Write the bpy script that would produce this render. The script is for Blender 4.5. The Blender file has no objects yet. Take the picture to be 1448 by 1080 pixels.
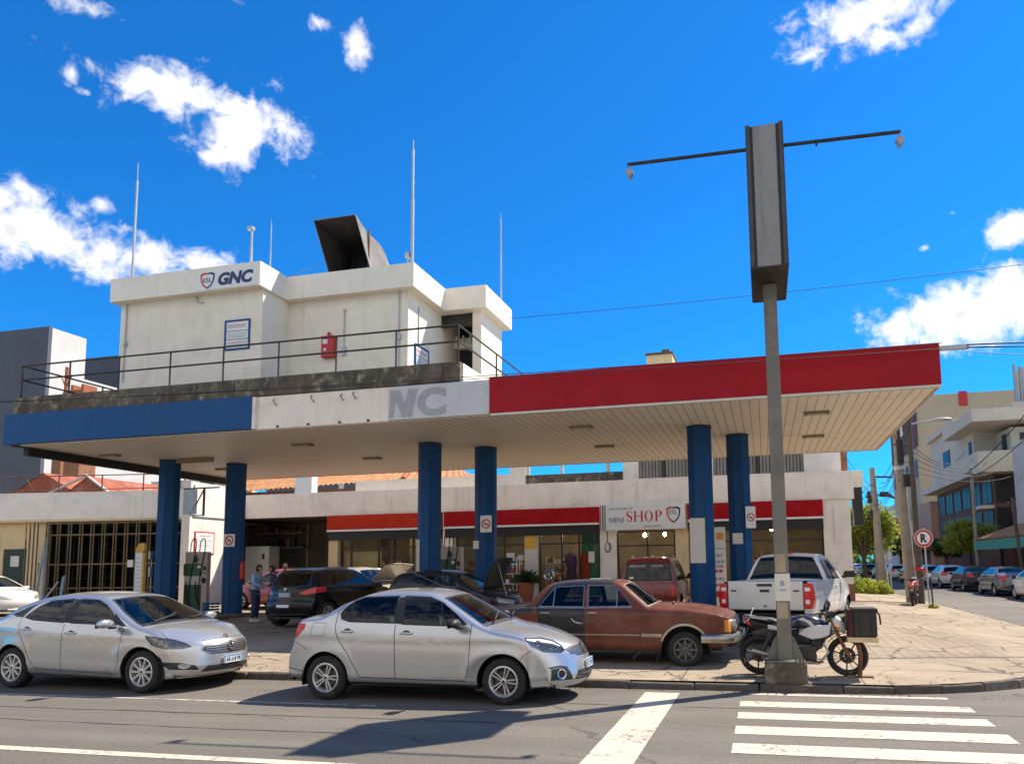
import bpy, bmesh, math, random
from mathutils import Vector, Matrix
from mathutils.bvhtree import BVHTree
from mathutils.interpolate import poly_3d_calc
SC = bpy.context.scene
C = SC.collection
R = math.radians
PI = math.pi
rnd = random.Random(7)

# ---------------------------------------------------------------- camera
cd = bpy.data.cameras.new('camera'); cam = bpy.data.objects.new('camera', cd); C.objects.link(cam)
yaw, pitch, roll = R(-13.29341), R(6.11969), R(-0.85239)
F_ = Vector((math.sin(yaw)*math.cos(pitch), math.cos(yaw)*math.cos(pitch), math.sin(pitch)))
R_ = Vector((math.cos(yaw), -math.sin(yaw), 0)); U_ = R_.cross(F_)
R2 = R_*math.cos(roll) + U_*math.sin(roll); U2 = U_*math.cos(roll) - R_*math.sin(roll)
m3 = Matrix((R2, U2, -F_)).transposed()
cam.matrix_world = Matrix.Translation((0, 0, 1.85)) @ m3.to_4x4()
cd.sensor_width = 36; cd.lens = 1048.459/1448*36
cd.shift_x = -107.53/1448; cd.shift_y = 146.15/1448
cd.clip_start = 0.1; cd.clip_end = 3000
SC.camera = cam

# ---------------------------------------------------------------- world, sun, exposure
SUN_EL, SUN_AZ = R(53.3), R(49.4)          # azimuth from +Y towards +X
W = bpy.data.worlds.new('World'); SC.world = W; W.use_nodes = True
SC.view_settings.view_transform = 'Standard'; SC.view_settings.look = 'None'
SC.view_settings.exposure = 1.25; SC.view_settings.gamma = 1
sl = bpy.data.lights.new('sun', 'SUN'); so = bpy.data.objects.new('sun', sl); C.objects.link(so)
sl.energy = 3.6; sl.angle = R(0.53); sl.color = (1.0, 0.91, 0.77)
so.rotation_euler = (R(90)-SUN_EL, 0, -SUN_AZ + PI)
sd = Vector((math.sin(SUN_AZ)*math.cos(SUN_EL), math.cos(SUN_AZ)*math.cos(SUN_EL), math.sin(SUN_EL)))
so.rotation_euler = sd.to_track_quat('Z', 'Y').to_euler()
so.location = sd*60

class NT:
    """short node-tree writer"""
    def __init__(s, tree): s.t = tree; s.t.nodes.clear()
    def n(s, typ, ins=None, **kw):
        nd = s.t.nodes.new(typ)
        for k, v in kw.items(): setattr(nd, k, v)
        for k, v in (ins or {}).items(): s.set(nd, k, v)
        return nd
    def set(s, nd, k, v):
        sock = nd.inputs[k]
        if hasattr(v, 'links') or isinstance(v, bpy.types.NodeSocket): s.t.links.new(v, sock)
        elif isinstance(v, bpy.types.Node): s.t.links.new(v.outputs[0], sock)
        else: sock.default_value = v
    def m(s, op, a, b=0.0, c=None, clamp=False):
        nd = s.n('ShaderNodeMath', operation=op, use_clamp=clamp); s.set(nd, 0, a); s.set(nd, 1, b)
        if c is not None: s.set(nd, 2, c)
        return nd.outputs[0]
    def vm(s, op, a, b=None):
        nd = s.n('ShaderNodeVectorMath', operation=op); s.set(nd, 0, a)
        if b is not None: s.set(nd, 1, b)
        return nd.outputs['Value' if op == 'DOT_PRODUCT' else 'Vector']
    def mr(s, v, a, b, c=0.0, d=1.0, smooth=True):
        nd = s.n('ShaderNodeMapRange', {'Value': v, 'From Min': a, 'From Max': b, 'To Min': c, 'To Max': d})
        nd.interpolation_type = 'SMOOTHSTEP' if smooth else 'LINEAR'
        return nd.outputs[0]
    def mix(s, f, a, b, mode='MIX'):
        nd = s.n('ShaderNodeMix', data_type='RGBA', blend_type=mode)
        for k, v in ((0, f), (6, a), (7, b)):
            if isinstance(v, (tuple, list)) and len(v) == 3: v = (*v, 1)
            s.set(nd, k, v)
        return nd.outputs[2]
    def noise(s, vec, scale, detail=6, rough=0.55, dist=0.0):
        return s.n('ShaderNodeTexNoise', {'Vector': vec, 'Scale': scale, 'Detail': detail, 'Roughness': rough, 'Distortion': dist}).outputs[0]
    def link(s, a, b): s.t.links.new(a, b)

def build_sky():
    nt = NT(W.node_tree)
    sky = nt.n('ShaderNodeTexSky', sky_type='NISHITA', sun_disc=False, sun_elevation=SUN_EL, sun_rotation=SUN_AZ,
               altitude=100, air_density=1.0, dust_density=0.2, ozone_density=2.0)
    hs = nt.n('ShaderNodeMix', {0: 1.0, 6: sky.outputs[0], 7: (0.09, 0.73, 1.38, 1)}, data_type='RGBA', blend_type='MULTIPLY')
    v = nt.n('ShaderNodeTexCoord').outputs['Generated']
    # clouds: (x, y) screen-free description = azimuth, elevation (degrees), half sizes (degrees), weight
    base = None
    for az, el, a, b, w in CLOUDS:
        az, el = R(az), R(el)
        c = Vector((math.sin(az)*math.cos(el), math.cos(az)*math.cos(el), math.sin(el)))
        r = Vector((math.cos(az), -math.sin(az), 0)); u = r.cross(c)
        x = nt.m('DIVIDE', nt.vm('DOT_PRODUCT', v, r), math.sin(R(a)))
        y = nt.m('DIVIDE', nt.vm('DOT_PRODUCT', v, u), math.sin(R(b)))
        d = nt.m('SQRT', nt.m('ADD', nt.m('MULTIPLY', x, x), nt.m('MULTIPLY', y, y)))
        d = nt.m('SUBTRACT', w, d)
        base = d if base is None else nt.m('MAXIMUM', base, d)
    base = nt.m('MAXIMUM', base, -0.8)
    # unseen broken cumulus added behind the viewpoint as neutral fill light on shaded fronts
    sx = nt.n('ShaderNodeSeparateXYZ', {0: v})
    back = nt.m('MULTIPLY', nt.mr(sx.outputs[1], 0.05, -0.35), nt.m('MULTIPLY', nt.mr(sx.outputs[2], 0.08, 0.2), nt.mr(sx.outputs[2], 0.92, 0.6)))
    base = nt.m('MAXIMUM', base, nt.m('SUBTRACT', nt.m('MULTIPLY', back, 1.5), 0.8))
    n1 = nt.noise(v, 13.0, 10, 0.6, 0.3)
    n2 = nt.noise(v, 42.0, 8, 0.62, 0.5)
    nn = nt.m('ADD', nt.m('MULTIPLY', nt.m('SUBTRACT', n1, 0.5), 3.0), nt.m('MULTIPLY', nt.m('SUBTRACT', n2, 0.5), 1.7))
    dens = nt.m('ADD', nt.m('ADD', base, nn), 0.1)
    mask = nt.mr(dens, 0.0, 0.95)
    off = nt.vm('ADD', v, (0.012, 0.008, 0.035))
    n1b = nt.noise(off, 13.0, 6, 0.55, 0.3)
    lit = nt.mr(nt.m('SUBTRACT', n1, n1b), -0.09, 0.06)
    thick = nt.mr(dens, 0.45, 1.5)
    shade = nt.m('MULTIPLY', nt.m('SUBTRACT', 1.0, lit), nt.m('MULTIPLY', thick, 0.85))
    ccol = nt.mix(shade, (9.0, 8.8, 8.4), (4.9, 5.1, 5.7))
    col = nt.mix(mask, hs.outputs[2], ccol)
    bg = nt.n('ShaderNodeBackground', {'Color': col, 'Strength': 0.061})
    out = nt.n('ShaderNodeOutputWorld'); nt.link(bg.outputs[0], out.inputs[0])
CLOUDS = [
 (-43.1, 30.7, 4.5, 2.0, 1.0),
 (-39.2, 29.8, 3.6, 2.5, 1.1),
 (-45.1, 31.2, 2.3, 1.4, 0.7),
 (-39.6, 27.6, 2.6, 1.1, 0.8),
 (-50.3, 20.6, 3.7, 2.0, 1.1),
 (-46.0, 20.4, 4.2, 1.8, 1.1),
 (-41.8, 20.7, 2.3, 1.2, 0.8),
 (-52.4, 20.3, 2.1, 2.0, 1),
 (-49.4, 33.6, 2.5, 0.9, 0.9),
 (-31.3, 35.6, 1.2, 1.7, 0.62),
 (-34.0, 36.5, 1.1, 0.8, 0.5),
 (-49.7, 29.9, 0.9, 1.2, 0.35),
 (-48.9, 29.2, 1.1, 0.5, 0.35),
 (-47.5, 23.0, 1.3, 1.2, 0.4),
 (8.7, 35.9, 4.5, 1.8, 1.05),
 (5.2, 34.7, 2.2, 1.2, 0.7),
 (12.4, 34.7, 1.8, 1.3, 0.7),
 (13.9, 16.7, 5.3, 1.9, 1.2),
 (17.0, 17.1, 3.2, 2.2, 1.2),
 (10.1, 16.5, 2.7, 1.1, 0.9),
 (17.7, 21.6, 1.8, 1.2, 1.1),
 (12.3, 21.4, 0.6, 0.5, 0.5),
 (14.1, 23.3, 0.7, 0.4, 0.5),
 (12.1, 10.7, 2.0, 0.7, 0.5),
 (-40.2, 36.4, 1.6, 0.5, 0.3),
]
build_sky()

# ---------------------------------------------------------------- materials
MATS = {}
def pmat(name, col, rough=0.6, metal=0.0, spec=0.5, coat=0.0, var=0.0, vscale=3.0, dirt=None, dirt_amt=0.0, dscale=1.5,
         bump=0.0, bscale=40.0, streak=None, streak_amt=0.0, emit=0.0, courses=0.0, joints=0.0, jamt=0.35):
    """principled surface with value variation, dirt patches, vertical rain streaks and fine bump (object space)"""
    m = bpy.data.materials.new(name); m.use_nodes = True; MATS[name] = m
    nt = NT(m.node_tree)
    out = nt.n('ShaderNodeOutputMaterial')
    p = nt.n('ShaderNodeBsdfPrincipled', {'Roughness': rough, 'Metallic': metal, 'Specular IOR Level': spec})
    co = nt.n('ShaderNodeNewGeometry').outputs['Position']
    c = (*col, 1)
    if var:
        n = nt.noise(co, vscale, 8, 0.62)
        f = nt.mr(n, 0.28, 0.72, 1-var, 1+var, False)
        c = nt.mix(1.0, c, nt.n('ShaderNodeCombineColor', {0: f, 1: f, 2: f}).outputs[0], 'MULTIPLY')
    if dirt and dirt_amt:
        n = nt.noise(co, dscale, 9, 0.68, 0.4)
        c = nt.mix(nt.m('MULTIPLY', nt.mr(n, 0.5, 0.72), dirt_amt), c, dirt)
    if streak and streak_amt:
        mp = nt.n('ShaderNodeMapping', {'Vector': co, 'Scale': (5.0, 5.0, 0.35)})
        n = nt.noise(mp.outputs[0], 1.0, 8, 0.65)
        c = nt.mix(nt.m('MULTIPLY', nt.mr(n, 0.52, 0.72), streak_amt), c, streak)
    for step, ax in ((courses, 2), (joints, 0)):       # masonry courses / sheet joints
        if step:
            v = nt.n('ShaderNodeSeparateXYZ', {0: co}).outputs[ax]
            f = nt.m('ABSOLUTE', nt.m('SUBTRACT', nt.m('FRACT', nt.m('DIVIDE', v, step)), 0.5)); w = 0.012 if ax == 2 else 0.010
            k = nt.m('MULTIPLY', nt.mr(f, 0.5-w/step, 0.5-w/step*0.4), nt.mr(nt.noise(co, 1.3, 4), 0.35, 0.65, 0.3, 1.0))
            c = nt.mix(nt.m('MULTIPLY', k, jamt), c, tuple(q*0.35 for q in col))
    nt.set(p, 'Base Color', c)
    if coat: nt.set(p, 'Coat Weight', coat); nt.set(p, 'Coat Roughness', 0.04)
    if bump:
        n = nt.noise(co, bscale, 6, 0.6)
        b = nt.n('ShaderNodeBump', {'Height': n, 'Strength': bump, 'Distance': 0.02}); nt.set(p, 'Normal', b)
    if emit: nt.set(p, 'Emission Color', (*col, 1)); nt.set(p, 'Emission Strength', emit)
    nt.link(p.outputs[0], out.inputs[0])
    return m

def paint(name, col, metal=0.0, rough=0.35, coat=1.0, dust=0.25, dustcol=(0.32, 0.27, 0.21)):
    """car paint: clear coat, faint orange peel, road dust; dark when seen from inside"""
    m = bpy.data.materials.new(name); m.use_nodes = True; MATS[name] = m
    nt = NT(m.node_tree); out = nt.n('ShaderNodeOutputMaterial')
    p = nt.n('ShaderNodeBsdfPrincipled', {'Roughness': rough, 'Metallic': metal, 'Coat Weight': coat, 'Coat Roughness': 0.03, 'Specular IOR Level': 0.5 if coat > .5 else 0.15})
    tc = nt.n('ShaderNodeTexCoord').outputs['Object']
    z = nt.n('ShaderNodeSeparateXYZ', {0: tc}).outputs[2]
    n = nt.noise(tc, 3.0, 8, 0.65)
    d = nt.m('MULTIPLY', nt.mr(n, 0.35, 0.75), dust)
    low = nt.m('MULTIPLY', nt.mr(z, 0.65, 0.15), nt.mr(nt.noise(tc, 7.0, 6, 0.6), 0.3, 0.7))
    d = nt.m('ADD', d, nt.m('MULTIPLY', low, dust*1.6), clamp=True)
    nt.set(p, 'Base Color', nt.mix(d, col, dustcol))
    nt.set(p, 'Roughness', nt.m('ADD', rough, nt.m('MULTIPLY', d, 0.3)))
    b = nt.n('ShaderNodeBump', {'Height': nt.noise(tc, 2.2, 3, 0.4), 'Strength': 0.10, 'Distance': 0.03}); nt.set(p, 'Coat Normal', b)
    inner = nt.n('ShaderNodeBsdfDiffuse', {'Color': (0.02, 0.02, 0.022, 1)})
    bf = nt.n('ShaderNodeNewGeometry').outputs['Backfacing']
    mx = nt.n('ShaderNodeMixShader', {0: bf, 1: p.outputs[0], 2: inner.outputs[0]})
    nt.link(mx.outputs[0], out.inputs[0])
    return m

def glass(name, tint=(0.25, 0.3, 0.3), rough=0.0, body=0.25, bodycol=(0.01, 0.012, 0.013), ior=1.45):
    """window glass: tinted see-through plus fresnel reflection"""
    m = bpy.data.materials.new(name); m.use_nodes = True; MATS[name] = m
    nt = NT(m.node_tree); out = nt.n('ShaderNodeOutputMaterial')
    tr = nt.n('ShaderNodeBsdfTransparent', {'Color': (*tint, 1)})
    df = nt.n('ShaderNodeBsdfDiffuse', {'Color': (*bodycol, 1)})
    gl = nt.n('ShaderNodeBsdfGlossy', {'Color': (1, 1, 1, 1), 'Roughness': rough})
    a = nt.n('ShaderNodeMixShader', {0: body, 1: tr.outputs[0], 2: df.outputs[0]})
    fr = nt.n('ShaderNodeFresnel', {'IOR': ior})
    co = nt.n('ShaderNodeNewGeometry').outputs['Position']
    bp = nt.n('ShaderNodeBump', {'Height': nt.noise(co, 2.5, 2, 0.5), 'Strength': 0.06, 'Distance': 0.05})
    nt.set(gl, 'Normal', bp)
    b = nt.n('ShaderNodeMixShader', {0: fr.outputs[0], 1: a.outputs[0], 2: gl.outputs[0]})
    nt.link(b.outputs[0], out.inputs[0])
    return m

# ---------------------------------------------------------------- object helpers
def tag(o, label=None, cat=None, group=None, kind=None):
    if label: o['label'] = label
    if cat: o['category'] = cat
    if group: o['group'] = group
    if kind: o['kind'] = kind
    return o
def thing(name, label, cat, loc=(0, 0, 0), rz=0.0, group=None):
    o = bpy.data.objects.new(name, None); C.objects.link(o); o.empty_display_size = 0.2
    o.location = loc; o.rotation_euler = (0, 0, rz)
    return tag(o, label, cat, group)
def copy_tree(o, parent=None):
    c = o.copy(); C.objects.link(c)
    if parent: c.parent = parent
    for ch in list(o.children): copy_tree(ch, c)
    return c

class MB:
    def __init__(s): s.v = []; s.f = []; s.mi = []
    def add(s, vs, fs, m=0):
        o = len(s.v); s.v += [tuple(v) for v in vs]
        for f in fs: s.f.append([i+o for i in f]); s.mi.append(m)
        return s
    def box(s, x0, x1, y0, y1, z0, z1, m=0, mat=None):
        vs = [(x0,y0,z0),(x1,y0,z0),(x1,y1,z0),(x0,y1,z0),(x0,y0,z1),(x1,y0,z1),(x1,y1,z1),(x0,y1,z1)]
        if mat is not None: vs = [mat @ Vector(v) for v in vs]
        return s.add(vs, [(0,3,2,1),(4,5,6,7),(0,1,5,4),(1,2,6,5),(2,3,7,6),(3,0,4,7)], m)
    def tube(s, pts, r, n=8, m=0, caps=True):
        pts = [Vector(p) for p in pts]; k = len(pts)
        rs = r if isinstance(r, (list, tuple)) else [r]*k
        ref = None; rings = []
        for i, p in enumerate(pts):
            d = (pts[min(i+1, k-1)] - pts[max(i-1, 0)])
            if d.length < 1e-9: d = Vector((0, 0, 1))
            d.normalize()
            if ref is None: ref = Vector((0, 0, 1)) if abs(d.z) < 0.9 else Vector((1, 0, 0))
            a = (ref - d*ref.dot(d))
            if a.length < 1e-6: a = d.orthogonal()
            a.normalize(); b = d.cross(a); ref = a
            rings.append([p + (a*math.cos(2*PI*j/n) + b*math.sin(2*PI*j/n))*rs[i] for j in range(n)])
        vs = [v for rg in rings for v in rg]; fs = []
        for i in range(k-1):
            for j in range(n):
                j2 = (j+1) % n; fs.append((i*n+j, i*n+j2, (i+1)*n+j2, (i+1)*n+j))
        if caps: fs.append(tuple(range(n))[::-1]); fs.append(tuple(range((k-1)*n, k*n)))
        return s.add(vs, fs, m)
    def lathe(s, prof, n=24, mat=None, m=0, a0=0, a1=2*PI):
        """profile (r, h) turned about local z"""
        full = abs(a1-a0-2*PI) < 1e-6; cols = n if full else n+1; vs = []; fs = []
        for j in range(cols):
            a = a0 + (a1-a0)*j/n
            for r, h in prof: vs.append((r*math.cos(a), r*math.sin(a), h))
        if mat is not None: vs = [mat @ Vector(v) for v in vs]
        k = len(prof)
        for j in range(n):
            j2 = (j+1) % cols
            for i in range(k-1): fs.append((j*k+i, j2*k+i, j2*k+i+1, j*k+i+1))
        return s.add(vs, fs, m)
    def prism(s, poly, frame, a, b, m=0):
        """polygon in (u, v) pushed from a to b along w; frame: function (u, v, w) -> xyz"""
        n = len(poly); vs = [frame(u, v, a) for u, v in poly] + [frame(u, v, b) for u, v in poly]
        fs = [tuple(range(n))[::-1], tuple(range(n, 2*n))] + [(i, (i+1) % n, n+(i+1) % n, n+i) for i in range(n)]
        return s.add(vs, fs, m)
    def build(s, name, mats, parent=None, smooth=None, bevel=0.0, loc=None, rz=0.0, fixn=True):
        me = bpy.data.meshes.new(name); me.from_pydata([tuple(v) for v in s.v], [], s.f)
        if not isinstance(mats, (list, tuple)): mats = [mats]
        for mm in mats: me.materials.append(MATS[mm] if isinstance(mm, str) else mm)
        me.polygons.foreach_set('material_index', s.mi)
        if fixn:
            bm = bmesh.new(); bm.from_mesh(me); bmesh.ops.recalc_face_normals(bm, faces=bm.faces); bm.to_mesh(me); bm.free()
        if smooth is not None:
            me.polygons.foreach_set('use_smooth', [True]*len(me.polygons)); me.set_sharp_from_angle(angle=R(smooth))
        o = bpy.data.objects.new(name, me); C.objects.link(o)
        if parent: o.parent = parent
        if loc: o.location = loc
        if rz: o.rotation_euler = (0, 0, rz)
        if bevel:
            b = o.modifiers.new('bevel', 'BEVEL'); b.width = bevel; b.segments = 2; b.limit_method = 'ANGLE'; b.angle_limit = R(40)
        return o
XZ = lambda u, v, w: (u, w, v)      # poly in x,z pushed along y
YZ = lambda u, v, w: (w, u, v)
XY = lambda u, v, w: (u, v, w)

def text_mb(txt, size, bold=0.0, shear=0.0, spacing=1.0):
    """flat letter outline from the built-in font as a triangulated mesh in x,y (baseline at y=0)"""
    cu = bpy.data.curves.new('lettering', 'FONT'); cu.body = txt; cu.size = size; cu.offset = bold; cu.shear = shear
    cu.space_character = spacing; cu.resolution_u = 4
    o = bpy.data.objects.new('lettering', cu); C.objects.link(o)
    dg = bpy.context.evaluated_depsgraph_get(); me = bpy.data.meshes.new_from_object(o.evaluated_get(dg))
    vs = [v.co.copy() for v in me.vertices]; fs = [tuple(p.vertices) for p in me.polygons]
    bpy.data.objects.remove(o); bpy.data.curves.remove(cu); bpy.data.meshes.remove(me)
    return vs, fs
def lettering(txt, x, y, z, width, height, mat, parent, bold=0.0, shear=0.0, name='lettering', xform=None, fit=True):
    """letters standing in the x,z plane facing -y, lower-left corner at x,z, stretched to width x height"""
    vs, fs = text_mb(txt, 1.0, bold, shear)
    x0 = min(v.x for v in vs); x1 = max(v.x for v in vs); y0 = min(v.y for v in vs); y1 = max(v.y for v in vs)
    sx = width/(x1-x0); sy = height/(y1-y0)
    mb = MB(); mb.add([(x+(v.x-x0)*sx, y, z+(v.y-y0)*sy) for v in vs], fs)
    if xform: mb.v = [xform(v) for v in mb.v]
    return mb.build(name, mat, parent, fixn=False)

def ellipse(cx, cy, a, b, n=32, t0=0, t1=2*PI, close=True):
    return [(cx+a*math.cos(t0+(t1-t0)*i/n), cy+b*math.sin(t0+(t1-t0)*i/n)) for i in range(n if close else n+1)]
def stroke(pts, w):
    """2D polyline thickened by widths w -> closed polygon"""
    k = len(pts); ws = w if isinstance(w, (list, tuple)) else [w]*k; L = []; Rr = []
    for i, p in enumerate(pts):
        a = pts[max(i-1, 0)]; b = pts[min(i+1, k-1)]; dx, dy = b[0]-a[0], b[1]-a[1]; l = math.hypot(dx, dy) or 1
        nx, ny = -dy/l*ws[i]/2, dx/l*ws[i]/2; L.append((p[0]+nx, p[1]+ny)); Rr.append((p[0]-nx, p[1]-ny))
    return L, Rr
def stroke_mb(mb, pts, w, frame, d, m=0):
    L, Rr = stroke(pts, w); k = len(pts)
    mb.add([frame(u, v, d) for u, v in L] + [frame(u, v, d) for u, v in Rr], [(i, i+1, k+i+1, k+i) for i in range(k-1)], m)
def lerp(a, b, t): return a+(b-a)*t
def interp(tab, x):
    if x <= tab[0][0]: return tab[0][1]
    for (a, u), (b, v) in zip(tab, tab[1:]):
        if x <= b: return lerp(u, v, (x-a)/(b-a))
    return tab[-1][1]
def sstep(a, b, x):
    t = min(1, max(0, (x-a)/(b-a))) if a != b else float(x > a); return t*t*(3-2*t)
# ---------------------------------------------------------------- the ground
def kerb_x(y):
    """x of the pavement edge at depth y (arc round the corner, then along the side street)"""
    if y <= 11.2: return 1.0
    if y >= 21: return 6.4
    lo, hi = 0.0, 1.0
    for _ in range(30):
        t = (lo+hi)/2; yy = (1-t)**2*11.2 + 2*t*(1-t)*11.2 + t*t*21
        if yy < y: lo = t
        else: hi = t
    t = lo; return (1-t)**2*1.0 + 2*t*(1-t)*6.0 + t*t*6.4
def gz(x, y):
    t = min(max(y-11.3, 0), 20)
    return 0.12 + 0.0185*t*(1-sstep(1.5, 6.5, x)*0.8)

def asphalt_mat():
    m = bpy.data.materials.new('asphalt'); m.use_nodes = True; MATS['asphalt'] = m
    nt = NT(m.node_tree); out = nt.n('ShaderNodeOutputMaterial'); p = nt.n('ShaderNodeBsdfPrincipled', {'Roughness': 0.82, 'Specular IOR Level': 0.35})
    co = nt.n('ShaderNodeNewGeometry').outputs['Position']
    xyz = nt.n('ShaderNodeSeparateXYZ', {0: co})
    mp = nt.n('ShaderNodeMapping', {'Vector': co, 'Scale': (0.06, 1.3, 1)})
    lanes = nt.mr(nt.noise(mp.outputs[0], 1.0, 5, 0.6), 0.35, 0.7)
    big = nt.mr(nt.noise(co, 0.5, 7, 0.65), 0.3, 0.7)
    fine = nt.noise(co, 90, 3, 0.7); fine2 = nt.noise(co, 22, 4, 0.7)
    c = nt.mix(lanes, (0.137, 0.120, 0.098), (0.182, 0.161, 0.131))
    c = nt.mix(nt.m('MULTIPLY', big, 0.45), c, (0.104, 0.092, 0.078))
    g = nt.m('ADD', nt.mr(fine, 0.25, 0.75, 0.45, 1.55, False), nt.m('MULTIPLY', nt.m('SUBTRACT', fine2, 0.5), 1.0))
    c = nt.mix(1.0, c, nt.n('ShaderNodeCombineColor', {0: g, 1: g, 2: g}).outputs[0], 'MULTIPLY')
    # tar cracks
    wob = nt.vm('ADD', co, nt.vm('MULTIPLY', nt.n('ShaderNodeTexNoise', {'Vector': co, 'Scale': 1.2, 'Detail': 5}).outputs[1], (0.9, 0.9, 0)))
    mp2 = nt.n('ShaderNodeMapping', {'Vector': wob, 'Scale': (0.16, 0.42, 1)})
    vd = nt.n('ShaderNodeTexVoronoi', {'Vector': mp2.outputs[0], 'Scale': 1.0}, feature='DISTANCE_TO_EDGE').outputs[0]
    crack = nt.m('MULTIPLY', nt.mr(vd, 0.006, 0.002), nt.mr(nt.noise(co, 0.7, 3), 0.42, 0.55))
    c = nt.mix(nt.m('MULTIPLY', crack, 0.45), c, (0.03, 0.028, 0.026))
    spot = nt.mr(nt.noise(co, 3.2, 5, 0.7), 0.66, 0.74)
    c = nt.mix(nt.m('MULTIPLY', spot, 0.35), c, (0.05, 0.046, 0.043))
    nt.set(p, 'Base Color', c)
    nt.set(p, 'Normal', nt.n('ShaderNodeBump', {'Height': nt.m('ADD', fine, fine2), 'Strength': 0.55, 'Distance': 0.012}))
    nt.link(p.outputs[0], out.inputs[0])
def pavement_mat():
    m = bpy.data.materials.new('pavement_concrete'); m.use_nodes = True; MATS['pavement'] = m
    nt = NT(m.node_tree); out = nt.n('ShaderNodeOutputMaterial'); p = nt.n('ShaderNodeBsdfPrincipled', {'Roughness': 0.85, 'Specular IOR Level': 0.3})
    co = nt.n('ShaderNodeNewGeometry').outputs['Position']; s = nt.n('ShaderNodeSeparateXYZ', {0: co})
    big = nt.noise(co, 0.45, 8, 0.68, 0.3); mid = nt.noise(co, 2.3, 8, 0.7); fine = nt.noise(co, 45, 5, 0.7)
    c = nt.mix(nt.mr(big, 0.32, 0.68), (0.27, 0.213, 0.15), (0.37, 0.297, 0.212))
    c = nt.mix(nt.m('MULTIPLY', nt.mr(mid, 0.5, 0.72), 0.6), c, (0.20, 0.145, 0.092))
    # oily drive lanes under the roof
    oil = nt.m('MULTIPLY', nt.m('MULTIPLY', nt.mr(s.outputs[1], 14.5, 17.5), nt.mr(s.outputs[1], 24.0, 22.5)), nt.mr(s.outputs[0], 1.2, -1.5))
    c = nt.mix(nt.m('MULTIPLY', oil, nt.mr(nt.noise(co, 0.9, 8, 0.7), 0.2, 0.65, 0.25, 0.8)), c, (0.12, 0.1, 0.082))
    wob = nt.vm('ADD', co, nt.vm('MULTIPLY', nt.n('ShaderNodeTexNoise', {'Vector': co, 'Scale': 2.0, 'Detail': 6, 'Roughness': 0.7}).outputs[1], (0.6, 0.6, 0)))
    vd = nt.n('ShaderNodeTexVoronoi', {'Vector': wob, 'Scale': 0.8}, feature='DISTANCE_TO_EDGE').outputs[0]
    crack = nt.m('MULTIPLY', nt.mr(vd, 0.022, 0.006), nt.mr(nt.noise(co, 0.8, 4), 0.4, 0.55))
    vd2 = nt.n('ShaderNodeTexVoronoi', {'Vector': wob, 'Scale': 2.6}, feature='DISTANCE_TO_EDGE').outputs[0]
    crack2 = nt.m('MULTIPLY', nt.mr(vd2, 0.03, 0.008), nt.mr(nt.noise(co, 0.6, 4, 0.5), 0.54, 0.64))
    def joint(v, step, w):
        f = nt.m('ABSOLUTE', nt.m('SUBTRACT', nt.m('FRACT', nt.m('DIVIDE', v, step)), 0.5)); return nt.mr(f, w/step, w/step*0.4)
    grid = nt.m('MAXIMUM', joint(s.outputs[0], 2.6, 0.02), joint(s.outputs[1], 2.3, 0.02))
    # small ridged tiles on the corner apron
    tiles = nt.m('MULTIPLY', nt.m('MULTIPLY', nt.mr(s.outputs[0], 1.6, 1.75), nt.m('MULTIPLY', nt.mr(s.outputs[0], 4.3, 4.2), nt.mr(s.outputs[1], 24.1, 24.0))), nt.mr(nt.m('ADD', s.outputs[1], nt.m('MULTIPLY', nt.noise(co, 0.8, 4), 1.5)), 14.7, 14.8))
    tg = nt.m('MAXIMUM', joint(s.outputs[0], 0.22, 0.03), joint(s.outputs[1], 0.22, 0.03))
    c = nt.mix(nt.m('MULTIPLY', nt.m('MULTIPLY', tiles, tg), 0.55), c, (0.17, 0.13, 0.1))
    cr = nt.m('MAXIMUM', nt.m('MAXIMUM', crack, crack2), nt.m('MULTIPLY', nt.m('MULTIPLY', grid, nt.m('SUBTRACT', 1.0, tiles)), 0.75))
    c = nt.mix(nt.m('MULTIPLY', cr, 0.8), c, (0.075, 0.06, 0.045))
    g = nt.mr(fine, 0.25, 0.75, 0.82, 1.18, False)
    c = nt.mix(1.0, c, nt.n('ShaderNodeCombineColor', {0: g, 1: g, 2: g}).outputs[0], 'MULTIPLY')
    nt.set(p, 'Base Color', c)
    h = nt.m('SUBTRACT', nt.m('ADD', nt.m('MULTIPLY', fine, 0.3), nt.m('MULTIPLY', mid, 0.8)), nt.m('MULTIPLY', cr, 1.0))
    nt.set(p, 'Normal', nt.n('ShaderNodeBump', {'Height': h, 'Strength': 0.6, 'Distance': 0.03}))
    nt.link(p.outputs[0], out.inputs[0])
def worn_paint_mat(name, col, wear):
    m = bpy.data.materials.new(name); m.use_nodes = True; MATS[name] = m
    nt = NT(m.node_tree); out = nt.n('ShaderNodeOutputMaterial'); p = nt.n('ShaderNodeBsdfPrincipled', {'Roughness': 0.75})
    co = nt.n('ShaderNodeNewGeometry').outputs['Position']
    a = nt.noise(co, 14, 8, 0.75, 0.6); b = nt.noise(co, 1.2, 6, 0.7)
    f = nt.mr(nt.m('ADD', a, nt.m('MULTIPLY', nt.m('SUBTRACT', b, 0.5), 0.8)), wear, wear+0.10)
    c = nt.mix(f, col, (0.17, 0.155, 0.14))
    mp = nt.n('ShaderNodeMapping', {'Vector': co, 'Scale': (0.8, 3, 1)})
    c = nt.mix(nt.m('MULTIPLY', nt.mr(nt.noise(mp.outputs[0], 2.5, 7, 0.7), 0.42, 0.7), 0.32), c, (0.3, 0.26, 0.22))
    nt.set(p, 'Base Color', c); nt.set(p, 'Normal', nt.n('ShaderNodeBump', {'Height': nt.noise(co, 60, 4, 0.7), 'Strength': 0.3, 'Distance': 0.01}))
    nt.link(p.outputs[0], out.inputs[0])
asphalt_mat(); pavement_mat()
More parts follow.
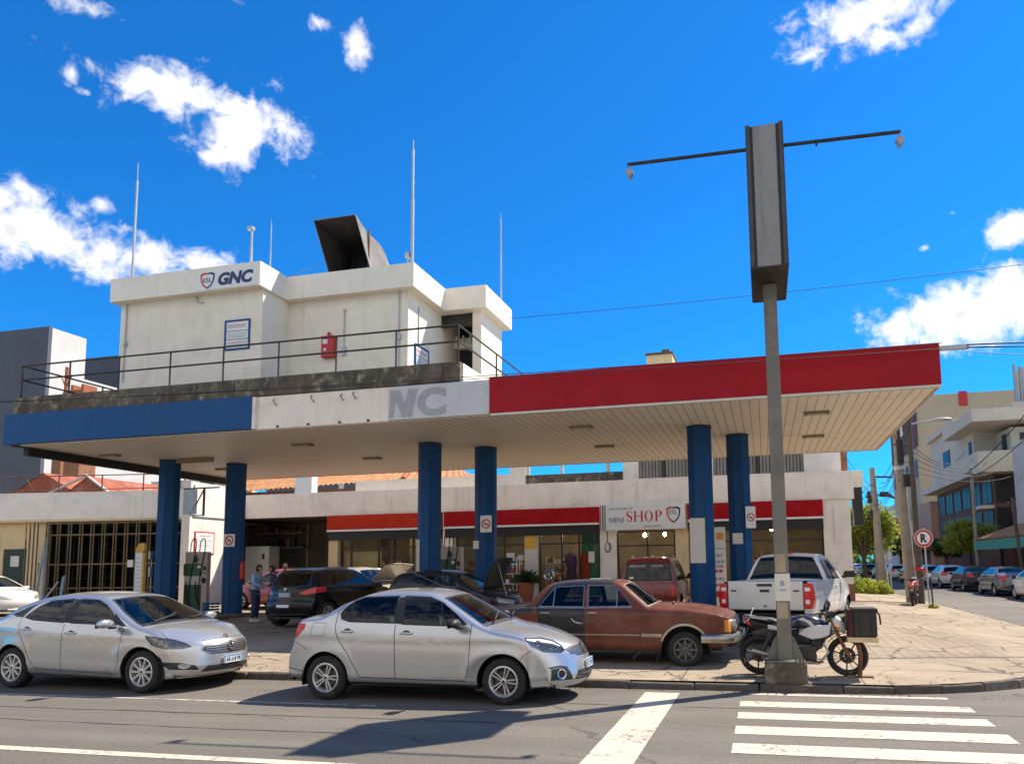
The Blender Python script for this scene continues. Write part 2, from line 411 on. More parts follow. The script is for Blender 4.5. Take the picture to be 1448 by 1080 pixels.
worn_paint_mat('road_paint', (0.56, 0.475, 0.37), 0.555)
worn_paint_mat('faded_road_paint', (0.5, 0.45, 0.39), 0.5)
pmat('kerb_stone', (0.085, 0.072, 0.057), 0.85, var=0.35, vscale=5, dirt=(0.2, 0.16, 0.11, 1), dirt_amt=0.45, dscale=4, bump=0.9, bscale=25)
pmat('earth', (0.16, 0.13, 0.09), 0.9, var=0.3)

mb = MB(); mb.box(-900, 900, -60, 1500, -0.5, 0); tag(mb.build('road', 'asphalt'), kind='structure')
# pavement / forecourt sheet
ys = [11.3+0.25*i for i in range(40)] + [21.3+0.6*i for i in range(15)] + [30.5+2*i for i in range(50)]
mb = MB(); cols = 60; vs = []; fs = []
for y in ys:
    xm = kerb_x(y)-0.16
    for i in range(cols+1):
        t = i/cols; x = -70 + (xm+70)*(1-(1-t)**1.6)
        vs.append((x, y, gz(x, y)))
for r in range(len(ys)-1):
    for i in range(cols):
        a = r*(cols+1)+i; fs.append((a, a+1, a+cols+2, a+cols+1))
mb.add(vs, fs); tag(mb.build('pavement', 'pavement', smooth=60), kind='structure')
# kerb stones along the outline
def bez(t): return ((1-t)**2*1.0+2*t*(1-t)*6.0+t*t*6.4, (1-t)**2*11.2+2*t*(1-t)*11.2+t*t*21)
path = [(x, 11.2) for x in [-60+0.95*i for i in range(65)] if x < 0.7] + [bez(i/14) for i in range(15)] + [(6.4, 21+1.0*i) for i in range(1, 95)]
mb = MB(); rk = random.Random(3)
for (x0, y0), (x1, y1) in zip(path, path[1:]):
    d = Vector((x1-x0, y1-y0, 0)); L = d.length; d.normalize(); nrm = Vector((-d.y, d.x, 0)); g = 0.003+rk.random()*0.009
    j = rk.uniform(-0.02, 0.02); h = rk.uniform(-0.03, 0.004)
    a = Vector((x0, y0, 0))+d*g+nrm*j; b = Vector((x1, y1, 0))-d*g+nrm*j
    za = gz(x0, y0)+h; zb = gz(x1, y1)+h+rk.uniform(-0.006, 0.006); w = nrm*0.16; f = nrm*0.03
    vs = [a, b, b+w, a+w]
    lo = [Vector((v.x, v.y, -0.05)) for v in vs]
    hi = [Vector(((a+f).x, (a+f).y, za)), Vector(((b+f).x, (b+f).y, zb)), Vector(((b+w).x, (b+w).y, zb+0.004)), Vector(((a+w).x, (a+w).y, za+0.004))]
    mb.add(lo+hi, [(0,3,2,1),(4,5,6,7),(0,1,5,4),(1,2,6,5),(2,3,7,6),(3,0,4,7)])
tag(mb.build('kerb', 'kerb_stone', bevel=0.018), kind='structure')
# debris in the gutter: fallen leaves and grit
mb = MB()
for i in range(420):
    x = rk.uniform(-12, 5); y = 11.14-abs(rk.gauss(0, 0.09)) if rk.random() < 0.5 else 11.42+abs(rk.gauss(0, 0.35)); z = 0.006 if y < 11.2 else gz(x, y)+0.004
    if y > 11.2 and x > kerb_x(y)-0.3: continue
    s = rk.uniform(0.008, 0.03); a = rk.uniform(0, 6.3); ca, sa = math.cos(a)*s, math.sin(a)*s
    mb.add([(x-ca, y-sa, z), (x+sa*0.5, y-ca*0.5, z+rk.uniform(0, 0.018)), (x+ca, y+sa, z+0.003), (x-sa*0.5, y+ca*0.5, z+rk.uniform(0, 0.01))], [(0, 1, 2, 3)])
pmat('dry_leaf', (0.13, 0.085, 0.04), 0.9, var=0.5, vscale=2)
tag(mb.build('gutter_debris', 'dry_leaf', fixn=False), kind='stuff', label='dry leaves and grit scattered along the kerb')
# painted markings
def sheet(name, mat, x0, x1, y0, y1, z=0.004):
    n = max(1, int((x1-x0)/1.0)); m_ = MB(); rr = random.Random(int((x0*7+y0*13)*10))
    top = [(lerp(x0, x1, i/n), y1+rr.uniform(-.008, .008), z) for i in range(n+1)]; bot = [(lerp(x0, x1, i/n), y0+rr.uniform(-.008, .008), z) for i in range(n+1)]
    m_.add(bot+top, [(i, i+1, n+2+i, n+1+i) for i in range(n)]); return tag(m_.build(name, mat, fixn=False), kind='structure')
sheet('stop_line', 'road_paint', -1.77, -1.27, 3.0, 10.92)
for y0, y1 in ((10.93, 11.07), (10.06, 10.42), (9.27, 9.66), (8.46, 8.87), (7.62, 8.03), (6.78, 7.2)):
    sheet('crosswalk_stripe', 'road_paint', -0.4 if y1 < 11 else -0.3, 2.42 if y1 < 11 else 2.3, y0, y1)
sheet('lane_line', 'road_paint', -26, -3.0, 6.44, 6.59)
sheet('edge_line', 'faded_road_paint', -30, -5.2, 9.3, 9.37)
# tar-filled seams wandering along the road
pmat('tar', (0.022, 0.02, 0.018), .6, var=.3)
for k, (y0, xa, xb, w) in enumerate(((8.55, -30, -3.2, .03), (7.75, -30, -4.5, .022), (9.9, -3, 9, .02), (5.6, -2.2, 6, .025))):
    rr = random.Random(50+k); pts = []; y = y0; n = int((xb-xa)/.35)
    for i in range(n+1): y += rr.gauss(0, .012)+(y0-y)*.05; pts.append((xa+(xb-xa)*i/n, y))
    mb = MB(); stroke_mb(mb, pts, [w*rr.uniform(.3, 1.3) for _ in pts], XY, .003+.0002*k); tag(mb.build('tar_seam', 'tar', fixn=False), kind='structure')
# ---------------------------------------------------------------- the filling station
pmat('white_render', (0.80, 0.73, 0.64), 0.8, var=0.1, vscale=1.2, dirt=(0.42, 0.34, 0.25, 1), dirt_amt=0.35, dscale=1.1, streak=(0.40, 0.32, 0.24, 1), streak_amt=0.3, bump=0.25, bscale=18)
pmat('house_render', (0.80, 0.72, 0.59), 0.85, var=0.08, vscale=1.5, dirt=(0.5, 0.4, 0.27, 1), dirt_amt=0.3, dscale=0.9, streak=(0.45, 0.36, 0.25, 1), streak_amt=0.18, bump=0.3, bscale=12, courses=.2, jamt=.12)
pmat('band_render', (0.80, 0.73, 0.61), 0.7, var=0.06, vscale=2, streak=(0.4, 0.33, 0.25, 1), streak_amt=0.25, bump=0.1)
pmat('blue_panel', (0.004, 0.068, 0.21), 0.5, spec=.25, joints=2.05, jamt=.4, var=0.12, vscale=0.8, dirt=(0.03, 0.08, 0.17, 1), dirt_amt=0.3, streak=(0.03, 0.06, 0.12, 1), streak_amt=0.3, bump=0.05, bscale=5)
pmat('blue_column', (0.003, 0.056, 0.17), 0.5, spec=.25, var=0.2, vscale=2.5, dirt=(0.03, 0.05, 0.08, 1), dirt_amt=0.45, dscale=4, streak=(0.012, 0.03, 0.07, 1), streak_amt=0.5, bump=0.1, bscale=20)
pmat('red_panel', (0.34, 0.003, 0.010), 0.5, spec=.2, joints=2.5, jamt=.5, var=0.12, vscale=0.7, dirt=(0.26, 0.02, 0.03, 1), dirt_amt=0.4, streak=(0.2, 0.01, 0.015, 1), streak_amt=0.35, bump=0.05, bscale=5)
pmat('red_awning', (0.34, 0.004, 0.007), 0.7, spec=.15, var=0.15, vscale=1.5, dirt=(0.3, 0.04, 0.04, 1), dirt_amt=0.35, bump=0.1)
pmat('orange_awning', (0.46, 0.032, 0.010), 0.7, spec=.15, var=0.15, vscale=1.5, bump=0.1)
pmat('grey_sign', (0.52, 0.53, 0.55), 0.5, var=0.06, streak=(0.35, 0.34, 0.33, 1), streak_amt=0.25)
pmat('grey_letters', (0.33, 0.345, 0.36), 0.6, var=0.15, vscale=6)
pmat('old_concrete', (0.10, 0.082, 0.06), 0.95, var=0.5, vscale=3.0, dirt=(0.36, 0.31, 0.23, 1), dirt_amt=0.9, dscale=3.4, streak=(0.03, 0.025, 0.02, 1), streak_amt=0.8, bump=0.9, bscale=9)
pmat('dark_steel', (0.035, 0.03, 0.027), 0.6, metal=0.3, var=0.4, vscale=4, dirt=(0.13, 0.06, 0.03, 1), dirt_amt=0.5, dscale=5)
pmat('rusty_steel', (0.13, 0.06, 0.032), 0.85, var=0.5, vscale=6, bump=0.4)
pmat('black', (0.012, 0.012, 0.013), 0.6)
pmat('rubber', (0.017, 0.016, 0.016), 0.85, var=0.3, vscale=8, dirt=(0.1, 0.085, 0.07, 1), dirt_amt=0.3, dscale=6, bump=0.2)
pmat('chrome', (0.5, 0.5, 0.5), 0.2, metal=1.0)
pmat('grey_metal', (0.32, 0.32, 0.32), 0.45, metal=0.6, var=0.15, bump=0.1)
pmat('galvanised', (0.42, 0.43, 0.44), 0.5, metal=0.5, var=0.15, vscale=3)
pmat('white_plastic', (0.72, 0.71, 0.68), 0.5, var=0.05)
pmat('off_white', (0.6, 0.56, 0.49), 0.7, var=0.1, dirt=(0.35, 0.28, 0.2, 1), dirt_amt=0.4, dscale=3)
pmat('navy', (0.012, 0.026, 0.115), 0.5)
pmat('red_paint', (0.5, 0.015, 0.012), 0.45, var=0.1)
pmat('green_panel', (0.008, 0.07, 0.035), 0.4, var=0.2, vscale=5)
pmat('cream_paint', (0.66, 0.5, 0.28), 0.8, var=0.1, dirt=(0.4, 0.3, 0.17, 1), dirt_amt=0.35, streak=(0.3, 0.2, 0.1, 1), streak_amt=0.3)
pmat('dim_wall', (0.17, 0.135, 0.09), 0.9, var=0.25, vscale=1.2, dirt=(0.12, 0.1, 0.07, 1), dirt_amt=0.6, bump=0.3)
pmat('brick', (0.3, 0.13, 0.07), 0.9, var=0.3, vscale=4, bump=0.5)
pmat('yellow_paint', (0.6, 0.36, 0.05), 0.6, var=0.15)
pmat('terracotta', (0.32, 0.1, 0.045), 0.8, var=0.2)
pmat('lamp_glow', (1.0, 0.78, 0.48), 0.5, emit=80.0)
pmat('window_frame', (0.022, 0.02, 0.018), 0.5)
pmat('teal_curtain', (0.10, 0.28, 0.2), 0.9, var=0.25, vscale=5)
pmat('paper', (0.66, 0.63, 0.56), 0.8, var=0.08)
pmat('faint_ink', (0.3, 0.34, 0.42), 0.8)
pmat('mustard', (0.62, 0.33, 0.03), 0.6)
glass('shop_glass', (0.88, 0.9, 0.88), body=0.02, ior=1.22)
def soffit_mat():
    m = bpy.data.materials.new('soffit_planks'); m.use_nodes = True; MATS['soffit'] = m
    nt = NT(m.node_tree); out = nt.n('ShaderNodeOutputMaterial'); p = nt.n('ShaderNodeBsdfPrincipled', {'Roughness': 0.55})
    co = nt.n('ShaderNodeNewGeometry').outputs['Position']; s = nt.n('ShaderNodeSeparateXYZ', {0: co})
    u = nt.m('DIVIDE', s.outputs[0], 0.215)
    f = nt.m('ABSOLUTE', nt.m('SUBTRACT', nt.m('FRACT', u), 0.5))
    seam = nt.mr(f, 0.445, 0.475)
    idx = nt.m('FLOOR', nt.m('ADD', u, 0.0))
    wn = nt.n('ShaderNodeTexWhiteNoise', {'W': idx}, noise_dimensions='1D').outputs[0]
    cross = nt.mr(nt.m('ABSOLUTE', nt.m('SUBTRACT', s.outputs[1], 21.9)), 0.02, 0.008)
    c = nt.mix(wn, (0.87, 0.765, 0.61), (0.89, 0.795, 0.65))
    st = nt.mr(nt.noise(co, 0.9, 8, 0.68), 0.5, 0.75)
    c = nt.mix(nt.m('MULTIPLY', st, 0.35), c, (0.5, 0.36, 0.22))
    sp = nt.mr(nt.noise(co, 5.0, 6, 0.75), 0.66, 0.75)
    c = nt.mix(nt.m('MULTIPLY', sp, 0.4), c, (0.28, 0.17, 0.1))
    sm = nt.m('MAXIMUM', nt.m('MULTIPLY', seam, 0.8), nt.m('MULTIPLY', cross, 0.6))
    c = nt.mix(sm, c, (0.16, 0.1, 0.06)); nt.set(p, 'Base Color', c)
    nt.set(p, 'Normal', nt.n('ShaderNodeBump', {'Height': nt.m('SUBTRACT', 1.0, sm), 'Strength': 0.5, 'Distance': 0.01}))
    nt.link(p.outputs[0], out.inputs[0])
soffit_mat()

cp = thing('canopy', 'big flat filling station roof on blue pillars with a blue and red front edge', 'canopy')
FX0, FX1, FY, FR, ZC = -21.05, 3.74, 16.55, 25.7, 5.5
mb = MB(); mb.box(FX0+.1, FX1-.08, FY+.12, FR-.04, ZC+.02, 6.30); mb.build('roof_slab', 'off_white', cp)
mb = MB(); mb.box(-20.6, FX1-.06, FY+.1, FR-.02, ZC-.02, ZC+.018); mb.build('soffit', 'soffit', cp)
mb = MB(); mb.box(FX0, -12.9, FY-.06, FY+.09, ZC, 6.37); mb.build('blue_fascia', 'blue_panel', cp, bevel=0.012)
mb = MB(); mb.box(-12.897, -12.80, FY-.03, FY+.1, ZC+.002, 6.345); mb.box(-12.797, -9.0, FY+.06, FY+.115, ZC+.001, 6.36)
mb.build('white_fascia', 'white_render', cp)
mb = MB()
for x, z in ((-12.3, 6.2), (-10.35, 6.2), (-11.2, 6.22), (-10.0, 6.22)):
    mb.tube([(x, FY+.06, z+.08), (x+.02, FY-.03, z+.02), (x+.07, FY-.01, z-.08), (x+.08, FY+.05, z-.1)], 0.012, 6)
for x in (-12.2, -11.3, -10.4, -9.6): mb.box(x, x+.05, FY+.02, FY+.06, ZC+.02, ZC+.07)
mb.build('bracket', 'rusty_steel', cp)
mb = MB(); mb.box(-8.995, -6.325, FY, FY+.11, ZC, 6.345); sg = mb.build('faded_sign_panel', 'grey_sign', cp, bevel=0.006)
# the ghost of two letters of a removed sign
lettering('C', -8.22, FY-.004, 5.54, 0.78, 0.72, 'grey_letters', sg, bold=0.05)
mb = MB(); fz = lambda u, v, w: (u, w, v)
mb.add([fz(u, v, FY-.004) for u, v in ((-8.99, 5.55), (-8.86, 5.55), (-8.80, 5.98), (-8.62, 5.55), (-8.36, 5.55), (-8.20, 6.25), (-8.46, 6.25), (-8.54, 5.88), (-8.68, 6.25), (-8.96, 6.25), (-8.95, 6.0))], [(0, 1, 2, 10), (10, 2, 8, 9), (2, 3, 7, 8), (3, 4, 5, 6), (3, 6, 7)])
mb.build('lettering', 'grey_letters', sg, fixn=False)
mb = MB(); mb.box(-6.32, FX1, FY-.03, FY+.1, ZC+.01, 6.40); mb.build('red_fascia', 'red_panel', cp, bevel=0.012)
mb = MB(); mb.box(-6.30, FX1-.005, FY-.015, FY+.099, ZC-.05, ZC+.006); mb.box(FX1-.055, FX1-.01, FY+.1, FR, ZC-.045, ZC+.5)
mb.box(-20.6, FX1-.06, FR-.016, FR+.03, ZC-.04, 6.2); mb.build('edge_trim', 'off_white', cp)
mb = MB(); mb.box(-20.78, -20.602, FY+.35, FR-.1, ZC-.27, ZC-.03); mb.box(-20.95, -20.61, FY+.1, FR-.1, ZC-.03, ZC+.018); mb.build('edge_beam', 'black', cp)
mb = MB(); mb.box(-20.85, -7.1, FY+.02, FY+.2, 6.375, 6.87); mb.box(-20.85, -20.67, FY+.2, FR-.3, 6.375, 6.86); mb.build('concrete_parapet', 'old_concrete', cp, bevel=0.02)
mb = MB(); mb.box(-7.27, -7.085, FY+.205, FR-.3, 6.31, 6.86); mb.build('parapet_return', 'house_render', cp)
mb = MB(); mb.box(-20.66, -7.28, FY+.21, FR-.3, 6.30, 6.60); mb.build('roof_deck', 'old_concrete', cp)
# railing: two rails and posts
mb = MB(); ry = 16.72
for z in (7.84, 7.42):
    mb.tube([(-20.78, ry, z), (-7.2, ry, z)], 0.026, 6); mb.tube([(-7.2, ry, z), (-7.2, 24.8, z)], 0.026, 6); mb.tube([(-20.78, ry, z), (-20.78, 24.8, z)], 0.026, 6)
for i in range(9): mb.tube([(-20.78+1.6975*i, ry, 6.86), (-20.78+1.6975*i, ry, 7.84)], 0.024, 6)
for y in (19.4, 22.0, 24.8):
    for x in (-7.2, -20.78): mb.tube([(x, y, 6.3), (x, y, 7.84)], 0.024, 6)
mb.build('railing', 'dark_steel', cp)
# junction box at the right end with the service cables
mb = MB(); mb.box(3.745, 4.35, FY+.1, FY+.2, 6.26, 6.36); mb.build('cable_box', 'galvanised', cp, bevel=0.01)
# soffit lamps
pmat('fixture_tan', (.24, .18, .11), .7, var=.3, vscale=9)
LAMPS = ((-4.57, 18.67), (-4.65, 21.97), (1.36, 18.63), (1.49, 22.14), (-12.99, 18.88), (-12.48, 21.95), (-19.69, 18.78), (-18.7, 22.6))
for x, y in LAMPS:
    mb = MB(); mb.box(x-.3, x+.3, y-.13, y+.13, ZC-.085, ZC-.021); f = mb.build('light_fixture', 'fixture_tan', cp, bevel=0.012)
    mb = MB(); mb.box(x-.22, x+.22, y-.085, y+.085, ZC-.1, ZC-.086); mb.build('diffuser', 'off_white', f)
mb = MB(); mb.box(-18.5, -17.2, 20.15, 20.3, ZC-.16, ZC-.03); mb.build('cable_tray', 'fixture_tan', cp)
# pillars (octagonal)
for i, (x, y) in enumerate(((-18.96, 20.4), (-17.55, 21.8), (-9.49, 19.97), (-8.23, 21.23), (-1.59, 19.7), (-0.65, 21.37))):
    r = 0.335; z0 = gz(x, y)+.08
    oct_ = [(x+r*math.cos(PI/8+k*PI/4), y+r*math.sin(PI/8+k*PI/4)) for k in range(8)]
    mb = MB(); mb.prism(oct_, XY, z0, ZC-.02); c = mb.build('pillar', 'blue_column', cp)
    r2 = r+.012; o2 = [(x+r2*math.cos(PI/8+k*PI/4), y+r2*math.sin(PI/8+k*PI/4)) for k in range(8)]
    mb = MB(); mb.prism(o2, XY, ZC-.06, ZC-.021); mb.build('collar', 'dark_steel', c)
    if i == 0:
        MB().box(x-.41, x-.325, y-.3, y-.12, 2.25, 2.5).box(x-.40, x-.325, y-.28, y-.16, 1.7, 2.0).tube([(x-.36, y-.2, .6), (x-.36, y-.2, 1.7)], .02, 6).tube([(x-.36, y-.2, 2.0), (x-.36, y-.2, 2.25)], .02, 6).build('switch_box', 'grey_metal', c)
    MB().tube([(x+.13, y-.325, z0), (x+.13, y-.325, 3.2+.3*(i % 3))], .014, 6).build('conduit', 'blue_column', c)
    if i == 4:
        mb = MB(); mb.box(x-.29, x+.105, y-.322, y-.311, 1.86, 3.02); mb.build('paint_patch', 'off_white', c)
    if i == 2:
        mb = MB(); mb.box(-.15, .115, -.012, .0, 0.0, 0.95, mat=Matrix.Translation((x-.235, y-.225, 1.7)) @ Matrix.Rotation(-PI/4, 4, 'Z')); mb.box(-.15, .115, -.014, -.012, .2, .215, m=1, mat=Matrix.Translation((x-.235, y-.225, 1.7)) @ Matrix.Rotation(-PI/4, 4, 'Z'))
        mb.box(-.15, .115, -.014, -.012, .42, .43, m=1, mat=Matrix.Translation((x-.235, y-.225, 1.7)) @ Matrix.Rotation(-PI/4, 4, 'Z'))
        mb.box(-.05, .0, -.014, -.012, .78, .84, m=1, mat=Matrix.Translation((x-.235, y-.225, 1.7)) @ Matrix.Rotation(-PI/4, 4, 'Z')); mb.build('paint_patch', ['off_white', 'grey_metal'], c)
# pump islands
for i, (x0, x1, y0, y1) in enumerate(((-20.2, -16.9, 19.9, 22.3), (-11.0, -7.6, 19.5, 23.0), (-2.4, -0.1, 19.2, 21.9))):
    zz = min(gz(x0, y0), gz(x1, y1)); mb = MB(); mb.box(x0, x1, y0, y1, zz-.1, max(gz(x0, y1), gz(x1, y1))+.09); tag(mb.build('kerbed_island', 'old_concrete', bevel=.03), kind='structure')

# ---- plant room on the roof
ph = thing('roof_house', 'cream flat-roofed plant room standing on the canopy behind the railing', 'building')
z0, z1, zt = 6.602, 10.2, 10.95
def walls(name, x0, x1, y0, y1, za, zb, mat, parent, t=0.2, open_front=None):
    m_ = MB(); m_.box(x0, x1, y1-t, y1, za, zb); m_.box(x0, x0+t, y0, y1-t, za, zb); m_.box(x1-t, x1, y0, y1-t, za, zb)
    if open_front: a, b = open_front; m_.box(x0+t, a, y0, y0+t, za, zb); m_.box(b, x1-t, y0, y0+t, za, zb)
    else: m_.box(x0+t, x1-t, y0, y0+t, za, zb)
    return m_.build(name, mat, parent)
walls('wall', -19.42, -14.3, 18.64, 24.6, z0, z1, 'house_render', ph)
walls('wall', -14.297, -10.22, 19.92, 24.4, z0, z1, 'house_render', ph)
mb = MB(); mb.box(-8.95, -8.75, 22.16, 24.1, z0, z1); mb.box(-9.05, -8.951, 22.16, 22.36, z0, z1); mb.box(-10.218, -8.951, 23.9, 24.1, z0, z1); mb.build('wall', 'house_render', ph)
mb = MB(); mb.box(-10.215, -9.052, 22.3, 22.36, z1-.42, z1-.003); mb.build('lintel', 'dark_steel', ph)
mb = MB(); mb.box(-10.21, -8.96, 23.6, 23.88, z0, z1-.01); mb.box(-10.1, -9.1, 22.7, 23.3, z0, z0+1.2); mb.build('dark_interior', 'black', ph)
mb = MB()
for k in range(5): mb.tube([(-10.1+.25*k, 23.4, 9.45+.1*(k % 2)), (-9.9+.25*k, 22.8, 9.6)], .03, 6)
mb.box(-10.2, -9.0, 23.3, 23.55, 9.35, 9.7); mb.build('duct', 'house_render', ph)
# roof bands: one outline, thick parapet
out = [(-19.57, 18.34), (-14.2, 18.34), (-14.2, 19.62), (-9.9, 19.62), (-9.9, 21.86), (-8.47, 21.86), (-8.47, 24.4), (-19.57, 24.9)]
mb = MB(); mb.prism(out, XY, z1, zt); mb.build('roof_band', 'band_render', ph, bevel=0.015)
for pts in ([(-19.18, 18.6, z1-.02), (-19.18, 18.6, 9.1), (-19.2, 18.6, 7.7)], [(-10.5, 19.88, z1), (-10.5, 19.88, 7.2)], [(-12.35, 19.88, 9.75), (-12.35, 19.88, 8.6)], [(-16.6, 18.6, z1-.02), (-16.55, 18.56, z1-.2), (-16.35, 18.6, z1-.24)], [(-10.2, 20.6, 9.9), (-10.2, 20.6, 7.5)]): MB().tube(pts, .022, 6).build('conduit', 'galvanised', ph)
for q in ((-19.22, -19.12, 18.57, 18.638, 8.85, 8.97), (-12.42, -12.28, 19.87, 19.918, 8.35, 8.62), (-10.57, -10.43, 19.86, 19.918, 8.7, 8.85), (-12.39, -12.31, 19.86, 19.918, 9.72, 9.82)): MB().box(*q).build('junction_box', 'galvanised', ph)
# the sign on the band
def shield(mb, cx, cz, w, h, y, m_red, m_blue, m_white):
    """two-tone shield outline: white field, red left edge, dark blue right edge"""
    def half(s, k):   # outline of one half, scaled by k about the centre
        pts = [(0, .46), (.25, .5), (.5, .40), (.49, .1), (.42, -.12), (.28, -.32), (0, -.5)]
        return [(cx+s*u*w*k, cz+v*h*k-(1-k)*h*.0) for u, v in pts]
    full = half(1, 1) + half(-1, 1)[::-1][1:-1]
    mb.add([(u, y, v) for u, v in full], [tuple(range(len(full)))], m_white)
    for s, mm in ((-1, m_red), (1, m_blue)):
        o = half(s, 1); i = half(s, .78)
        mb.add([(u, y-.003, v) for u, v in o] + [(u, y-.003, v) for u, v in i], [(k, k+1, 8+k, 7+k) for k in range(6)], mm)
gs = thing('gnc_sign', 'white board with shield emblem and bold navy GNC letters on the roof house band', 'sign', (0, 0, 0))
mb = MB(); mb.box(-16.42, -14.33, 18.325, 18.338, 10.23, 10.80); mb.build('board', 'white_plastic', gs)
mb = MB(); shield(mb, -16.0, 10.515, .50, .52, 18.32, 0, 1, 2); mb.build('shield_emblem', ['red_paint', 'navy', 'white_plastic'], gs, fixn=False)
lettering('ESL', -16.15, 18.316, 10.46, .30, .14, 'navy', gs, bold=.01)
lettering('GNC', -15.63, 18.32, 10.32, 1.22, .40, 'navy', gs, bold=.055, shear=.2)
def board_notice(x0, x1, za, zb, y, label, xf=None):
    t = thing('notice_board', label, 'notice board')
    fm = MB(); fw = .055
    fm.box(x0, x1, y-.03, y, za, za+fw); fm.box(x0, x1, y-.03, y, zb-fw, zb); fm.box(x0, x0+fw, y-.03, y, za+fw, zb-fw); fm.box(x1-fw, x1, y-.03, y, za+fw, zb-fw)
    pn = MB(); pn.box(x0+fw, x1-fw, y-.015, y-.002, za+fw, zb-fw)
    tx = MB(); H_ = zb-za
    for k, f in enumerate((.34, .62)): tx.box(x0+fw, x1-fw, y-.018, y-.0155, za+H_*f, za+H_*f+.018, 0)
    rr = random.Random(5)
    for row, f in enumerate((.82, .76, .54, .47, .42, .25, .18)):
        x = x0+fw+.06
        while x < x1-fw-.1:
            w = rr.uniform(.02, .06); tx.box(x, x+w, y-.018, y-.0155, za+H_*f-.012, za+H_*f+.012, 1 if row in (0, 1, 5) else 2); x += w+.015
    if xf:
        for q in (fm, pn, tx): q.v = [xf(v) for v in q.v]
    fm.build('frame', 'blue_panel', t); pn.build('panel', 'white_plastic', t); tx.build('print', ['navy', 'red_paint', 'faint_ink'], t)
    return t
board_notice(-15.58, -14.7, 8.4, 9.33, 18.638, 'blue-framed white notice board on the front wall of the roof house under GNC')
board_notice(0, .95, 8.0, 8.95, 0, 'blue-framed notice board on the sunlit side wall beside the roof house doorway', lambda v: (-10.205-v[1], 20.35+v[0], v[2]-.25))
t = thing('extinguisher_cabinet', 'small red fire cabinet on the roof house wall behind the railing', 'fire cabinet')
mb = MB(); mb.box(-13.04, -12.62, 19.74, 19.917, 8.3, 8.98); mb.build('box', 'red_paint', t, bevel=.02)
mb = MB(); mb.box(-12.98, -12.82, 19.73, 19.739, 8.72, 8.86); mb.box(-12.95, -12.86, 19.73, 19.739, 8.5, 8.58); mb.build('label_plate', 'white_plastic', t)
mb = MB(); mb.tube([(-12.83, 19.83, 8.98), (-12.83, 19.83, 9.1)], .05, 8); mb.build('cap', 'red_paint', t)
# exhaust cowl: rectangular duct bending to the street, flared mouth
pmat('duct_inner_shade', (.018, .014, .012), .9, var=.4)
t = thing('exhaust_cowl', 'large dark flared duct mouth bending up from the roof house', 'duct')
def duct_sections():
    yield [(-13.75, 20.25, 13.02), (-12.25, 20.2, 13.0), (-12.15, 21.0, 11.55), (-13.65, 21.05, 11.5)]
    yield [(-13.5, 21.2, 12.85), (-12.4, 21.2, 12.85), (-12.4, 21.75, 11.55), (-13.5, 21.75, 11.5)]
    for k in range(1, 9):
        a = k/8*PI/2; px, pz, r = 21.75, 11.3, 1.55
        yield [(-13.5, px+r*math.sin(a)*.8, pz+r*math.cos(a)), (-12.4, px+r*math.sin(a)*.8, pz+r*math.cos(a)), (-12.4, px+.12*math.sin(a), pz+.2*math.cos(a)-.1*math.sin(a)), (-13.5, px+.12*math.sin(a), pz+.2*math.cos(a)-.1*math.sin(a))]
    yield [(-13.5, 22.99, 10.9), (-12.4, 22.99, 10.9), (-12.4, 21.87, 10.9), (-13.5, 21.87, 10.9)]
secs = list(duct_sections()); mb = MB()
vs = [v for s_ in secs for v in s_]; fs = [(i*4+j, i*4+(j+1) % 4, i*4+4+(j+1) % 4, i*4+4+j) for i in range(len(secs)-1) for j in range(4)]
mb.add(vs, fs); pmat('duct_metal', (0.27, 0.235, 0.2), 0.6, metal=0.35, var=0.3, vscale=2, dirt=(0.1, 0.06, 0.04, 1), dirt_amt=0.6, dscale=2, bump=0.1)
o = mb.build('shell', 'duct_metal', t); sm = o.modifiers.new('thick', 'SOLIDIFY'); sm.thickness = .03; sm.offset = 1
mb = MB(); c0, c1 = secs[1], secs[2]
mb.add([(v[0]+(.03 if v[0] < -13 else -.03), v[1]+.25, v[2]) for v in c1], [(0, 1, 2, 3)]); mb.build('dark_throat', 'black', t, fixn=False)
mb = MB(); L_ = []
for s_ in secs[:4]: c_ = sum((Vector(v) for v in s_), Vector())/4; L_ += [Vector(v).lerp(c_, .035) for v in s_]
mb.add(L_, [(i*4+j, i*4+(j+1) % 4, i*4+4+(j+1) % 4, i*4+4+j) for i in range(3) for j in range(4)]); mb.build('dark_lining', 'duct_inner_shade', t, fixn=False)  # near-black lining added: the shade inside the mouth is put into its colour
mb = MB()
for x in (-13.62, -12.33):
    mb.box(x-.02, x+.02, 21.2, 21.26, 11.5, 12.95)
mb.build('seam_flange', 'rusty_steel', t)
mb = MB(); mb.tube([(-13.9, 21, 11.9), (-14.6, 19.8, 10.96)], .012, 5); mb.tube([(-12.2, 22.2, 12.2), (-11.2, 22.4, 10.96)], .012, 5); mb.build('guy_wire', 'galvanised', t)
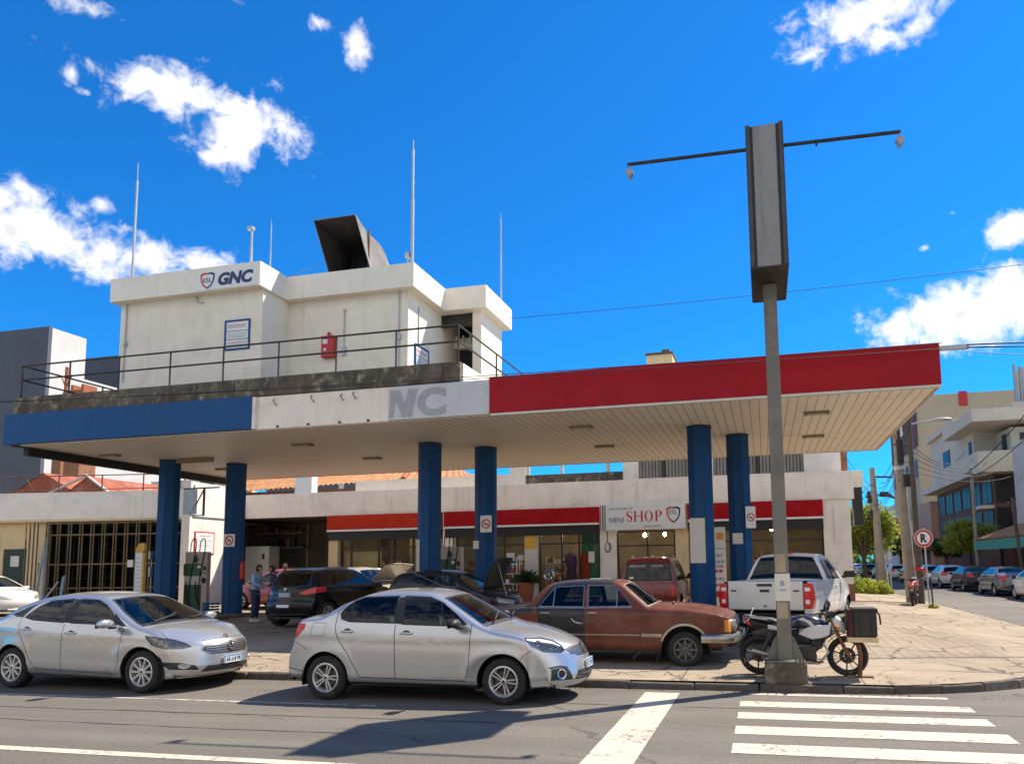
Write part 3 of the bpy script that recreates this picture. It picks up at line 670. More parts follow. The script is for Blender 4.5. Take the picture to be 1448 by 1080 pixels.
# aerials
for lab, x, y, za, zb, r in (('tallest aerial mast at the left corner of the roof house', -20.0, 19.55, 6.6, 15.5, .05), ('short capped vent pipe behind the GNC board', -15.05, 19.0, 10.95, 12.4, .045), ('thin whip aerial just right of the short vent pipe', -15.5, 20.5, 10.95, 13.4, .025), ('tall aerial mast with a floodlight at its foot beside the duct', -10.3, 20.3, 10.95, 15.25, .055), ('slim aerial mast on the lowest roof band at the right', -8.55, 23.5, 10.95, 14.15, .035)):
    cap = lab.startswith('short')
    t = thing('vent_pipe' if cap else 'aerial_mast', lab, 'vent pipe' if cap else 'aerial', (x, y, za)); h = zb-za
    mb = MB(); mb.tube([(0, 0, 0), (0, 0, h*.55)], r, 8); mb.tube([(0, 0, h*.55), (0, 0, h*.93)], r*.75, 8)
    mb.build('pole', 'galvanised', t)
    mb = MB()
    if cap: mb.box(-.13, .06, -.06, .06, h*.93, h)
    else: mb.tube([(0, 0, h*.93), (0, 0, h)], r*.3, 6)
    mb.build('cowl' if cap else 'tip', 'galvanised', t)
    if 'floodlight' in lab:
        mb = MB(); mb.box(-.2, -.06, -.1, .06, .45, .62); mb.tube([(-.06, 0, .5), (0, 0, .5)], .02, 6); mb.tube([(-.14, -.02, 0), (-.14, -.02, .45)], .03, 6); mb.build('floodlight', 'galvanised', t, bevel=.02)
# ---------------------------------------------------------------- the shop building behind
SY = 29.5
sb = thing('shop_building', 'long low white shop building with red fascias behind the fuel pumps', 'building')
g0 = 0.2
mb = MB(); mb.box(-23.2, 3.36, SY, SY+.25, 4.2, 5.27); mb.box(3.11, 3.36, SY+.25, 42, 4.2, 5.27); mb.build('fascia', 'white_render', sb, bevel=.01)
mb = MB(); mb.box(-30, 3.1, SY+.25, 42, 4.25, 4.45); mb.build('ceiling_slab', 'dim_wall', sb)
mb = MB(); mb.box(2.21, 3.2, SY+.04, SY+.6, g0, 4.197); mb.box(2.9, 3.2, SY+.6, 42, g0, 4.197)
mb.box(2.6, 2.82, SY-.02, SY+.039, 2.55, 3.95); mb.build('corner_pier', 'white_render', sb)
mb = MB(); mb.box(2.2, 3.22, SY+.02, SY+.039, g0, 1.0); mb.build('plinth', 'brick', sb)
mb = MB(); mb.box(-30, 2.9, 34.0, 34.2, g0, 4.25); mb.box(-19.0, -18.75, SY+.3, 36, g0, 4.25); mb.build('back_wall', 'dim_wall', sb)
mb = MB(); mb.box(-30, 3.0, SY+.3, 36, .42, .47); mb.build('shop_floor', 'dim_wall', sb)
for x0, x1, mt in ((-18.9, -18.45, 'cream_paint'), (-13.42, -12.95, 'white_render'), (-9.75, -9.2, 'off_white'), (-6.52, -5.86, 'white_render'), (-3.45, -2.95, 'cream_paint')):
    mb = MB(); mb.box(x0, x1, SY+.06, SY+.45, g0, 4.197); mb.build('pier', mt, sb)
mb = MB(); mb.box(-9.74, -9.21, SY+.05, SY+.059, 2.55, 3.1); mb.build('paint_patch', 'yellow_paint', sb)
for x0, x1, mt in ((-18.9, -13.47, 'orange_awning'), (-13.3, -6.53, 'red_awning'), (-2.93, 2.205, 'red_awning')):
    mb = MB(); mb.box(x0, x1, SY-.1, SY+.04, 3.56, 4.198); a = mb.build('awning_panel', mt, sb)
    mb = MB(); mb.box(x0, x1, SY-.12, SY+.03, 3.48, 3.558); mb.build('edge_strip', 'white_plastic', a)
    mb = MB(); mb.box(x0, x1, SY+.0, SY+.05, 3.1, 3.478); mb.build('valance', 'black', a)
# upper parts
mb = MB(); mb.box(-18.0, -10.6, SY+.7, SY+.95, 5.0, 5.8); mb.box(-10.6, -9.9, SY+.7, SY+1.1, 5.0, 6.9); mb.build('upper_parapet', 'white_render', sb)
mb = MB(); mb.box(-9.9, -5.6, SY+.75, SY+.95, 5.28, 5.72); mb.build('stained_parapet', 'old_concrete', sb)
mb = MB(); mb.box(-9.86, -9.72, SY+.7, SY+.8, 5.72, 7); mb.box(-8.4, -8.28, SY+.9, SY+1.0, 5.72, 7); mb.box(-6.4, -6.25, SY+.9, SY+1.0, 5.72, 7); mb.box(-9.7, -5.6, SY+.9, SY+1, 6.7, 6.82); mb.build('window_frame_upper', 'off_white', sb)
mb = MB(); mb.box(-5.6, 3.0, SY+.55, SY+.8, 5.0, 5.36)
for a, b in ((-5.6, -4.95), (-2.9, -1.9), (1.62, 3.0)): mb.box(a, b, SY+.55, SY+.8, 5.36, 7.6)
mb.box(-5.6, 3.0, SY+.81, 42, 7.0, 7.4); mb.box(2.7, 2.99, SY+.81, 42, 4.46, 7.0); mb.build('upper_wall', 'white_render', sb)
for a, b in ((-4.95, -2.9), (-1.9, 1.62)):
    mb = MB()
    n = int((b-a)/.13)
    for k in range(n):
        x = a+(b-a)*(k+.5)/n; mb.box(-.055, .055, -.006, .006, 5.36, 6.9, mat=Matrix.Translation((x, SY+.74, 0)) @ Matrix.Rotation(.5, 4, 'Z'))
    pmat('blind', (0.3, 0.26, 0.22), 0.85, var=0.2, vscale=3) if 'blind' not in MATS else None
    w = mb.build('window_blind', 'blind', sb)
    mb = MB(); mb.box(a, b, SY+.79, SY+.8, 5.36, 7); mb.box((a+b)/2-.06, (a+b)/2+.06, SY+.63, SY+.69, 5.36, 7); mb.build('window_frame', 'window_frame', w)
mb = MB(); mb.box(2.95, 3.25, SY+.6, SY+.9, 5.28, 6.5); mb.build('brick_pier', 'brick', sb)
mb = MB(); mb.box(3.365, 3.75, SY+.3, SY+.9, 4.65, 5.3); mb.build('side_ledge', 'house_render', sb); mb = MB(); mb.box(3.365, 3.7, SY+.35, SY+.85, 3.2, 4.648); mb.build('side_shutter', 'window_frame', sb)
# shop fronts: frames and glass
def shopfront(x0, x1, mull, trans, za=.47, zb=3.5, y=SY+.3, glassy=True):
    f = MB(); f.box(x0, x1, y-.04, y+.04, zb-.06, zb); f.box(x0, x1, y-.04, y+.04, za, za+.1)
    for x in [x0+.03, x1-.03]+mull: f.box(x-.035, x+.035, y-.041, y+.041, za+.1, zb-.06)
    for z in trans: f.box(x0, x1, y-.039, y+.039, z-.03, z+.03)
    o = f.build('window_frame', 'window_frame', sb)
    g = MB(); g.box(x0, x1, y-.004, y+.004, za+.1, zb-.06); g.build('pane', 'shop_glass', o)
shopfront(-12.9, -9.78, [-11.9, -10.7], [2.75]); shopfront(-9.17, -6.55, [-8.2, -7.45], [2.75]); shopfront(-5.84, -3.47, [-4.6], [2.6], zb=3.2)
shopfront(-2.92, 2.2, [-1.3, .5], [2.7]); shopfront(-18.4, -13.5, [-17.9, -16.55, -16.1, -15.8, -14.9], [2.75, 3.2])
# inside the left bay of the shop: pale cupboard wall
mb = MB(); mb.box(-18.4, -16.6, SY+.5, SY+.6, .47, 2.6); mb.box(-15.75, -14.2, SY+1.6, SY+1.7, .47, 3.3); mb.build('partition', 'cream_paint', sb)
mb = MB(); mb.box(-15.3, -14.9, SY+1.5, SY+1.59, .47, 2.6); mb.build('inner_door', 'black', sb)
for x, y, z in ((-7.1, 31, 3.3), (-7.6, 31.5, 3.25), (-4.9, 31.0, 3.05), (-4.1, 31.3, 3.08), (-8.7, 31.2, 3.3), (-11.2, 31, 3.3), (0.3, 31.5, 3.2), (-1.7, 31.2, 3.2), (-16.4, 31, 3.35)):
    t = thing('ceiling_lamp', 'small lit lamp hanging from the shop ceiling behind the window', 'lamp', (x, y, z), 0, 'shop ceiling lamps')
    mb = MB(); mb.tube([(0, 0, .1), (0, 0, .9)], .01, 5); mb.build('cord', 'black', t)
    mb = MB(); mb.lathe([(0, -.07), (.05, -.05), (.07, 0), (.05, .06), (.02, .1)], 12); mb.build('bulb', 'lamp_glow', t, smooth=60)
# --- the MINI SHOP sign
ms = thing('shop_sign', 'white MINI SHOP fascia sign with red serif letters and a shield', 'sign')
sy = SY-.2
mb = MB(); mb.box(-6.44, -3.0, sy, SY+.05, 3.23, 4.25); mb.build('board', 'white_plastic', ms, bevel=.01)
mb = MB(); mb.box(-6.355, -6.30, sy-.004, sy-.001, 3.24, 4.24, 1); mb.box(-6.26, -6.215, sy-.004, sy-.001, 3.24, 4.24, 0); mb.box(-6.435, -6.40, sy-.004, sy-.001, 3.24, 4.24, 2)
mb.build('stripe', ['navy', 'green_panel', 'red_paint'], ms)
def serif_letters(mb, s, x, z, h, gap, m):
    """stems with slab serifs; returns end x"""
    fr = lambda u, v, w: (u, w, v); y = sy-.006; st = h*.17; th = h*.06
    def rect(a, b, c, d): mb.add([(a, y, c), (b, y, c), (b, y, d), (a, y, d)], [(0, 1, 2, 3)], m)
    for ch in s:
        if ch in 'HMNIP':
            w = {'H': .82, 'M': 1.0, 'N': .85, 'I': .34, 'P': .68}[ch]*h
            stems = {'H': [0, w-st], 'I': [(w-st)/2], 'P': [h*.06], 'M': [0.02*h, w-st], 'N': [0.04*h, w-st*.6]}[ch]
            for k, a in enumerate(stems):
                tw = st if not (ch in 'MN' and k == 0) else th; tw = st*.6 if ch == 'N' and k == 1 else tw
                rect(x+a, x+a+tw, z, z+h); rect(x+a-h*.06, x+a+tw+h*.06, z, z+th*.7)
                if ch in 'HI' or (ch == 'N' and k == 1): rect(x+a-h*.06, x+a+tw+h*.06, z+h-th*.7, z+h)
            if ch == 'H': rect(x+st, x+w-st, z+h*.48, z+h*.54)
            if ch == 'N': stroke_mb(mb, [(x, z+h), (x+w, z)], st, fr, y, m)
            if ch == 'M': stroke_mb(mb, [(x+th, z+h), (x+w/2, z+.05*h)], st*.9, fr, y, m); stroke_mb(mb, [(x+w/2, z+.05*h), (x+w-st*.5, z+h)], th, fr, y, m)
            if ch == 'P':
                pts = [(x+h*.2, z+h*.98)]+[(x+h*.34+h*.26*math.sin(a), z+h*.73+h*.25*math.cos(a)) for a in [k*PI/8 for k in range(9)]]+[(x+h*.2, z+h*.48)]
                stroke_mb(mb, pts, [th]*2+[th, st*.7, st, st*1.05, st, st*.7, th]+[th]*2, fr, y, m)
            x += w+gap
        elif ch == 'O':
            w = .8*h; n = 28; o = ellipse(x+w/2, z+h/2, w/2, h/2*1.03, n); i = ellipse(x+w/2, z+h/2, w/2-st, h/2-th*.6, n)
            mb.add([fr(u, v, y) for u, v in o]+[fr(u, v, y) for u, v in i], [(k, (k+1) % n, n+(k+1) % n, n+k) for k in range(n)], m); x += w+gap
        elif ch == 'S':
            w = .58*h; cx = x+w/2
            pts = [(cx+w*.40, z+h*.70), (cx+w*.38, z+h*.88), (cx+w*.15, z+h*.98), (cx-w*.15, z+h*.96), (cx-w*.36, z+h*.82), (cx-w*.33, z+h*.64), (cx, z+h*.52), (cx+w*.34, z+h*.38), (cx+w*.38, z+h*.2), (cx+w*.18, z+h*.04), (cx-w*.12, z+h*.02), (cx-w*.36, z+h*.12), (cx-w*.42, z+h*.32)]
            stroke_mb(mb, pts, [th, th, th, th*1.5, st*.8, st, st*1.05, st, st*.8, th*1.4, th, th, th], fr, y, m); x += w+gap
    return x
mb = MB(); serif_letters(mb, 'SHOP', -5.36, 3.55, .42, .075, 0); serif_letters(mb, 'MINI', -6.06, 3.53, .2, .03, 1); mb.build('lettering', ['red_paint', 'navy'], ms, fixn=False)
lettering('ABASTECTURA DE', -6.08, sy-.005, 4.04, .98, .075, 'black', ms, shear=.2)
lettering('ZAPATERIA', -4.68, sy-.005, 3.31, .7, .075, 'black', ms, shear=.2)
mb = MB(); shield(mb, -3.47, 3.78, .56, .66, sy-.004, 0, 1, 2); mb.build('shield_emblem', ['red_paint', 'navy', 'white_plastic'], ms, fixn=False)
lettering('ESL', -3.64, sy-.009, 3.80, .34, .17, 'navy', ms)
# cable loop on the pier
t = tag(MB().tube([(-6.2, SY+.03, 3.2), (-6.2, SY+.03, 2.75)] + [(-6.2+.15*math.sin(a)*(1-.02*k), SY+.03, 2.55+.2*math.cos(a)) for k, a in enumerate([i*PI/8 for i in range(28)])], .012, 5).build('cable_loop', 'dark_steel'), 'coiled cable hanging on the white pier under the MINI SHOP sign', 'cable')
# --- goods behind the windows
def rack(x, y, label, colours):
    t = thing('display_rack', label, 'rack', (x, y, .47))
    mb = MB()
    for sx in (-.45, .45):
        for q in (-.18, .18): mb.box(sx-.015, sx+.015, q-.015, q+.015, 0, 1.75)
    mb.build('frame', 'white_plastic', t)
    for z in (.25, .65, 1.05, 1.45): MB().box(-.45, .45, -.2, .2, z, z+.03).build('shelf', 'white_plastic', t)
    r = random.Random(int(x*10))
    for z in (.28, .68, 1.08, 1.48):
        xx = -.4
        while xx < .35: w = r.uniform(.07, .16); MB().box(xx, xx+w, -.14, .12, z+.001, z+r.uniform(.1, .26)).build('goods', r.choice(colours), t); xx += w+.02
    return t
GOODS = ['red_paint', 'yellow_paint', 'white_plastic', 'green_panel', 'navy', 'terracotta', 'paper']
rack(-10.35, 29.2, 'white wire shelf rack of goods on the forecourt beside the potted palm', GOODS)
rack(-8.6, 30.6, 'white shelf rack of goods behind the shop window left of the clothes', GOODS); rack(-11.8, 31.2, 'rack of coloured goods deep inside the shop behind the dark blue car', GOODS)
for x, y, lab in ((-7.0, 32.6, 'rack of packets deep in the shop behind the clothes'), (-10.9, 32.9, 'rack of packets against the far shop wall left of the yellow pier'), (-5.3, 32.8, 'tall rack of packets left in the shop doorway behind the red off-roader'), (1.2, 32.4, 'rack of packets behind the right-hand shop window near the corner pier'), (-16.9, 31.4, 'rack of cans behind the pale partition under the orange fascia')): rack(x, y, lab, GOODS)
rack(-4.2, 31.5, 'shelf rack behind the shop door under the MINI SHOP sign', GOODS); rack(-.6, 31.6, 'shelf rack inside the right-hand shop window', GOODS)
for x, lab, cm in ((-7.85, 'purple garment on a hanger in the shop window', (0.1, 0.05, 0.16)), (-7.25, 'orange red dress on a hanger in the shop window', (0.5, 0.08, 0.03))):
    nm = 'cloth%d' % int(-x*100); pmat(nm, cm, .9, var=.4, vscale=9)
    t = thing('garment', lab, 'clothing', (x, 29.98, 1.2))
    MB().lathe([(.12, 1.15), (.24, 1.05), (.26, .75), (.2, .5), (.27, 0), (.3, -.3)], 14, mat=Matrix.Scale(.5, 4, (0, 1, 0))).build('dress', nm, t, smooth=60)
    MB().tube([(-.18, 0, 1.1), (0, 0, 1.22), (.18, 0, 1.1)], .012, 5).build('hanger', 'dark_steel', t)
mb = MB()
for k in range(16): mb.tube([(-7.36+.05*k, 29.95+.03*(k % 2), .6), (-7.36+.05*k, 29.95+.03*(k % 2), 3.35)], .03, 6)
tag(mb.build('curtain', 'teal_curtain', smooth=60), 'teal striped curtain hanging behind the shop window left of the coiled cable', 'curtain')
tag(MB().box(-7.05, -6.8, 29.74, 29.755, 1.95, 2.4).build('poster', 'paper'), 'white paper notice taped to the glass over the teal curtain', 'notice')
tag(MB().box(-10.1, -9.85, 29.74, 29.755, 2.1, 2.3).box(-10.6, -10.25, 29.74, 29.755, 2.05, 2.4).build('poster', 'paper'), 'pair of paper price cards on the shop window above the shelf rack', 'notice')
t = thing('wheel_display', 'chrome wheel trim leaning behind the shop window by the shelves', 'wheel trim', (-8.75, 29.72, 1.45)); MB().lathe([(.15, -.02), (.2, .02), (.24, -.01)], 20, mat=Matrix.Rotation(PI/2, 4, 'X')).build('rim', 'chrome', t, smooth=50)
mb = MB()
for k in range(5): mb.tube([(0, 0, 0), (.16*math.cos(k*1.257), 0, .16*math.sin(k*1.257))], .02, 5)
mb.build('spoke', 'chrome', t)
# potted palm
t = thing('potted_palm', 'bushy dark green plant in a terracotta pot by the yellow-stained pier', 'plant', (-9.35, 28.6, gz(-9, 28.6))); t.scale = (.78, .78, .86)
MB().lathe([(0, 0), (.26, 0), (.3, .12), (.4, .78), (.43, .8), (.43, .88), (.37, .88), (.35, .7), (0, .7)], 20).build('pot', 'terracotta', t, smooth=50)
pmat('dark_leaf', (0.02, 0.05, 0.013), .6, var=.5, vscale=9); mb = MB(); r = random.Random(4)
for k in range(420):
    a = r.uniform(0, 6.28); e = r.uniform(.1, 1.3); l = r.uniform(.35, .95); d = Vector((math.cos(a)*math.cos(e), math.sin(a)*math.cos(e), math.sin(e))); s = d.cross(Vector((0, 0, 1))).normalized()*.02
    p = Vector((r.uniform(-.12, .12), r.uniform(-.12, .12), .85)); q = p+d*l*.6; z = p+d*l+Vector((0, 0, -.18*l))
    mb.add([p-s*.4, p+s*.4, q+s, z, q-s], [(0, 1, 2, 3, 4)])
mb.build('leaves', 'dark_leaf', t, fixn=False)
# standing banner between the pillars
t = thing('pull_up_banner', 'tall white pull-up banner with shield and price list between blue pillars', 'banner', (-1.86, 24.6, 0)); 
z0 = gz(-1, 24.6)
MB().box(-.12, .62, -.01, .01, z0+.06, 3.02).build('sheet', 'white_plastic', t); MB().box(-.14, .64, -.1, .1, z0, z0+.06).build('foot', 'grey_metal', t)
mb = MB(); rr = random.Random(9)
for z, m_ in ((2.05, 2), (1.85, 2), (1.7, 2), (1.55, 0), (1.3, 2), (1.1, 0)):
    x = 0.02
    while x < .5: w = rr.uniform(.04, .12); mb.box(x, x+w, -.014, -.0105, z, z+.09, m_); x += w+.03
mb.box(-.1, .6, -.014, -.0105, 2.3, 2.33, 2); mb.box(.33, .56, -.014, -.0105, 2.62, 2.84, 3); mb.box(-.05, .5, -.014, -.0105, .75, .95, 0)
mb.build('print', ['red_paint', 'navy', 'faint_ink', 'mustard'], t)
mb = MB(); shield(mb, .08, 2.72, .36, .5, -.014, 1, 1, 2); mb.build('shield_emblem', ['mustard', 'grey_letters', 'white_plastic'], t, fixn=False)
# no-smoking plates and small plates on pillars
def round_plate(x, y, z, label, w=.36, h=.46, rz=0.0):
    t = thing('no_smoking_plate', label, 'sign', (x, y, z), rz)
    MB().box(-w/2, w/2, -.008, .0, -h/2, h/2).build('plate', 'white_plastic', t)
    mb = MB(); n = 24; r1, r2 = w*.40, w*.29; o = ellipse(0, .0, r1, r1, n); i = ellipse(0, .0, r2, r2, n)
    mb.add([(u, -.011, v) for u, v in o]+[(u, -.011, v) for u, v in i], [(k, (k+1) % n, n+(k+1) % n, n+k) for k in range(n)], 0)
    stroke_mb(mb, [(-r2*.75, r2*.75), (r2*.75, -r2*.75)], w*.08, lambda u, v, w_: (u, w_, v), -.011, 0)
    stroke_mb(mb, [(-r2*.6, -r2*.2), (r2*.6, -r2*.05)], w*.09, lambda u, v, w_: (u, w_, v), -.0105, 1)
    mb.build('symbol', ['red_paint', 'black'], t, fixn=False); return t
round_plate(-17.45, 21.8-.345, 2.85, 'round no smoking plate on the blue pillar by the green pump', .42, .42)
round_plate(-8.09, 21.23-.345, 3.12, 'no smoking plate on the blue pillar above the raised bonnet', .36, .5)
round_plate(-.35, 21.37-.345, 3.1, 'no smoking plate on the blue pillar behind the white pickup', .3, .6, .5)
for x, y, z, lab, w, h in ((-8.4, 20.86, 2.5, 'small yellowed sticker on the pillar above the dark blue car', .18, .24), (-.72, 21.02, 2.52, 'small beige sticker on the pillar behind the banner', .28, .3)):
    t = tag(MB().box(x-w/2, x+w/2, y, y+.012, z-h/2, z+h/2).build('sticker', 'paper'), lab, 'sticker')
# extinguisher on the second pillar
t = thing('fire_extinguisher', 'red fire extinguisher hanging on the right side of the pillar by the men', 'fire extinguisher', (-17.1, 21.7, 1.55))
MB().lathe([(0, 0), (.085, .01), (.09, .05), (.09, .48), (.06, .56), (.025, .58), (.025, .64), (0, .64)], 16).build('cylinder', 'red_paint', t, smooth=50)
MB().tube([(0, 0, .64), (.02, -.09, .7), (.1, -.1, .5), (.1, -.07, .2)], .014, 6).box(-.08, .04, -.015, .015, .64, .7).build('valve_and_hose', 'black', t)
# --- fuel pumps
def pump(x, y, label, rz=0.0):
    t = thing('fuel_pump', label, 'fuel pump', (x, y, gz(x, y)+.1), rz); t.scale = (.8, .8, 1)
    MB().box(-.43, .43, -.3, .3, 0, 2.08).build('cabinet', 'pump_grey', t, bevel=.03)
    MB().box(-.44, .22, -.318, -.302, .04, .98).build('door_panel', 'green_panel', t, bevel=.01)
    d = MB().box(-.47, .22, -.335, -.302, 1.28, 1.68).box(-.485, -.432, -.29, .28, 1.3, 1.68).build('display_head', 'green_panel', t, bevel=.01)
    MB().box(.05, .18, -.342, -.336, 1.53, 1.62).build('screen', 'white_plastic', d)
    MB().box(-.44, .2, -.31, -.302, 1.0, 1.26).build('band', 'off_white', t)
    MB().box(.27, .38, -.32, -.301, 1.46, 1.6).build('card_reader', 'black', t); MB().box(.27, .38, -.31, -.301, 1.34, 1.37).build('slot', 'black', t); MB().lathe([(0, .02), (.08, .02), (.1, 0)], 14, mat=Matrix.Translation((.3, -.301, 1.12)) @ Matrix.Rotation(PI/2, 4, 'X')).build('fuel_dial', 'black', t)
    for k, (xa, xb) in enumerate(((-.3, -.05), (.05, .3))):
        mb = MB(); mb.tube([(xa, -.05, 2.07), (xa+.02, -.05, 2.38), (xa+.1, -.08, 2.52), (xa+.2, -.12, 2.52), (xb, -.2, 2.36), (xb+.01, -.33, 2.1), (xb-.1, -.36, 1.5), (xb-.2, -.38, .7), (xb-.12, -.36, .25), (xb-.28, -.36, .6), (xb-.3, -.36, 1.1)], .02, 7); mb.build('hose', 'rubber', t, smooth=60)
    mb = MB(); mb.box(-.06, .02, -.42, -.32, 1.72, 1.95); mb.tube([(-.02, -.36, 1.75), (.08, -.42, 1.85)], .02, 6); mb.build('nozzle', 'black', t, bevel=.015); return t
pmat('pump_grey', (0.42, 0.38, 0.32), .5, var=.1, dirt=(.25, .19, .13, 1), dirt_amt=.5, dscale=3)
pump(-18.68, 21.5, 'grey and green fuel pump with looped hoses between the two left pillars', R(28))
pump(-9.85, 22.4, 'grey and green fuel pump half hidden behind the dark blue car', R(12))
# ---------------------------------------------------------------- left-hand building (turned about ten degrees)
lb = thing('side_building', 'low white building with a barred cage and green door at the left edge', 'building', (-23.65, 26.55, 0), R(9.86))
mb = MB(); mb.box(-14, .3, 0, .25, 4.1, 5.28); mb.build('parapet', 'white_render', lb)
mb = MB(); mb.box(-14, .29, -.06, -.001, 4.02, 4.12); mb.build('drip_edge', 'cream_paint', lb)
mb = MB(); mb.box(-14, -8.3, .2, .4, .1, 4.098); mb.box(-7.25, -6.35, .2, .4, .1, 4.098); mb.box(-8.3, -7.25, .2, .4, 2.9, 4.098); mb.build('wall', 'cream_paint', lb)
d = MB().box(-8.28, -7.27, .24, .3, .1, 2.88).build('door', 'green_door_dummy' if 'green_door_dummy' in MATS else pmat('green_door', (0.012, 0.03, 0.018), .5, var=.3), lb)
MB().box(-7.98, -7.6, .225, .239, 2.15, 2.6).build('door_notice', 'paper', d)
MB().box(-6.85, -6.65, .14, .199, 1.5, 2.3).build('meter_box', 'cream_paint', lb)
mb = MB(); mb.box(-6.35, 0, 5.0, 5.1, .1, 4.1); mb.box(-6.36, -6.3, .4, 5, .1, 4.1); mb.build('cage_back', 'black', lb)
mb = MB(); mb.box(-14, .3, .26, 9, 4.0, 4.15); mb.build('roof', 'old_concrete', lb)
# barred cage front with return at the left
cg = MB()
for k in range(13):
    x = -6.25+k*.5; 
    for dx in (0, .12): cg.box(x+dx-.022, x+dx+.022, -.02, .02, .15, 4.0)
for z in (3.95, 3.45, 2.2, 1.2): cg.box(-6.3, 0, -.015, .015, z-.03, z+.03)
for k in range(4): cg.box(-6.5, -6.46, -.2-.2*k, -.16-.2*k, .15, 4.0)
cg.build('barred_cage', pmat('cage_bars', (0.16, 0.11, 0.05), .8, var=.5, vscale=4, dirt=(.1, .05, .03, 1), dirt_amt=.8, dscale=4), lb)
mb = MB()
for k in range(17): mb.tube([(-6.1+k*.37, .5, .15), (-6.1+k*.37, .5, 3.9)], .012, 5)
for k in range(6): mb.tube([(-6.2, .5, .4+k*.6), (0, .5, .4+k*.6)], .01, 5)
mb.build('inner_mesh', 'dark_steel', lb)
MB().box(-2.55, -2.3, -.05, -.03, 2.05, 2.35).build('cage_notice', 'paper', lb)
# roof railing
mb = MB()
for k, s in enumerate((-13, -10.5, -7.98, -5.92, -3.98, -2.13, -.3)): mb.tube([(s, .12, 5.28), (s+(.25 if k == 2 else 0), .12, 6.0)], .028, 6)
mb.tube([(-13, .12, 6.0), (-.3, .12, 6.0)], .022, 6); mb.tube([(-13, .12, 5.4), (-.3, .12, 5.4)], .02, 6); mb.tube([(-7.4, .12, 5.9), (-7.0, .12, 5.3)], .02, 6); mb.build('roof_railing', 'rusty_steel', lb)
# sunlit flank wall running back to the shop
fl = thing('flank_wall', 'sunlit white wall with a framed panel beside the garage bay', 'wall')
mb = MB(); mb.add([(-23.27, 26.2, .1), (-23.27, 29.49, .1), (-23.27, 29.49, 5.0), (-23.27, 29.3, 5.25), (-23.27, 28.4, 5.55), (-23.27, 26.2, 5.6)], [(0, 1, 2, 3, 4, 5)]); mb.add([(-23.62, 26.15, .1), (-23.275, 26.2, .1), (-23.275, 26.2, 5.6), (-23.62, 26.15, 5.6)], [(0, 1, 2, 3)])
mb.build('wall', 'white_render', fl, fixn=False)
mb = MB()
for a, b, c, d_ in ((26.36, 28.35, 4.08, 4.14), (26.36, 26.4, 4.14, 5.45)): mb.box(-23.265, -23.24, a, b, c, d_)
mb.build('batten', 'grey_metal', fl)
tag(MB().box(-23.262, -23.24, 26.5, 27.65, 2.55, 3.5, 0).box(-23.239, -23.236, 26.55, 27.6, 2.6, 3.45, 1).box(-23.235, -23.233, 26.8, 27.4, 3.3, 3.33, 2).box(-23.235, -23.233, 26.7, 27.45, 3.1, 3.12, 2).box(-23.235, -23.233, 26.7, 27.3, 2.9, 2.92, 2).build('wall_notice', ['red_paint', 'white_plastic', 'faint_ink']), 'red-edged white notice on the sunlit flank wall behind the green pump', 'notice board')
t = thing('bracket_lamp', 'boxy metal canopy bracket with diagonal stay beside the left pillar', 'bracket', (-21.3, 24.3, 0))
MB().box(-.6, 1.0, -.03, .03, 5.0, 5.05).box(.3, .36, -.03, .03, 3.95, 5.0).tube([(.33, 0, 5.0), (-.25, 0, 4.0)], .025, 6).tube([(-.3, 0, 3.97), (.33, 0, 3.97)], .02, 6).build('arm', 'dark_steel', t)
MB().box(-.6, .0, -.02, .02, 4.02, 4.99).build('panel', 'grey_metal', t)
# garage bay contents
t = thing('tool_cabinet', 'tall white cabinet standing in the dark garage bay behind the men', 'cabinet', (-23.55, 31.4, .47))
MB().box(-.75, .55, -.4, .4, 0, 2.5).build('body', 'off_white', t, bevel=.02); MB().box(.2, .32, -.42, -.4, 1.9, 2.15).box(-.1, -.02, -.42, -.4, 1.2, 1.4).build('handle', 'black', t)
t = thing('parts_shelf', 'wall shelf loaded with dark parts above the white cabinet', 'shelf', (-23.6, 32.6, 2.9))
MB().box(-1.1, 1.6, -.3, .3, 0, .05).box(-1.1, 1.6, -.3, .3, .7, .75).build('board', 'dim_wall', t); r = random.Random(8)
for k in range(16): x = -1.05+.32*(k % 8); z = .05 if k < 8 else .75; MB().box(x, x+r.uniform(.15, .3), -.28, r.uniform(-.1, .25), z+.001, z+r.uniform(.1, .45)).build('spare_part', r.choice(['black', 'dark_steel', 'rusty_steel']), t, bevel=.02)
t = thing('pipe_run', 'thin vertical pipe on the garage back wall', 'pipe'); MB().tube([(-22.9, 33.9, .5), (-22.9, 33.9, 4.2)], .04, 6).build('tube', 'off_white', t)
# totem with a yellow cap
t = thing('price_totem', 'slim leaning yellow-capped white totem sign beside the left pillar', 'totem sign', (-21.75, 22.2, gz(-21, 22)))
MB().box(-.13, .17, -.06, .06, 0, 2.2).build('body', 'white_plastic', t)
mb = MB(); mb.prism([(-.13, 2.201), (.17, 2.201), (.24, 2.35), (.24, 2.5), (.12, 2.56), (-.04, 2.5), (-.12, 2.36)], XZ, -.061, .061); mb.box(.171, .24, -.05, .05, .3, 2.2); mb.build('cap', 'yellow_paint', t)
mb = MB(); rr = random.Random(2)
for k in range(12): mb.box(-.11, -.11+rr.uniform(.15, .26), -.064, -.061, .45+.14*k, .47+.14*k)
mb.build('print', 'faint_ink', t)
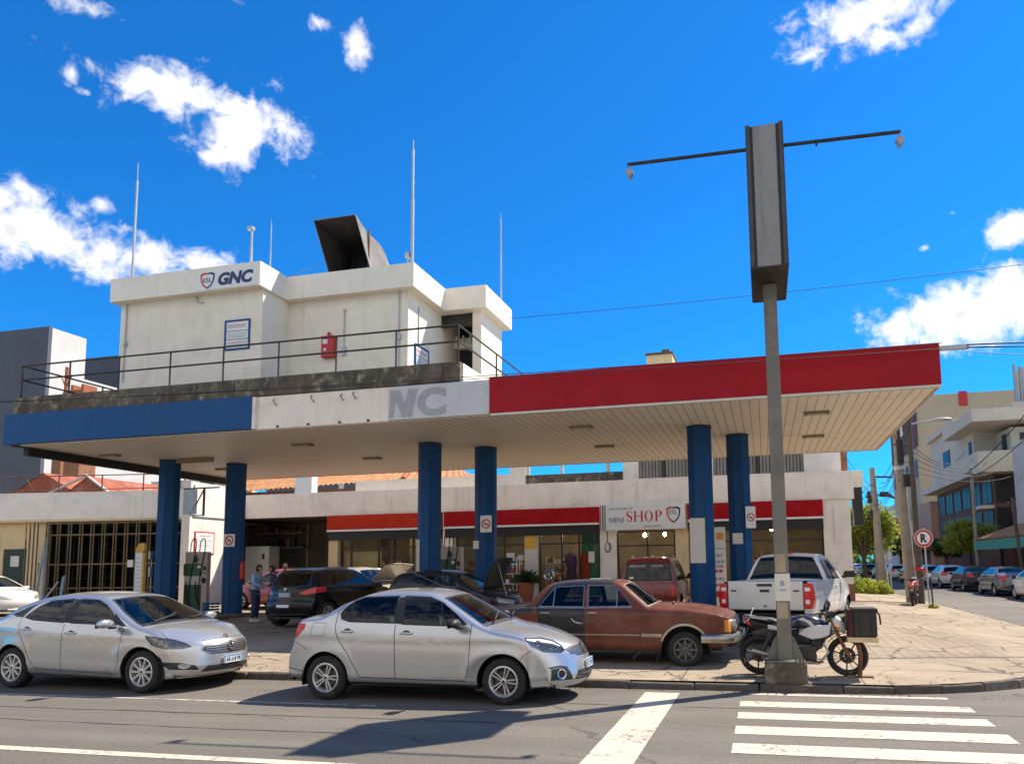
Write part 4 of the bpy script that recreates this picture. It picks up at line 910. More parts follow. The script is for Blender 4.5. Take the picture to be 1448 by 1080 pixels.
# leaning boards by the cage
for lab, pts, w in (('grey board leaning against the cage at its left corner', [(-29.0, 24.4, .2), (-29.5, 25.2, 3.2)], .14), ('long grey pole leaning across the cage corner', [(-28.3, 24.2, .2), (-29.4, 25.1, 3.3)], .09), ('short pale board leaning at the foot of the cage', [(-27.6, 24.3, .2), (-28.1, 24.9, 1.7)], .2), ('narrow pale lath leaning at the foot of the cage', [(-28.5, 24.0, .2), (-27.9, 24.5, 1.5)], .06)):
    a, b = Vector(pts[0]), Vector(pts[1]); d = (b-a).normalized(); s = d.cross(Vector((.3, 1, 0))).normalized()*w/2; n = d.cross(s).normalized()*.025
    tag(MB().add([a-s-n, a+s-n, a+s+n, a-s+n, b-s-n, b+s-n, b+s+n, b-s+n], [(0,3,2,1),(4,5,6,7),(0,1,5,4),(1,2,6,5),(2,3,7,6),(3,0,4,7)]).build('leaning_board', 'grey_metal'), lab, 'board')
tag(MB().tube([(-8.55, 24.8, .3), (-8.6, 24.8, .31)], .1, 8).build('bollard_stub', 'old_concrete'), 'small concrete stub on the forecourt behind the dark blue car', 'stub')
t = thing('oil_crate', 'small blue crate on the ground beside the green fuel pump', 'crate', (-17.98, 21.35, gz(-18, 21.4)+.1)); mb = MB(); mb.box(-.2, .2, -.15, .15, 0, .03); 
for k in range(4): mb.box(-.2, .2, -.15, -.13, .05+.09*k, .11+.09*k); mb.box(-.2, -.18, -.13, .15, .05+.09*k, .11+.09*k); mb.box(.18, .2, -.13, .15, .05+.09*k, .11+.09*k)
for x in (-.2, -.02, .17): mb.box(x, x+.03, -.152, -.149, 0, .41)
mb.build('body', 'blue_column', t)
# ---------------------------------------------------------------- houses behind
pmat('slate_blue_wall', (0.095, 0.10, 0.12), .8, var=.12, vscale=.4, streak=(.05, .055, .07, 1), streak_amt=.3)
pmat('pale_wall', (0.6, 0.57, 0.52), .85, var=.08, vscale=.5, streak=(.4, .36, .3, 1), streak_amt=.3)
gb = thing('grey_building', 'tall slate grey building with a pale sunlit side at the far left', 'building')
mb = MB(); mb.box(-110, -57.2, 48, 48.3, 0, 22.25); mb.build('front_wall', 'slate_blue_wall', gb)
mb = MB(); mb.box(-57.6, -57.19, 48.31, 51.5, 0, 22.2); mb.box(-57.6, -57.19, 51.5, 57, 0, 18.6); mb.box(-57.6, -57.19, 57, 59.5, 0, 22.5); mb.box(-57.6, -57.19, 59.5, 70, 0, 18.0); mb.build('side_wall', 'pale_wall', gb)
mb = MB(); mb.box(-64, -57.65, 56.9, 57.1, 17, 22.4); mb.build('stair_head', 'slate_blue_wall', gb); mb = MB(); mb.box(-110, -57.7, 48.31, 70, 17, 17.3); mb.build('roof', 'slate_blue_wall', gb)
mb = MB(); mb.tube([(-68, 48.2, 22), (-68, 48.2, 23)], .06, 5); mb.tube([(-57.4, 59, 22), (-57.4, 59, 25)], .05, 5); mb.build('aerial', 'grey_metal', gb)
MB().box(-53, -52.2, 47, 47.2, 0, 8.9).box(-57.1, -47, 47.21, 55, 0, 8.2).build('annex_wall', 'slate_blue_wall', gb)
for x, y, z, lab, s in ((-46.6, 42, 14.3, 'brick chimney stack left of the roof house', 1.1), (-50.5, 44, 13.6, 'slim orange steel chimney further left over the canopy edge', .7)):
    t = thing('chimney_stack', lab, 'chimney', (x, y, 0)); MB().box(-.6*s, .6*s, -.6*s, .6*s, 6, z).build('stack', 'brick', t); mb = MB(); mb.box(-.7*s, .7*s, -.7*s, .7*s, z, z+.25); 
    if s < 1: mb.tube([(0, 0, z), (0, 0, z+3.6)], .12, 6); mb.tube([(-.5, 0, z+1), (.5, 0, z+3)], .05, 5); mb.tube([(.5, 0, z+1), (-.5, 0, z+3)], .05, 5)
    else: mb.box(-.55, -.35, -.55, .55, z+.25, z+.7); mb.box(.35, .55, -.55, .55, z+.25, z+.7)
    mb.build('cap', 'terracotta', t)
pmat('orange_tile', (0.42, 0.19, 0.075), .85, var=.35, vscale=2.5, dirt=(.16, .09, .05, 1), dirt_amt=.5, dscale=2, bump=.4)
def tile_roof(mb, a, b, c, d, n, amp=.09):
    """corrugated clay tile slope: eave a->b, ridge d->c"""
    a, b, c, d = map(Vector, (a, b, c, d)); nn = (b-a).cross(d-a).normalized(); vs = []; fs = []; m_ = n*6
    for i in range(m_+1):
        t = i/m_; o = nn*amp*abs(math.sin(PI*i/6)); vs += [a.lerp(b, t)+o, d.lerp(c, t)+o]
    for i in range(m_): fs.append((2*i, 2*i+2, 2*i+3, 2*i+1))
    mb.add(vs, fs)
th = thing('tiled_house', 'house with an orange clay tile roof showing over the white parapet', 'house')
mb = MB(); tile_roof(mb, (-34.5, 39, 6.5), (-20.3, 39, 6.9), (-21.8, 45, 9.3), (-31, 45, 9.2), 42); tile_roof(mb, (-20.3, 39, 6.9), (-15.6, 45, 6.9), (-18, 47, 7.5), (-21.8, 45, 9.3), 14); mb.build('tile_roof', 'orange_tile', th, fixn=False)
mb = MB(); mb.tube([(-20.2, 39, 6.95), (-21.8, 45, 9.4), (-31, 45, 9.3)], .16, 6); mb.build('ridge_tiles', 'terracotta', th)
MB().box(-34, -20.6, 39.5, 39.7, 3, 6.6).build('wall', 'brick', th)
MB().box(-26.6, -25.5, 38.0, 38.6, 5, 8.6).build('chimney', 'white_plastic', th)
t2 = thing('rust_roofed_shed', 'small shed with rusty red sheet roofs behind the left railing', 'shed'); mb = MB(); pmat('red_sheet', (0.3, 0.075, 0.035), .8, var=.3, vscale=1.5, dirt=(.45, .3, .22, 1), dirt_amt=.6, dscale=1.2)
def gable(mb, x0, x1, y0, y1, ze, zr, m=0):
    xm = (x0+x1)/2; mb.add([(x0, y0, ze), (xm, y0, zr), (xm, y1, zr), (x0, y1, ze), (x1, y0, ze), (x1, y1, ze)], [(0, 1, 2, 3), (1, 4, 5, 2)], m); mb.add([(x0, y0+.05, ze), (x1, y0+.05, ze), (xm, y0+.05, zr)], [(0, 1, 2)], m)
gable(mb, -37.5, -34.6, 33, 38, 6.2, 7.1); gable(mb, -43, -37.6, 34, 40, 6.2, 7.6); mb.build('roof', 'red_sheet', t2, fixn=False)
MB().tube([(-38.8, 32.95, 6.15), (-36.05, 32.95, 7.15), (-34.5, 32.95, 6.15)], .08, 6).build('barge_board', 'off_white', t2); MB().box(-43, -34.7, 33.3, 37, 3, 6.2).build('wall', 'brick', t2)
t3 = thing('pale_terrace_house', 'pale house with a dark window behind the canopy beside the left pillar', 'house'); MB().box(-41, -33, 42.5, 43, 3, 8.0).build('wall', 'pale_wall', t3); MB().box(-39.5, -38.6, 42.45, 42.49, 7, 8.6).box(-37, -35.9, 42.45, 42.49, 7.1, 8.4).build('window', 'window_frame', t3)
t4 = thing('blue_apartment_block', 'far blue grey apartment block with white bands behind the second pillar', 'building'); MB().box(-45, -34.5, 60, 66, 0, 10.6).build('wall', 'slate_blue_wall', t4); MB().box(-40.6, -40, 59.9, 59.99, 8, 10.6).box(-37.4, -36.9, 59.9, 59.99, 8, 10.6).build('band', 'pale_wall', t4)
t5 = thing('roof_water_tank', 'small tan tank block showing above the red roof edge', 'tank', (-5.2, 40, 0)); MB().box(-.65, .75, -1, 1, 6, 13.1).build('body', 'cream_paint', t5); MB().box(-.7, .8, -1.1, 1.1, 13.1, 13.2).box(.2, .6, -1.05, -.6, 13.2, 13.35).build('lid', 'rusty_steel', t5)
# ---------------------------------------------------------------- vehicles
paint('silver_paint', (0.50, 0.51, 0.52), metal=0.65, rough=0.24, coat=0.8, dust=0.02)
paint('silver_paint_warm', (0.50, 0.505, 0.51), metal=0.65, rough=0.24, coat=0.8, dust=0.02)
paint('white_paint', (0.64, 0.63, 0.60), rough=0.4, dust=0.2)
paint('black_paint', (0.006, 0.006, 0.007), rough=0.3, coat=.45, dust=0.02)
paint('navy_paint', (0.006, 0.010, 0.026), rough=0.3, coat=.45, dust=0.03)
paint('red_car_paint', (0.19, 0.004, 0.006), rough=0.35, coat=.6, dust=0.05)
paint('pink_red_paint', (0.45, 0.06, 0.07), rough=0.35, dust=0.15)
paint('grey_car_paint', (0.10, 0.10, 0.11), metal=0.4, rough=0.3, dust=0.15)
paint('beige_paint', (0.40, 0.35, 0.28), rough=0.4, dust=0.2)
paint('old_black_paint', (0.018, 0.018, 0.02), rough=0.45, coat=0.5, dust=0.35, dustcol=(0.07, 0.05, 0.038))
def old_brown():
    m = paint('old_brown_paint', (0.20, 0.062, 0.036), rough=0.5, coat=0.35, dust=0.0)
    nt = NT.__new__(NT); nt.t = m.node_tree
    p = [n for n in m.node_tree.nodes if n.type == 'BSDF_PRINCIPLED'][0]; tc = nt.n('ShaderNodeTexCoord').outputs['Object']
    c = nt.mix(nt.mr(nt.noise(tc, 1.6, 8, .68, .3), .35, .7), (0.098, 0.029, 0.018), (0.165, 0.055, 0.034))
    mp = nt.n('ShaderNodeMapping', {'Vector': tc, 'Scale': (1.2, 1.2, 9)})
    c = nt.mix(nt.m('MULTIPLY', nt.mr(nt.noise(mp.outputs[0], 1.5, 7, .65), .55, .7), .5), c, (0.18, 0.065, 0.036))
    c = nt.mix(nt.mr(nt.noise(tc, 9, 6, .75), .66, .72), c, (0.08, 0.03, 0.02)); nt.set(p, 'Base Color', c)
old_brown()
glass('car_glass', (0.6, 0.66, 0.64), body=0.02); glass('dark_glass', (0.17, 0.19, 0.19), body=0.2); glass('lamp_lens', (0.9, 0.92, 0.93), body=0.04, bodycol=(.3, .3, .3))
pmat('tail_red', (0.55, 0.008, 0.010), .2, coat=.35, var=.3, vscale=14); pmat('amber', (0.65, 0.23, 0.015), .25, coat=.6, var=.2, vscale=20)
pmat('plate_white', (0.62, 0.66, 0.7), .4, var=.05); pmat('plate_blue', (0.05, 0.2, 0.45), .4); pmat('plate_ink', (0.04, 0.05, 0.07), .6)
pmat('seat_fabric', (0.05, 0.05, 0.052), .9, var=.3, vscale=8); pmat('plastic_dark', (0.022, 0.022, 0.023), .55, var=.15)
pmat('alloy', (0.62, 0.62, 0.61), .35, metal=.6, var=.08, dirt=(.2, .16, .12, 1), dirt_amt=.35, dscale=7); pmat('alloy_dark', (0.14, 0.135, 0.13), .5, metal=.6, var=.3, vscale=9)
pmat('brake', (0.1, 0.09, 0.085), .5, metal=.7, var=.2); pmat('chrome_worn', (0.38, 0.365, 0.34), .34, metal=1.0, var=.2, vscale=5, dirt=(.3, .22, .15, 1), dirt_amt=.5, dscale=6)
pmat('reflector', (0.34, 0.34, 0.335), .42, metal=0.5, var=.35, vscale=28)

def spline(pts, step):
    """smooth run through (x, z) points; a third value 1 marks a sharp corner"""
    segs = [[]]; out = []
    for p in pts:
        segs[-1].append(Vector((p[0], p[1])))
        if len(p) > 2: segs.append([Vector((p[0], p[1]))])
    for s in segs:
        if len(s) < 2: continue
        q = [s[0]*2-s[1]] + s + [s[-1]*2-s[-2]]
        for i in range(1, len(q)-2):
            p0, p1, p2, p3 = q[i-1:i+3]; n = max(1, round((p2-p1).length/step))
            d0 = max((p1-p0).length, 1e-4)**.5; d1 = max((p2-p1).length, 1e-4)**.5; d2 = max((p3-p2).length, 1e-4)**.5
            m1 = ((p1-p0)/d0-(p2-p0)/(d0+d1)+(p2-p1)/d1)*d1; m2 = ((p2-p1)/d1-(p3-p1)/(d1+d2)+(p3-p2)/d2)*d1
            for k in range(n):
                t = k/n; a = 2*t**3-3*t*t+1; b = t**3-2*t*t+t; c = -2*t**3+3*t*t; d = t**3-t*t
                out.append(p1*a+m1*b+p2*c+m2*d)
        out.append(s[-1].copy())
    res = [out[0]]
    for p in out[1:]:
        if (p-res[-1]).length > 1e-4: res.append(p)
    return res

class Car:
    def __init__(s, sp):
        s.sp = sp; s.parts = [dict(name='body', mat=sp['paint'], side=False, parent=None)]
        s.lamps = []; s.bm = bmesh.new(); s.lay = s.bm.faces.layers.int.new('part'); s.build_shell(); s.gap = s.part('panel_gap', 'black')
    def W(s, x, z):
        sp = s.sp; w = interp(sp['plan'], x); zb = interp(sp['zbot'], x); belt = interp(sp['belt'], x)
        if z <= belt: y = w*interp(sp['prof'], (z-zb)/(belt-zb))
        else:
            e = w*sp['prof'][-1][1]; d = z-belt; y = e - d*sp['tumble'] - d*d*sp.get('tumble2', 0.0)
        for xw in sp['axles']:
            d = math.hypot(x-xw, z-sp['R']); ra = sp['Ra']
            if z < belt: y += sp.get('flare', .012)*math.exp(-((d-ra)/.07)**2)
        for (zc, amp, wd) in sp.get('creases', ()):
            zz = interp(zc, x) if isinstance(zc, list) else zc
            if z < belt: y += amp*math.exp(-((z-zz)/wd)**2)
        return max(y, .05)
    def bow(s, x, y):
        sp = s.sp; w = interp(sp['plan'], x); r = min(1.1, abs(y)/w); d = 0
        for x0, x1, a, p in sp['bows']:   # weight rises from x0 to x1; positive a pushes corners back (-x)
            d -= a*sstep(x0, x1, x)*r**p
        for xa, xb, xc, xd, a in sp.get('screens', ()):
            d -= a*sstep(xa, xb, x)*(1-sstep(xc, xd, x))*r*r
        return d
    def build_shell(s):
        sp = s.sp; bm = s.bm; st = spline(sp['top'], sp.get('step', .035)); NS, NF, NT_ = sp.get('res', (18, 5, 14)); rows = []
        s.edge = []
        for p in st:
            x, zs = p.x, p.y; zb = interp(sp['zbot'], x); zb = min(zb, zs-.012)
            h = zs-zb; cr = interp(sp['crown'], x)*min(1, h/.35); ze = zs-cr; r = min(interp(sp['rad'], x), .45*(ze-zb))
            pts = [(max(s.W(x, zb)-.06, .02), zb)]
            for j in range(NS+1):
                z = zb+(ze-r-zb)*j/NS; pts.append((s.W(x, z), z))
            y0, z0 = pts[-1]; yc = s.W(x, ze); yt = max(yc-r, .02); zt_ = zs-cr*(yt/max(yc, .05))**2
            for j in range(1, NF+1):
                t = j/NF; a, b, c = (1-t)**2, 2*t*(1-t), t*t; pts.append((a*y0+b*yc+c*yt, a*z0+b*ze+c*zt_))
            for j in range(1, NT_+1):
                y = yt*(1-j/NT_); pts.append((y, zs-cr*(y/max(yc, .05))**2))
            s.edge.append((x, yt, zs)); rows.append([bm.verts.new((x+s.bow(x, y), y, z)) for y, z in pts])
        for a, b in zip(rows, rows[1:]):
            for j in range(len(a)-1):
                try: bm.faces.new((a[j], b[j], b[j+1], a[j+1]))
                except ValueError: pass
        for row, rev in ((rows[0], True), (rows[-1], False)):      # close the two ends
            try: bm.faces.new(row[::-1] if rev else row)
            except ValueError: pass
        bmesh.ops.remove_doubles(bm, verts=bm.verts, dist=1e-5); bm.normal_update()
        ref = bm.faces[:] and max(bm.faces, key=lambda f: f.calc_center_median().y)
        if ref.normal.y < 0:
            for f in bm.faces: f.normal_flip()
            bm.normal_update()
        # reference normals for smooth shading after cutting; centre-line normals have no y part
        s.bvh = BVHTree.FromBMesh(bm); s.ref_n = []
        vn = {v.index: v.normal.copy() for v in bm.verts}; bm.verts.ensure_lookup_table(); bm.verts.index_update()
        vn = []
        for v in bm.verts:
            n = v.normal.copy()
            if abs(v.co.y) < 1e-4: n.y = 0; n.normalize()
            vn.append(n)
        s.ref = []
        for f in bm.faces: s.ref.append(([v.co.copy() for v in f.verts], [vn[v.index] for v in f.verts]))
    def normal_at(s, co):
        loc, n, i, d = s.bvh.find_nearest(co)
        cs, ns = s.ref[i]
        if len(cs) > 6: return n
        w = poly_3d_calc(cs, loc); r = Vector((0, 0, 0))
        for a, b in zip(w, ns): r += b*a
        return r.normalized() if r.length > 1e-6 else n
    FR = dict(side=(Vector((1, 0, 0)), Vector((0, 0, 1)), Vector((0, 1, 0))), top=(Vector((1, 0, 0)), Vector((0, 1, 0)), Vector((0, 0, 1))),
              front=(Vector((0, 1, 0)), Vector((0, 0, 1)), Vector((1, 0, 0))), rear=(Vector((0, 1, 0)), Vector((0, 0, 1)), Vector((-1, 0, 0))))
    def part(s, name, mat, side=False, parent=None, **k):
        s.parts.append(dict(name=name, mat=mat, side=side, parent=parent, **k)); return len(s.parts)-1
    def stamp(s, poly, axis, pid, thr=0.12, zone=None, only=None):
        U, V, N = s.FR[axis]; bm = s.bm; lay = s.lay
        us = [p[0] for p in poly]; vs = [p[1] for p in poly]; bu0, bu1, bv0, bv1 = min(us)-.004, max(us)+.004, min(vs)-.004, max(vs)+.004
        cand = []
        for f in bm.faces:
            if f.normal.dot(N) < thr: continue
            a0 = b0 = 1e9; a1 = b1 = -1e9
            for v in f.verts:
                u = v.co.dot(U); w = v.co.dot(V); a0 = min(a0, u); a1 = max(a1, u); b0 = min(b0, w); b1 = max(b1, w)
            if a1 < bu0 or a0 > bu1 or b1 < bv0 or b0 > bv1: continue
            if zone and not zone(f.calc_center_median()): continue
            if only is not None and f[lay] not in only: continue
            cand.append(f)
        n = len(poly); cs = set(cand)
        for i in range(n):
            p, q = poly[i], poly[(i+1) % n]; du, dv = q[0]-p[0], q[1]-p[1]; L = math.hypot(du, dv)
            if L < 1e-6: continue
            co = U*p[0]+V*p[1]; no = (U*(-dv)+V*du)/L; e0, e1, g0_, g1_ = min(p[0], q[0])-.002, max(p[0], q[0])+.002, min(p[1], q[1])-.002, max(p[1], q[1])+.002
            sel = []
            for f in cs:
                a0 = b0 = 1e9; a1 = b1 = -1e9
                for v in f.verts:
                    u = v.co.dot(U); w = v.co.dot(V); a0 = min(a0, u); a1 = max(a1, u); b0 = min(b0, w); b1 = max(b1, w)
                if a1 < e0 or a0 > e1 or b1 < g0_ or b0 > g1_: continue
                sd = [(v.co-co).dot(no) for v in f.verts]
                if max(sd) > 1e-5 and min(sd) < -1e-5: sel.append(f)
            if not sel: continue
            ge = set(); gv = set()
            for f in sel: ge.update(f.edges); gv.update(f.verts)
            r = bmesh.ops.bisect_plane(bm, geom=list(sel)+list(ge)+list(gv), dist=2e-5, plane_co=co, plane_no=no)
            cs = {f for f in cs if f.is_valid}; cs.update(f for f in r['geom'] if isinstance(f, bmesh.types.BMFace))
        for f in cs:
            if not f.is_valid: continue
            c = f.calc_center_median(); u, w = c.dot(U), c.dot(V)
            if u < bu0 or u > bu1 or w < bv0 or w > bv1: continue
            ins = False; j = n-1
            for i in range(n):
                if (poly[i][1] > w) != (poly[j][1] > w) and u < (poly[j][0]-poly[i][0])*(w-poly[i][1])/(poly[j][1]-poly[i][1])+poly[i][0]: ins = not ins
                j = i
            if ins: f[lay] = pid
    def line(s, pts, w, axis, pid, **k):
        L, Rr = stroke(pts, w)
        for i in range(len(pts)-1): s.stamp([L[i], L[i+1], Rr[i+1], Rr[i]], axis, pid, **k)
    def mapx(s, x, y): return x+s.bow(x, y)
    def edge_y(s, x):
        b = min(s.edge, key=lambda e: abs(e[0]-x)); return b[1]
    def top_region(s, xa, xb, inset, pid, n=8, ya=None, yb=None, **k):
        """screen / bonnet region on the top surface between stations xa and xb"""
        pts = []
        for i in range(n+1): x = lerp(xa, xb, i/n); y = s.edge_y(x)-inset; pts.append((s.mapx(x, y), y))
        a = [(s.mapx(xb, y), y) for y in [pts[-1][1]*(1-i/6) for i in range(1, 6)]]+[(s.mapx(xb, 0), -.01)]
        b = [(s.mapx(xa, 0), -.01)]+[(s.mapx(xa, y), y) for y in [pts[0][1]*i/6 for i in range(1, 6)]]
        s.stamp(pts+a+b, 'top', pid, thr=.08, **k); return pts
    def finish(s, root, extra_mats=None):
        bm = s.bm; lay = s.lay; objs = {}
        bmesh.ops.delete(bm, geom=[f for f in bm.faces if f[lay] == -1], context='FACES')
        byp = {}
        for f in bm.faces: byp.setdefault(f[lay], []).append(f)
        for pid in sorted(byp, key=lambda q: (q not in (0,), s.parts[q]['parent'] is not None, q)):
            d = s.parts[pid]; vid = {}; co = []; fs = []
            for f in byp[pid]:
                fs.append([vid.setdefault(v, len(vid)) for v in f.verts])
            co = [None]*len(vid)
            for v, i in vid.items(): co[i] = v.co.copy()
            ns = [s.normal_at(c) for c in co]
            off = d.get('offset', 0)
            if off: co = [c+n_*off for c, n_ in zip(co, ns)]
            variants = [(1, False), (-1, True)]
            if d['side']: todo = [[variants[0]], [variants[1]]]
            else: todo = [variants]
            for k, vs_ in enumerate(todo):
                V_ = []; F_l = []; N_ = []
                for sgn, rev in vs_:
                    o = len(V_); V_ += [(c.x, c.y*sgn, c.z) for c in co]; N_ += [(n_.x, n_.y*sgn, n_.z) for n_ in ns]
                    F_l += [[i+o for i in (f[::-1] if rev else f)] for f in fs]
                me = bpy.data.meshes.new(d['name']); me.from_pydata(V_, [], F_l); mt = d['mat']; me.materials.append(MATS[mt])
                me.polygons.foreach_set('use_smooth', [True]*len(me.polygons)); me.normals_split_custom_set_from_vertices(N_)
                ob = bpy.data.objects.new(d['name'], me); C.objects.link(ob)
                par = root
                if d['parent'] is not None: par = objs[(d['parent'], k if s.parts[d['parent']]['side'] else 0)]
                ob.parent = par; objs[(pid, k)] = ob
                if d.get('label'): ob['label'] = d['label']
        bm.free(); s.objs = objs; return objs
    def surf(s, axis, u, v):
        """point and normal on the shell hit by a ray along the axis through (u, v)"""
        U, V, N = s.FR[axis]; o = U*u+V*v+N*5
        loc, n, i, d = s.bvh.ray_cast(o, -N)
        return (loc, n) if loc else (U*u+V*v, N)

def wheel(parent, x, y, R_, w, rim, spokes, style='alloy', sgn=-1, mat='alloy', detail=True):
    """tyre and rim; outside faces sgn*y"""
    wl = bpy.data.objects.new('wheel', None); C.objects.link(wl); wl.parent = parent; wl.location = (x, y, R_); wl.empty_display_size = .1
    rot = Matrix.Rotation(PI/2, 4, 'X') if sgn < 0 else Matrix.Rotation(-PI/2, 4, 'X')     # local z -> outward
    h = w/2; n = 36 if detail else 18
    ty = MB().lathe([(rim, -h*.85), (rim+.02, -h), (R_-.045, -h*1.02), (R_-.012, -h*.86), (R_, -h*.6), (R_, h*.6), (R_-.012, h*.86), (R_-.045, h*1.02), (rim+.025, h), (rim+.004, h*.88)], n, rot)
    ty.build('tyre', 'rubber', wl, smooth=40)
    rb = MB(); rb.lathe([(rim+.008, h*.9), (rim-.008, h*.95), (rim-.018, h*.86), (rim-.03, h*.2), (rim-.03, -h*.8)], n, rot)
    if style == 'steel':
        rb.lathe([(rim-.02, h*.6), (rim*.7, h*.55), (rim*.55, h*.8), (rim*.3, h*.75), (0, h*.78)], n, rot)
        for k in range(8):
            a = k*PI/4; c = Vector((math.cos(a)*rim*.74, math.sin(a)*rim*.74, h*.57)); rb.lathe([(0, .004), (.028, .004)], 8, rot @ Matrix.Translation(c), 1)
    else:
        for k in range(spokes):
            a = 2*PI*k/spokes; m_ = rot @ Matrix.Rotation(a, 4, 'Z'); r0, r1 = rim*.16, rim-.015; z = h*.78
            def bar(o0, o1, w0, w1):
                vs = [(r0, o0-w0, z*.95), (r0, o0+w0, z*.95), (r1, o1+w1, z*1.05), (r1, o1-w1, z*1.05)]; b_ = [(p[0], p[1], p[2]-.035) for p in vs]
                rb.add([m_ @ Vector(p) for p in b_+vs], [(0,3,2,1),(4,5,6,7),(0,1,5,4),(1,2,6,5),(2,3,7,6),(3,0,4,7)])
            if style == 'twin': bar(-.012, -.028, .009, .009); bar(.012, .028, .009, .009)
            else: bar(0, 0, .016, .014)
        rb.lathe([(rim*.24, z*.8), (rim*.22, z*1.02), (rim*.12, z*1.08), (0, z*1.08)], 18, rot)
        rb.lathe([(rim*.1, z*1.1), (0, z*1.1)], 12, rot, 1)
    rb.build('rim', [mat, 'black'], wl, smooth=30)
    MB().lathe([(rim-.03, h*.15), (rim*.62, h*.15)], n, rot, 0).lathe([(rim*.68, h*.25), (rim*.66, h*.3), (0, h*.3)], n, rot, 1).build('brake_disc', ['black', 'brake'], wl)
    return wl
def wheels(c, root, w=.2, rim=.2, spokes=10, style='alloy', mat='alloy', yout=None, detail=True):
    sp = c.sp
    for xw in sp['axles']:
        yo = (yout or interp(sp['plan'], xw))-.02
        for sg in (-1, 1):
            wheel(root, xw, sg*(yo-w/2), sp['R'], w, rim, spokes, style, sg, mat, detail)
            wl = MB(); ra = sp['Ra']+.012; a = [(-.3+(PI+.6)*k/18) for k in range(19)]
            wl.add([(xw+ra*math.cos(t), sg*(yo-.015), sp['R']+ra*math.sin(t)) for t in a]+[(xw+ra*math.cos(t), sg*(yo-.42), sp['R']+ra*math.sin(t)) for t in a], [(k, k+1, 20+k, 19+k) for k in range(18)])
            wl.add([(xw+ra*math.cos(t), sg*(yo-.40), sp['R']+ra*math.sin(t)) for t in a], [tuple(range(19))]); wl.build('wheel_arch_liner', 'black', root, fixn=False)
    x0, x1 = sp['top'][0][0]+.12, sp['top'][-1][0]-.1; zb = interp(sp['zbot'], 0)
    mb = MB(); yy = interp(sp['plan'], 0)-.45; a0, a1 = sp['axles']; ra = sp['Ra']+.02
    mb.box(x0, x1, -yy, yy, zb-.02, zb+.03); mb.box(a0+ra, a1-ra, -yy-.38, yy+.38, zb-.01, zb+.02); mb.tube([(x0, .3, zb-.03), (a1-ra, .2, zb-.03)], .03, 6); mb.box(a0-.05, a0+.05, -.6, .6, sp['R']-.07, sp['R']+.05); mb.box(a1-.2, a1+.3, -.35, .35, zb-.06, zb)
    mb.build('underbody', 'black', root)
def seats(root, xf, xr, zf, y=.36, bench=True, mat='seat_fabric', dash=None, wheel_y=.36, wheel_x=None, top=None):
    def seat(x, yy, w):
        t = top or zf+.86
        return MB().box(x-.25, x+.27, yy-w, yy+w, zf+.12, zf+.32).prism([(x-.25, zf+.3), (x-.13, zf+.3), (x-.30, t-.22), (x-.40, t-.22)], XZ, yy-w, yy+w).prism([(x-.34, t-.19), (x-.26, t-.19), (x-.31, t), (x-.38, t)], XZ, yy-w*.5, yy+w*.5).box(x-.34, x-.31, yy-.06, yy+.06, t-.24, t-.17)
    for yy in (-y, y): seat(xf, yy, .25).build('seat', mat, root, bevel=.04)
    if bench: seat(xr, 0, .62).build('seat', mat, root, bevel=.04)
    if dash:
        x0, x1, z = dash
        MB().prism([(x0, z-.35), (x0-.02, z-.08), (x0+.12, z), (x1, z-.02), (x1, z-.35)], XZ, -.66, .66).build('dashboard', 'plastic_dark', root, bevel=.02)
        wx = wheel_x or x0-.1
        m_ = Matrix.Translation((wx, wheel_y, z-.02)) @ Matrix.Rotation(R(-62), 4, 'Y'); n = 24
        pts = [m_ @ Vector((.18*math.cos(2*PI*k/n), .18*math.sin(2*PI*k/n), 0)) for k in range(n+1)]
        MB().tube(pts, .014, 7, caps=False).tube([m_ @ Vector((-.17, 0, 0)), m_ @ Vector((.17, 0, 0))], .016, 6).tube([m_ @ Vector((0, 0, 0)), m_ @ Vector((0, 0, -.25))], .025, 6).build('steering_wheel', 'plastic_dark', root, smooth=50)
def mirror_mesh(root, x, y, z, mat, cap='plastic_dark', size=1.0):
    for sg in (-1, 1):
        m_ = Matrix.Translation((x, sg*(y+.13*size), z)); mb = MB()
        prof = [(0, -.115), (.045, -.1), (.075, -.05), (.082, 0), (.075, .05), (.045, .1), (0, .115)]
        mb.lathe(prof, 14, m_ @ Matrix.Diagonal((.72*size, 1.1*size, .74*size, 1)) @ Matrix.Rotation(PI/2, 4, 'X'))
        o = mb.build('mirror', mat, root, smooth=60)
        MB().box(x-.07*size, x-.055*size, sg*(y+.13*size)-.09*size, sg*(y+.13*size)+.09*size, z-.055*size, z+.06*size).build('mirror_glass', 'black', o)
        MB().tube([(x+.02, sg*(y-.02), z-.06), (x, sg*(y+.08), z-.05)], [.03, .035], 8).build('mirror_foot', cap, o)
def handle(c, root, x, z, length=.17, mat=None, par=None, style='bar'):
    loc, n = c.surf('side', x, z)
    for sg in (-1, 1):
        y = loc.y; mb = MB()
        f = lambda u, w, v: (x+u, sg*(y+w), z+v)
        mb.tube([f(-length/2, .0, 0), f(-length/2+.015, .028, 0), f(0, .036, .003), f(length/2-.02, .028, 0), f(length/2, 0, 0)], [.011, .014, .014, .014, .012], 8)
        o = mb.build('handle', mat or c.sp['paint'], par[0 if sg > 0 else 1] if par else root, smooth=60)
        MB().lathe([(0, .004), (.05, .004), (.058, 0)], 16, Matrix.Translation((x, sg*(y-.001), z-.002)) @ Matrix.Rotation(-sg*PI/2, 4, 'X') @ Matrix.Diagonal((1.1, .75, 1, 1))).build('handle_recess', 'plastic_dark' if style == 'bar' else mat, par[0 if sg > 0 else 1] if par else root)
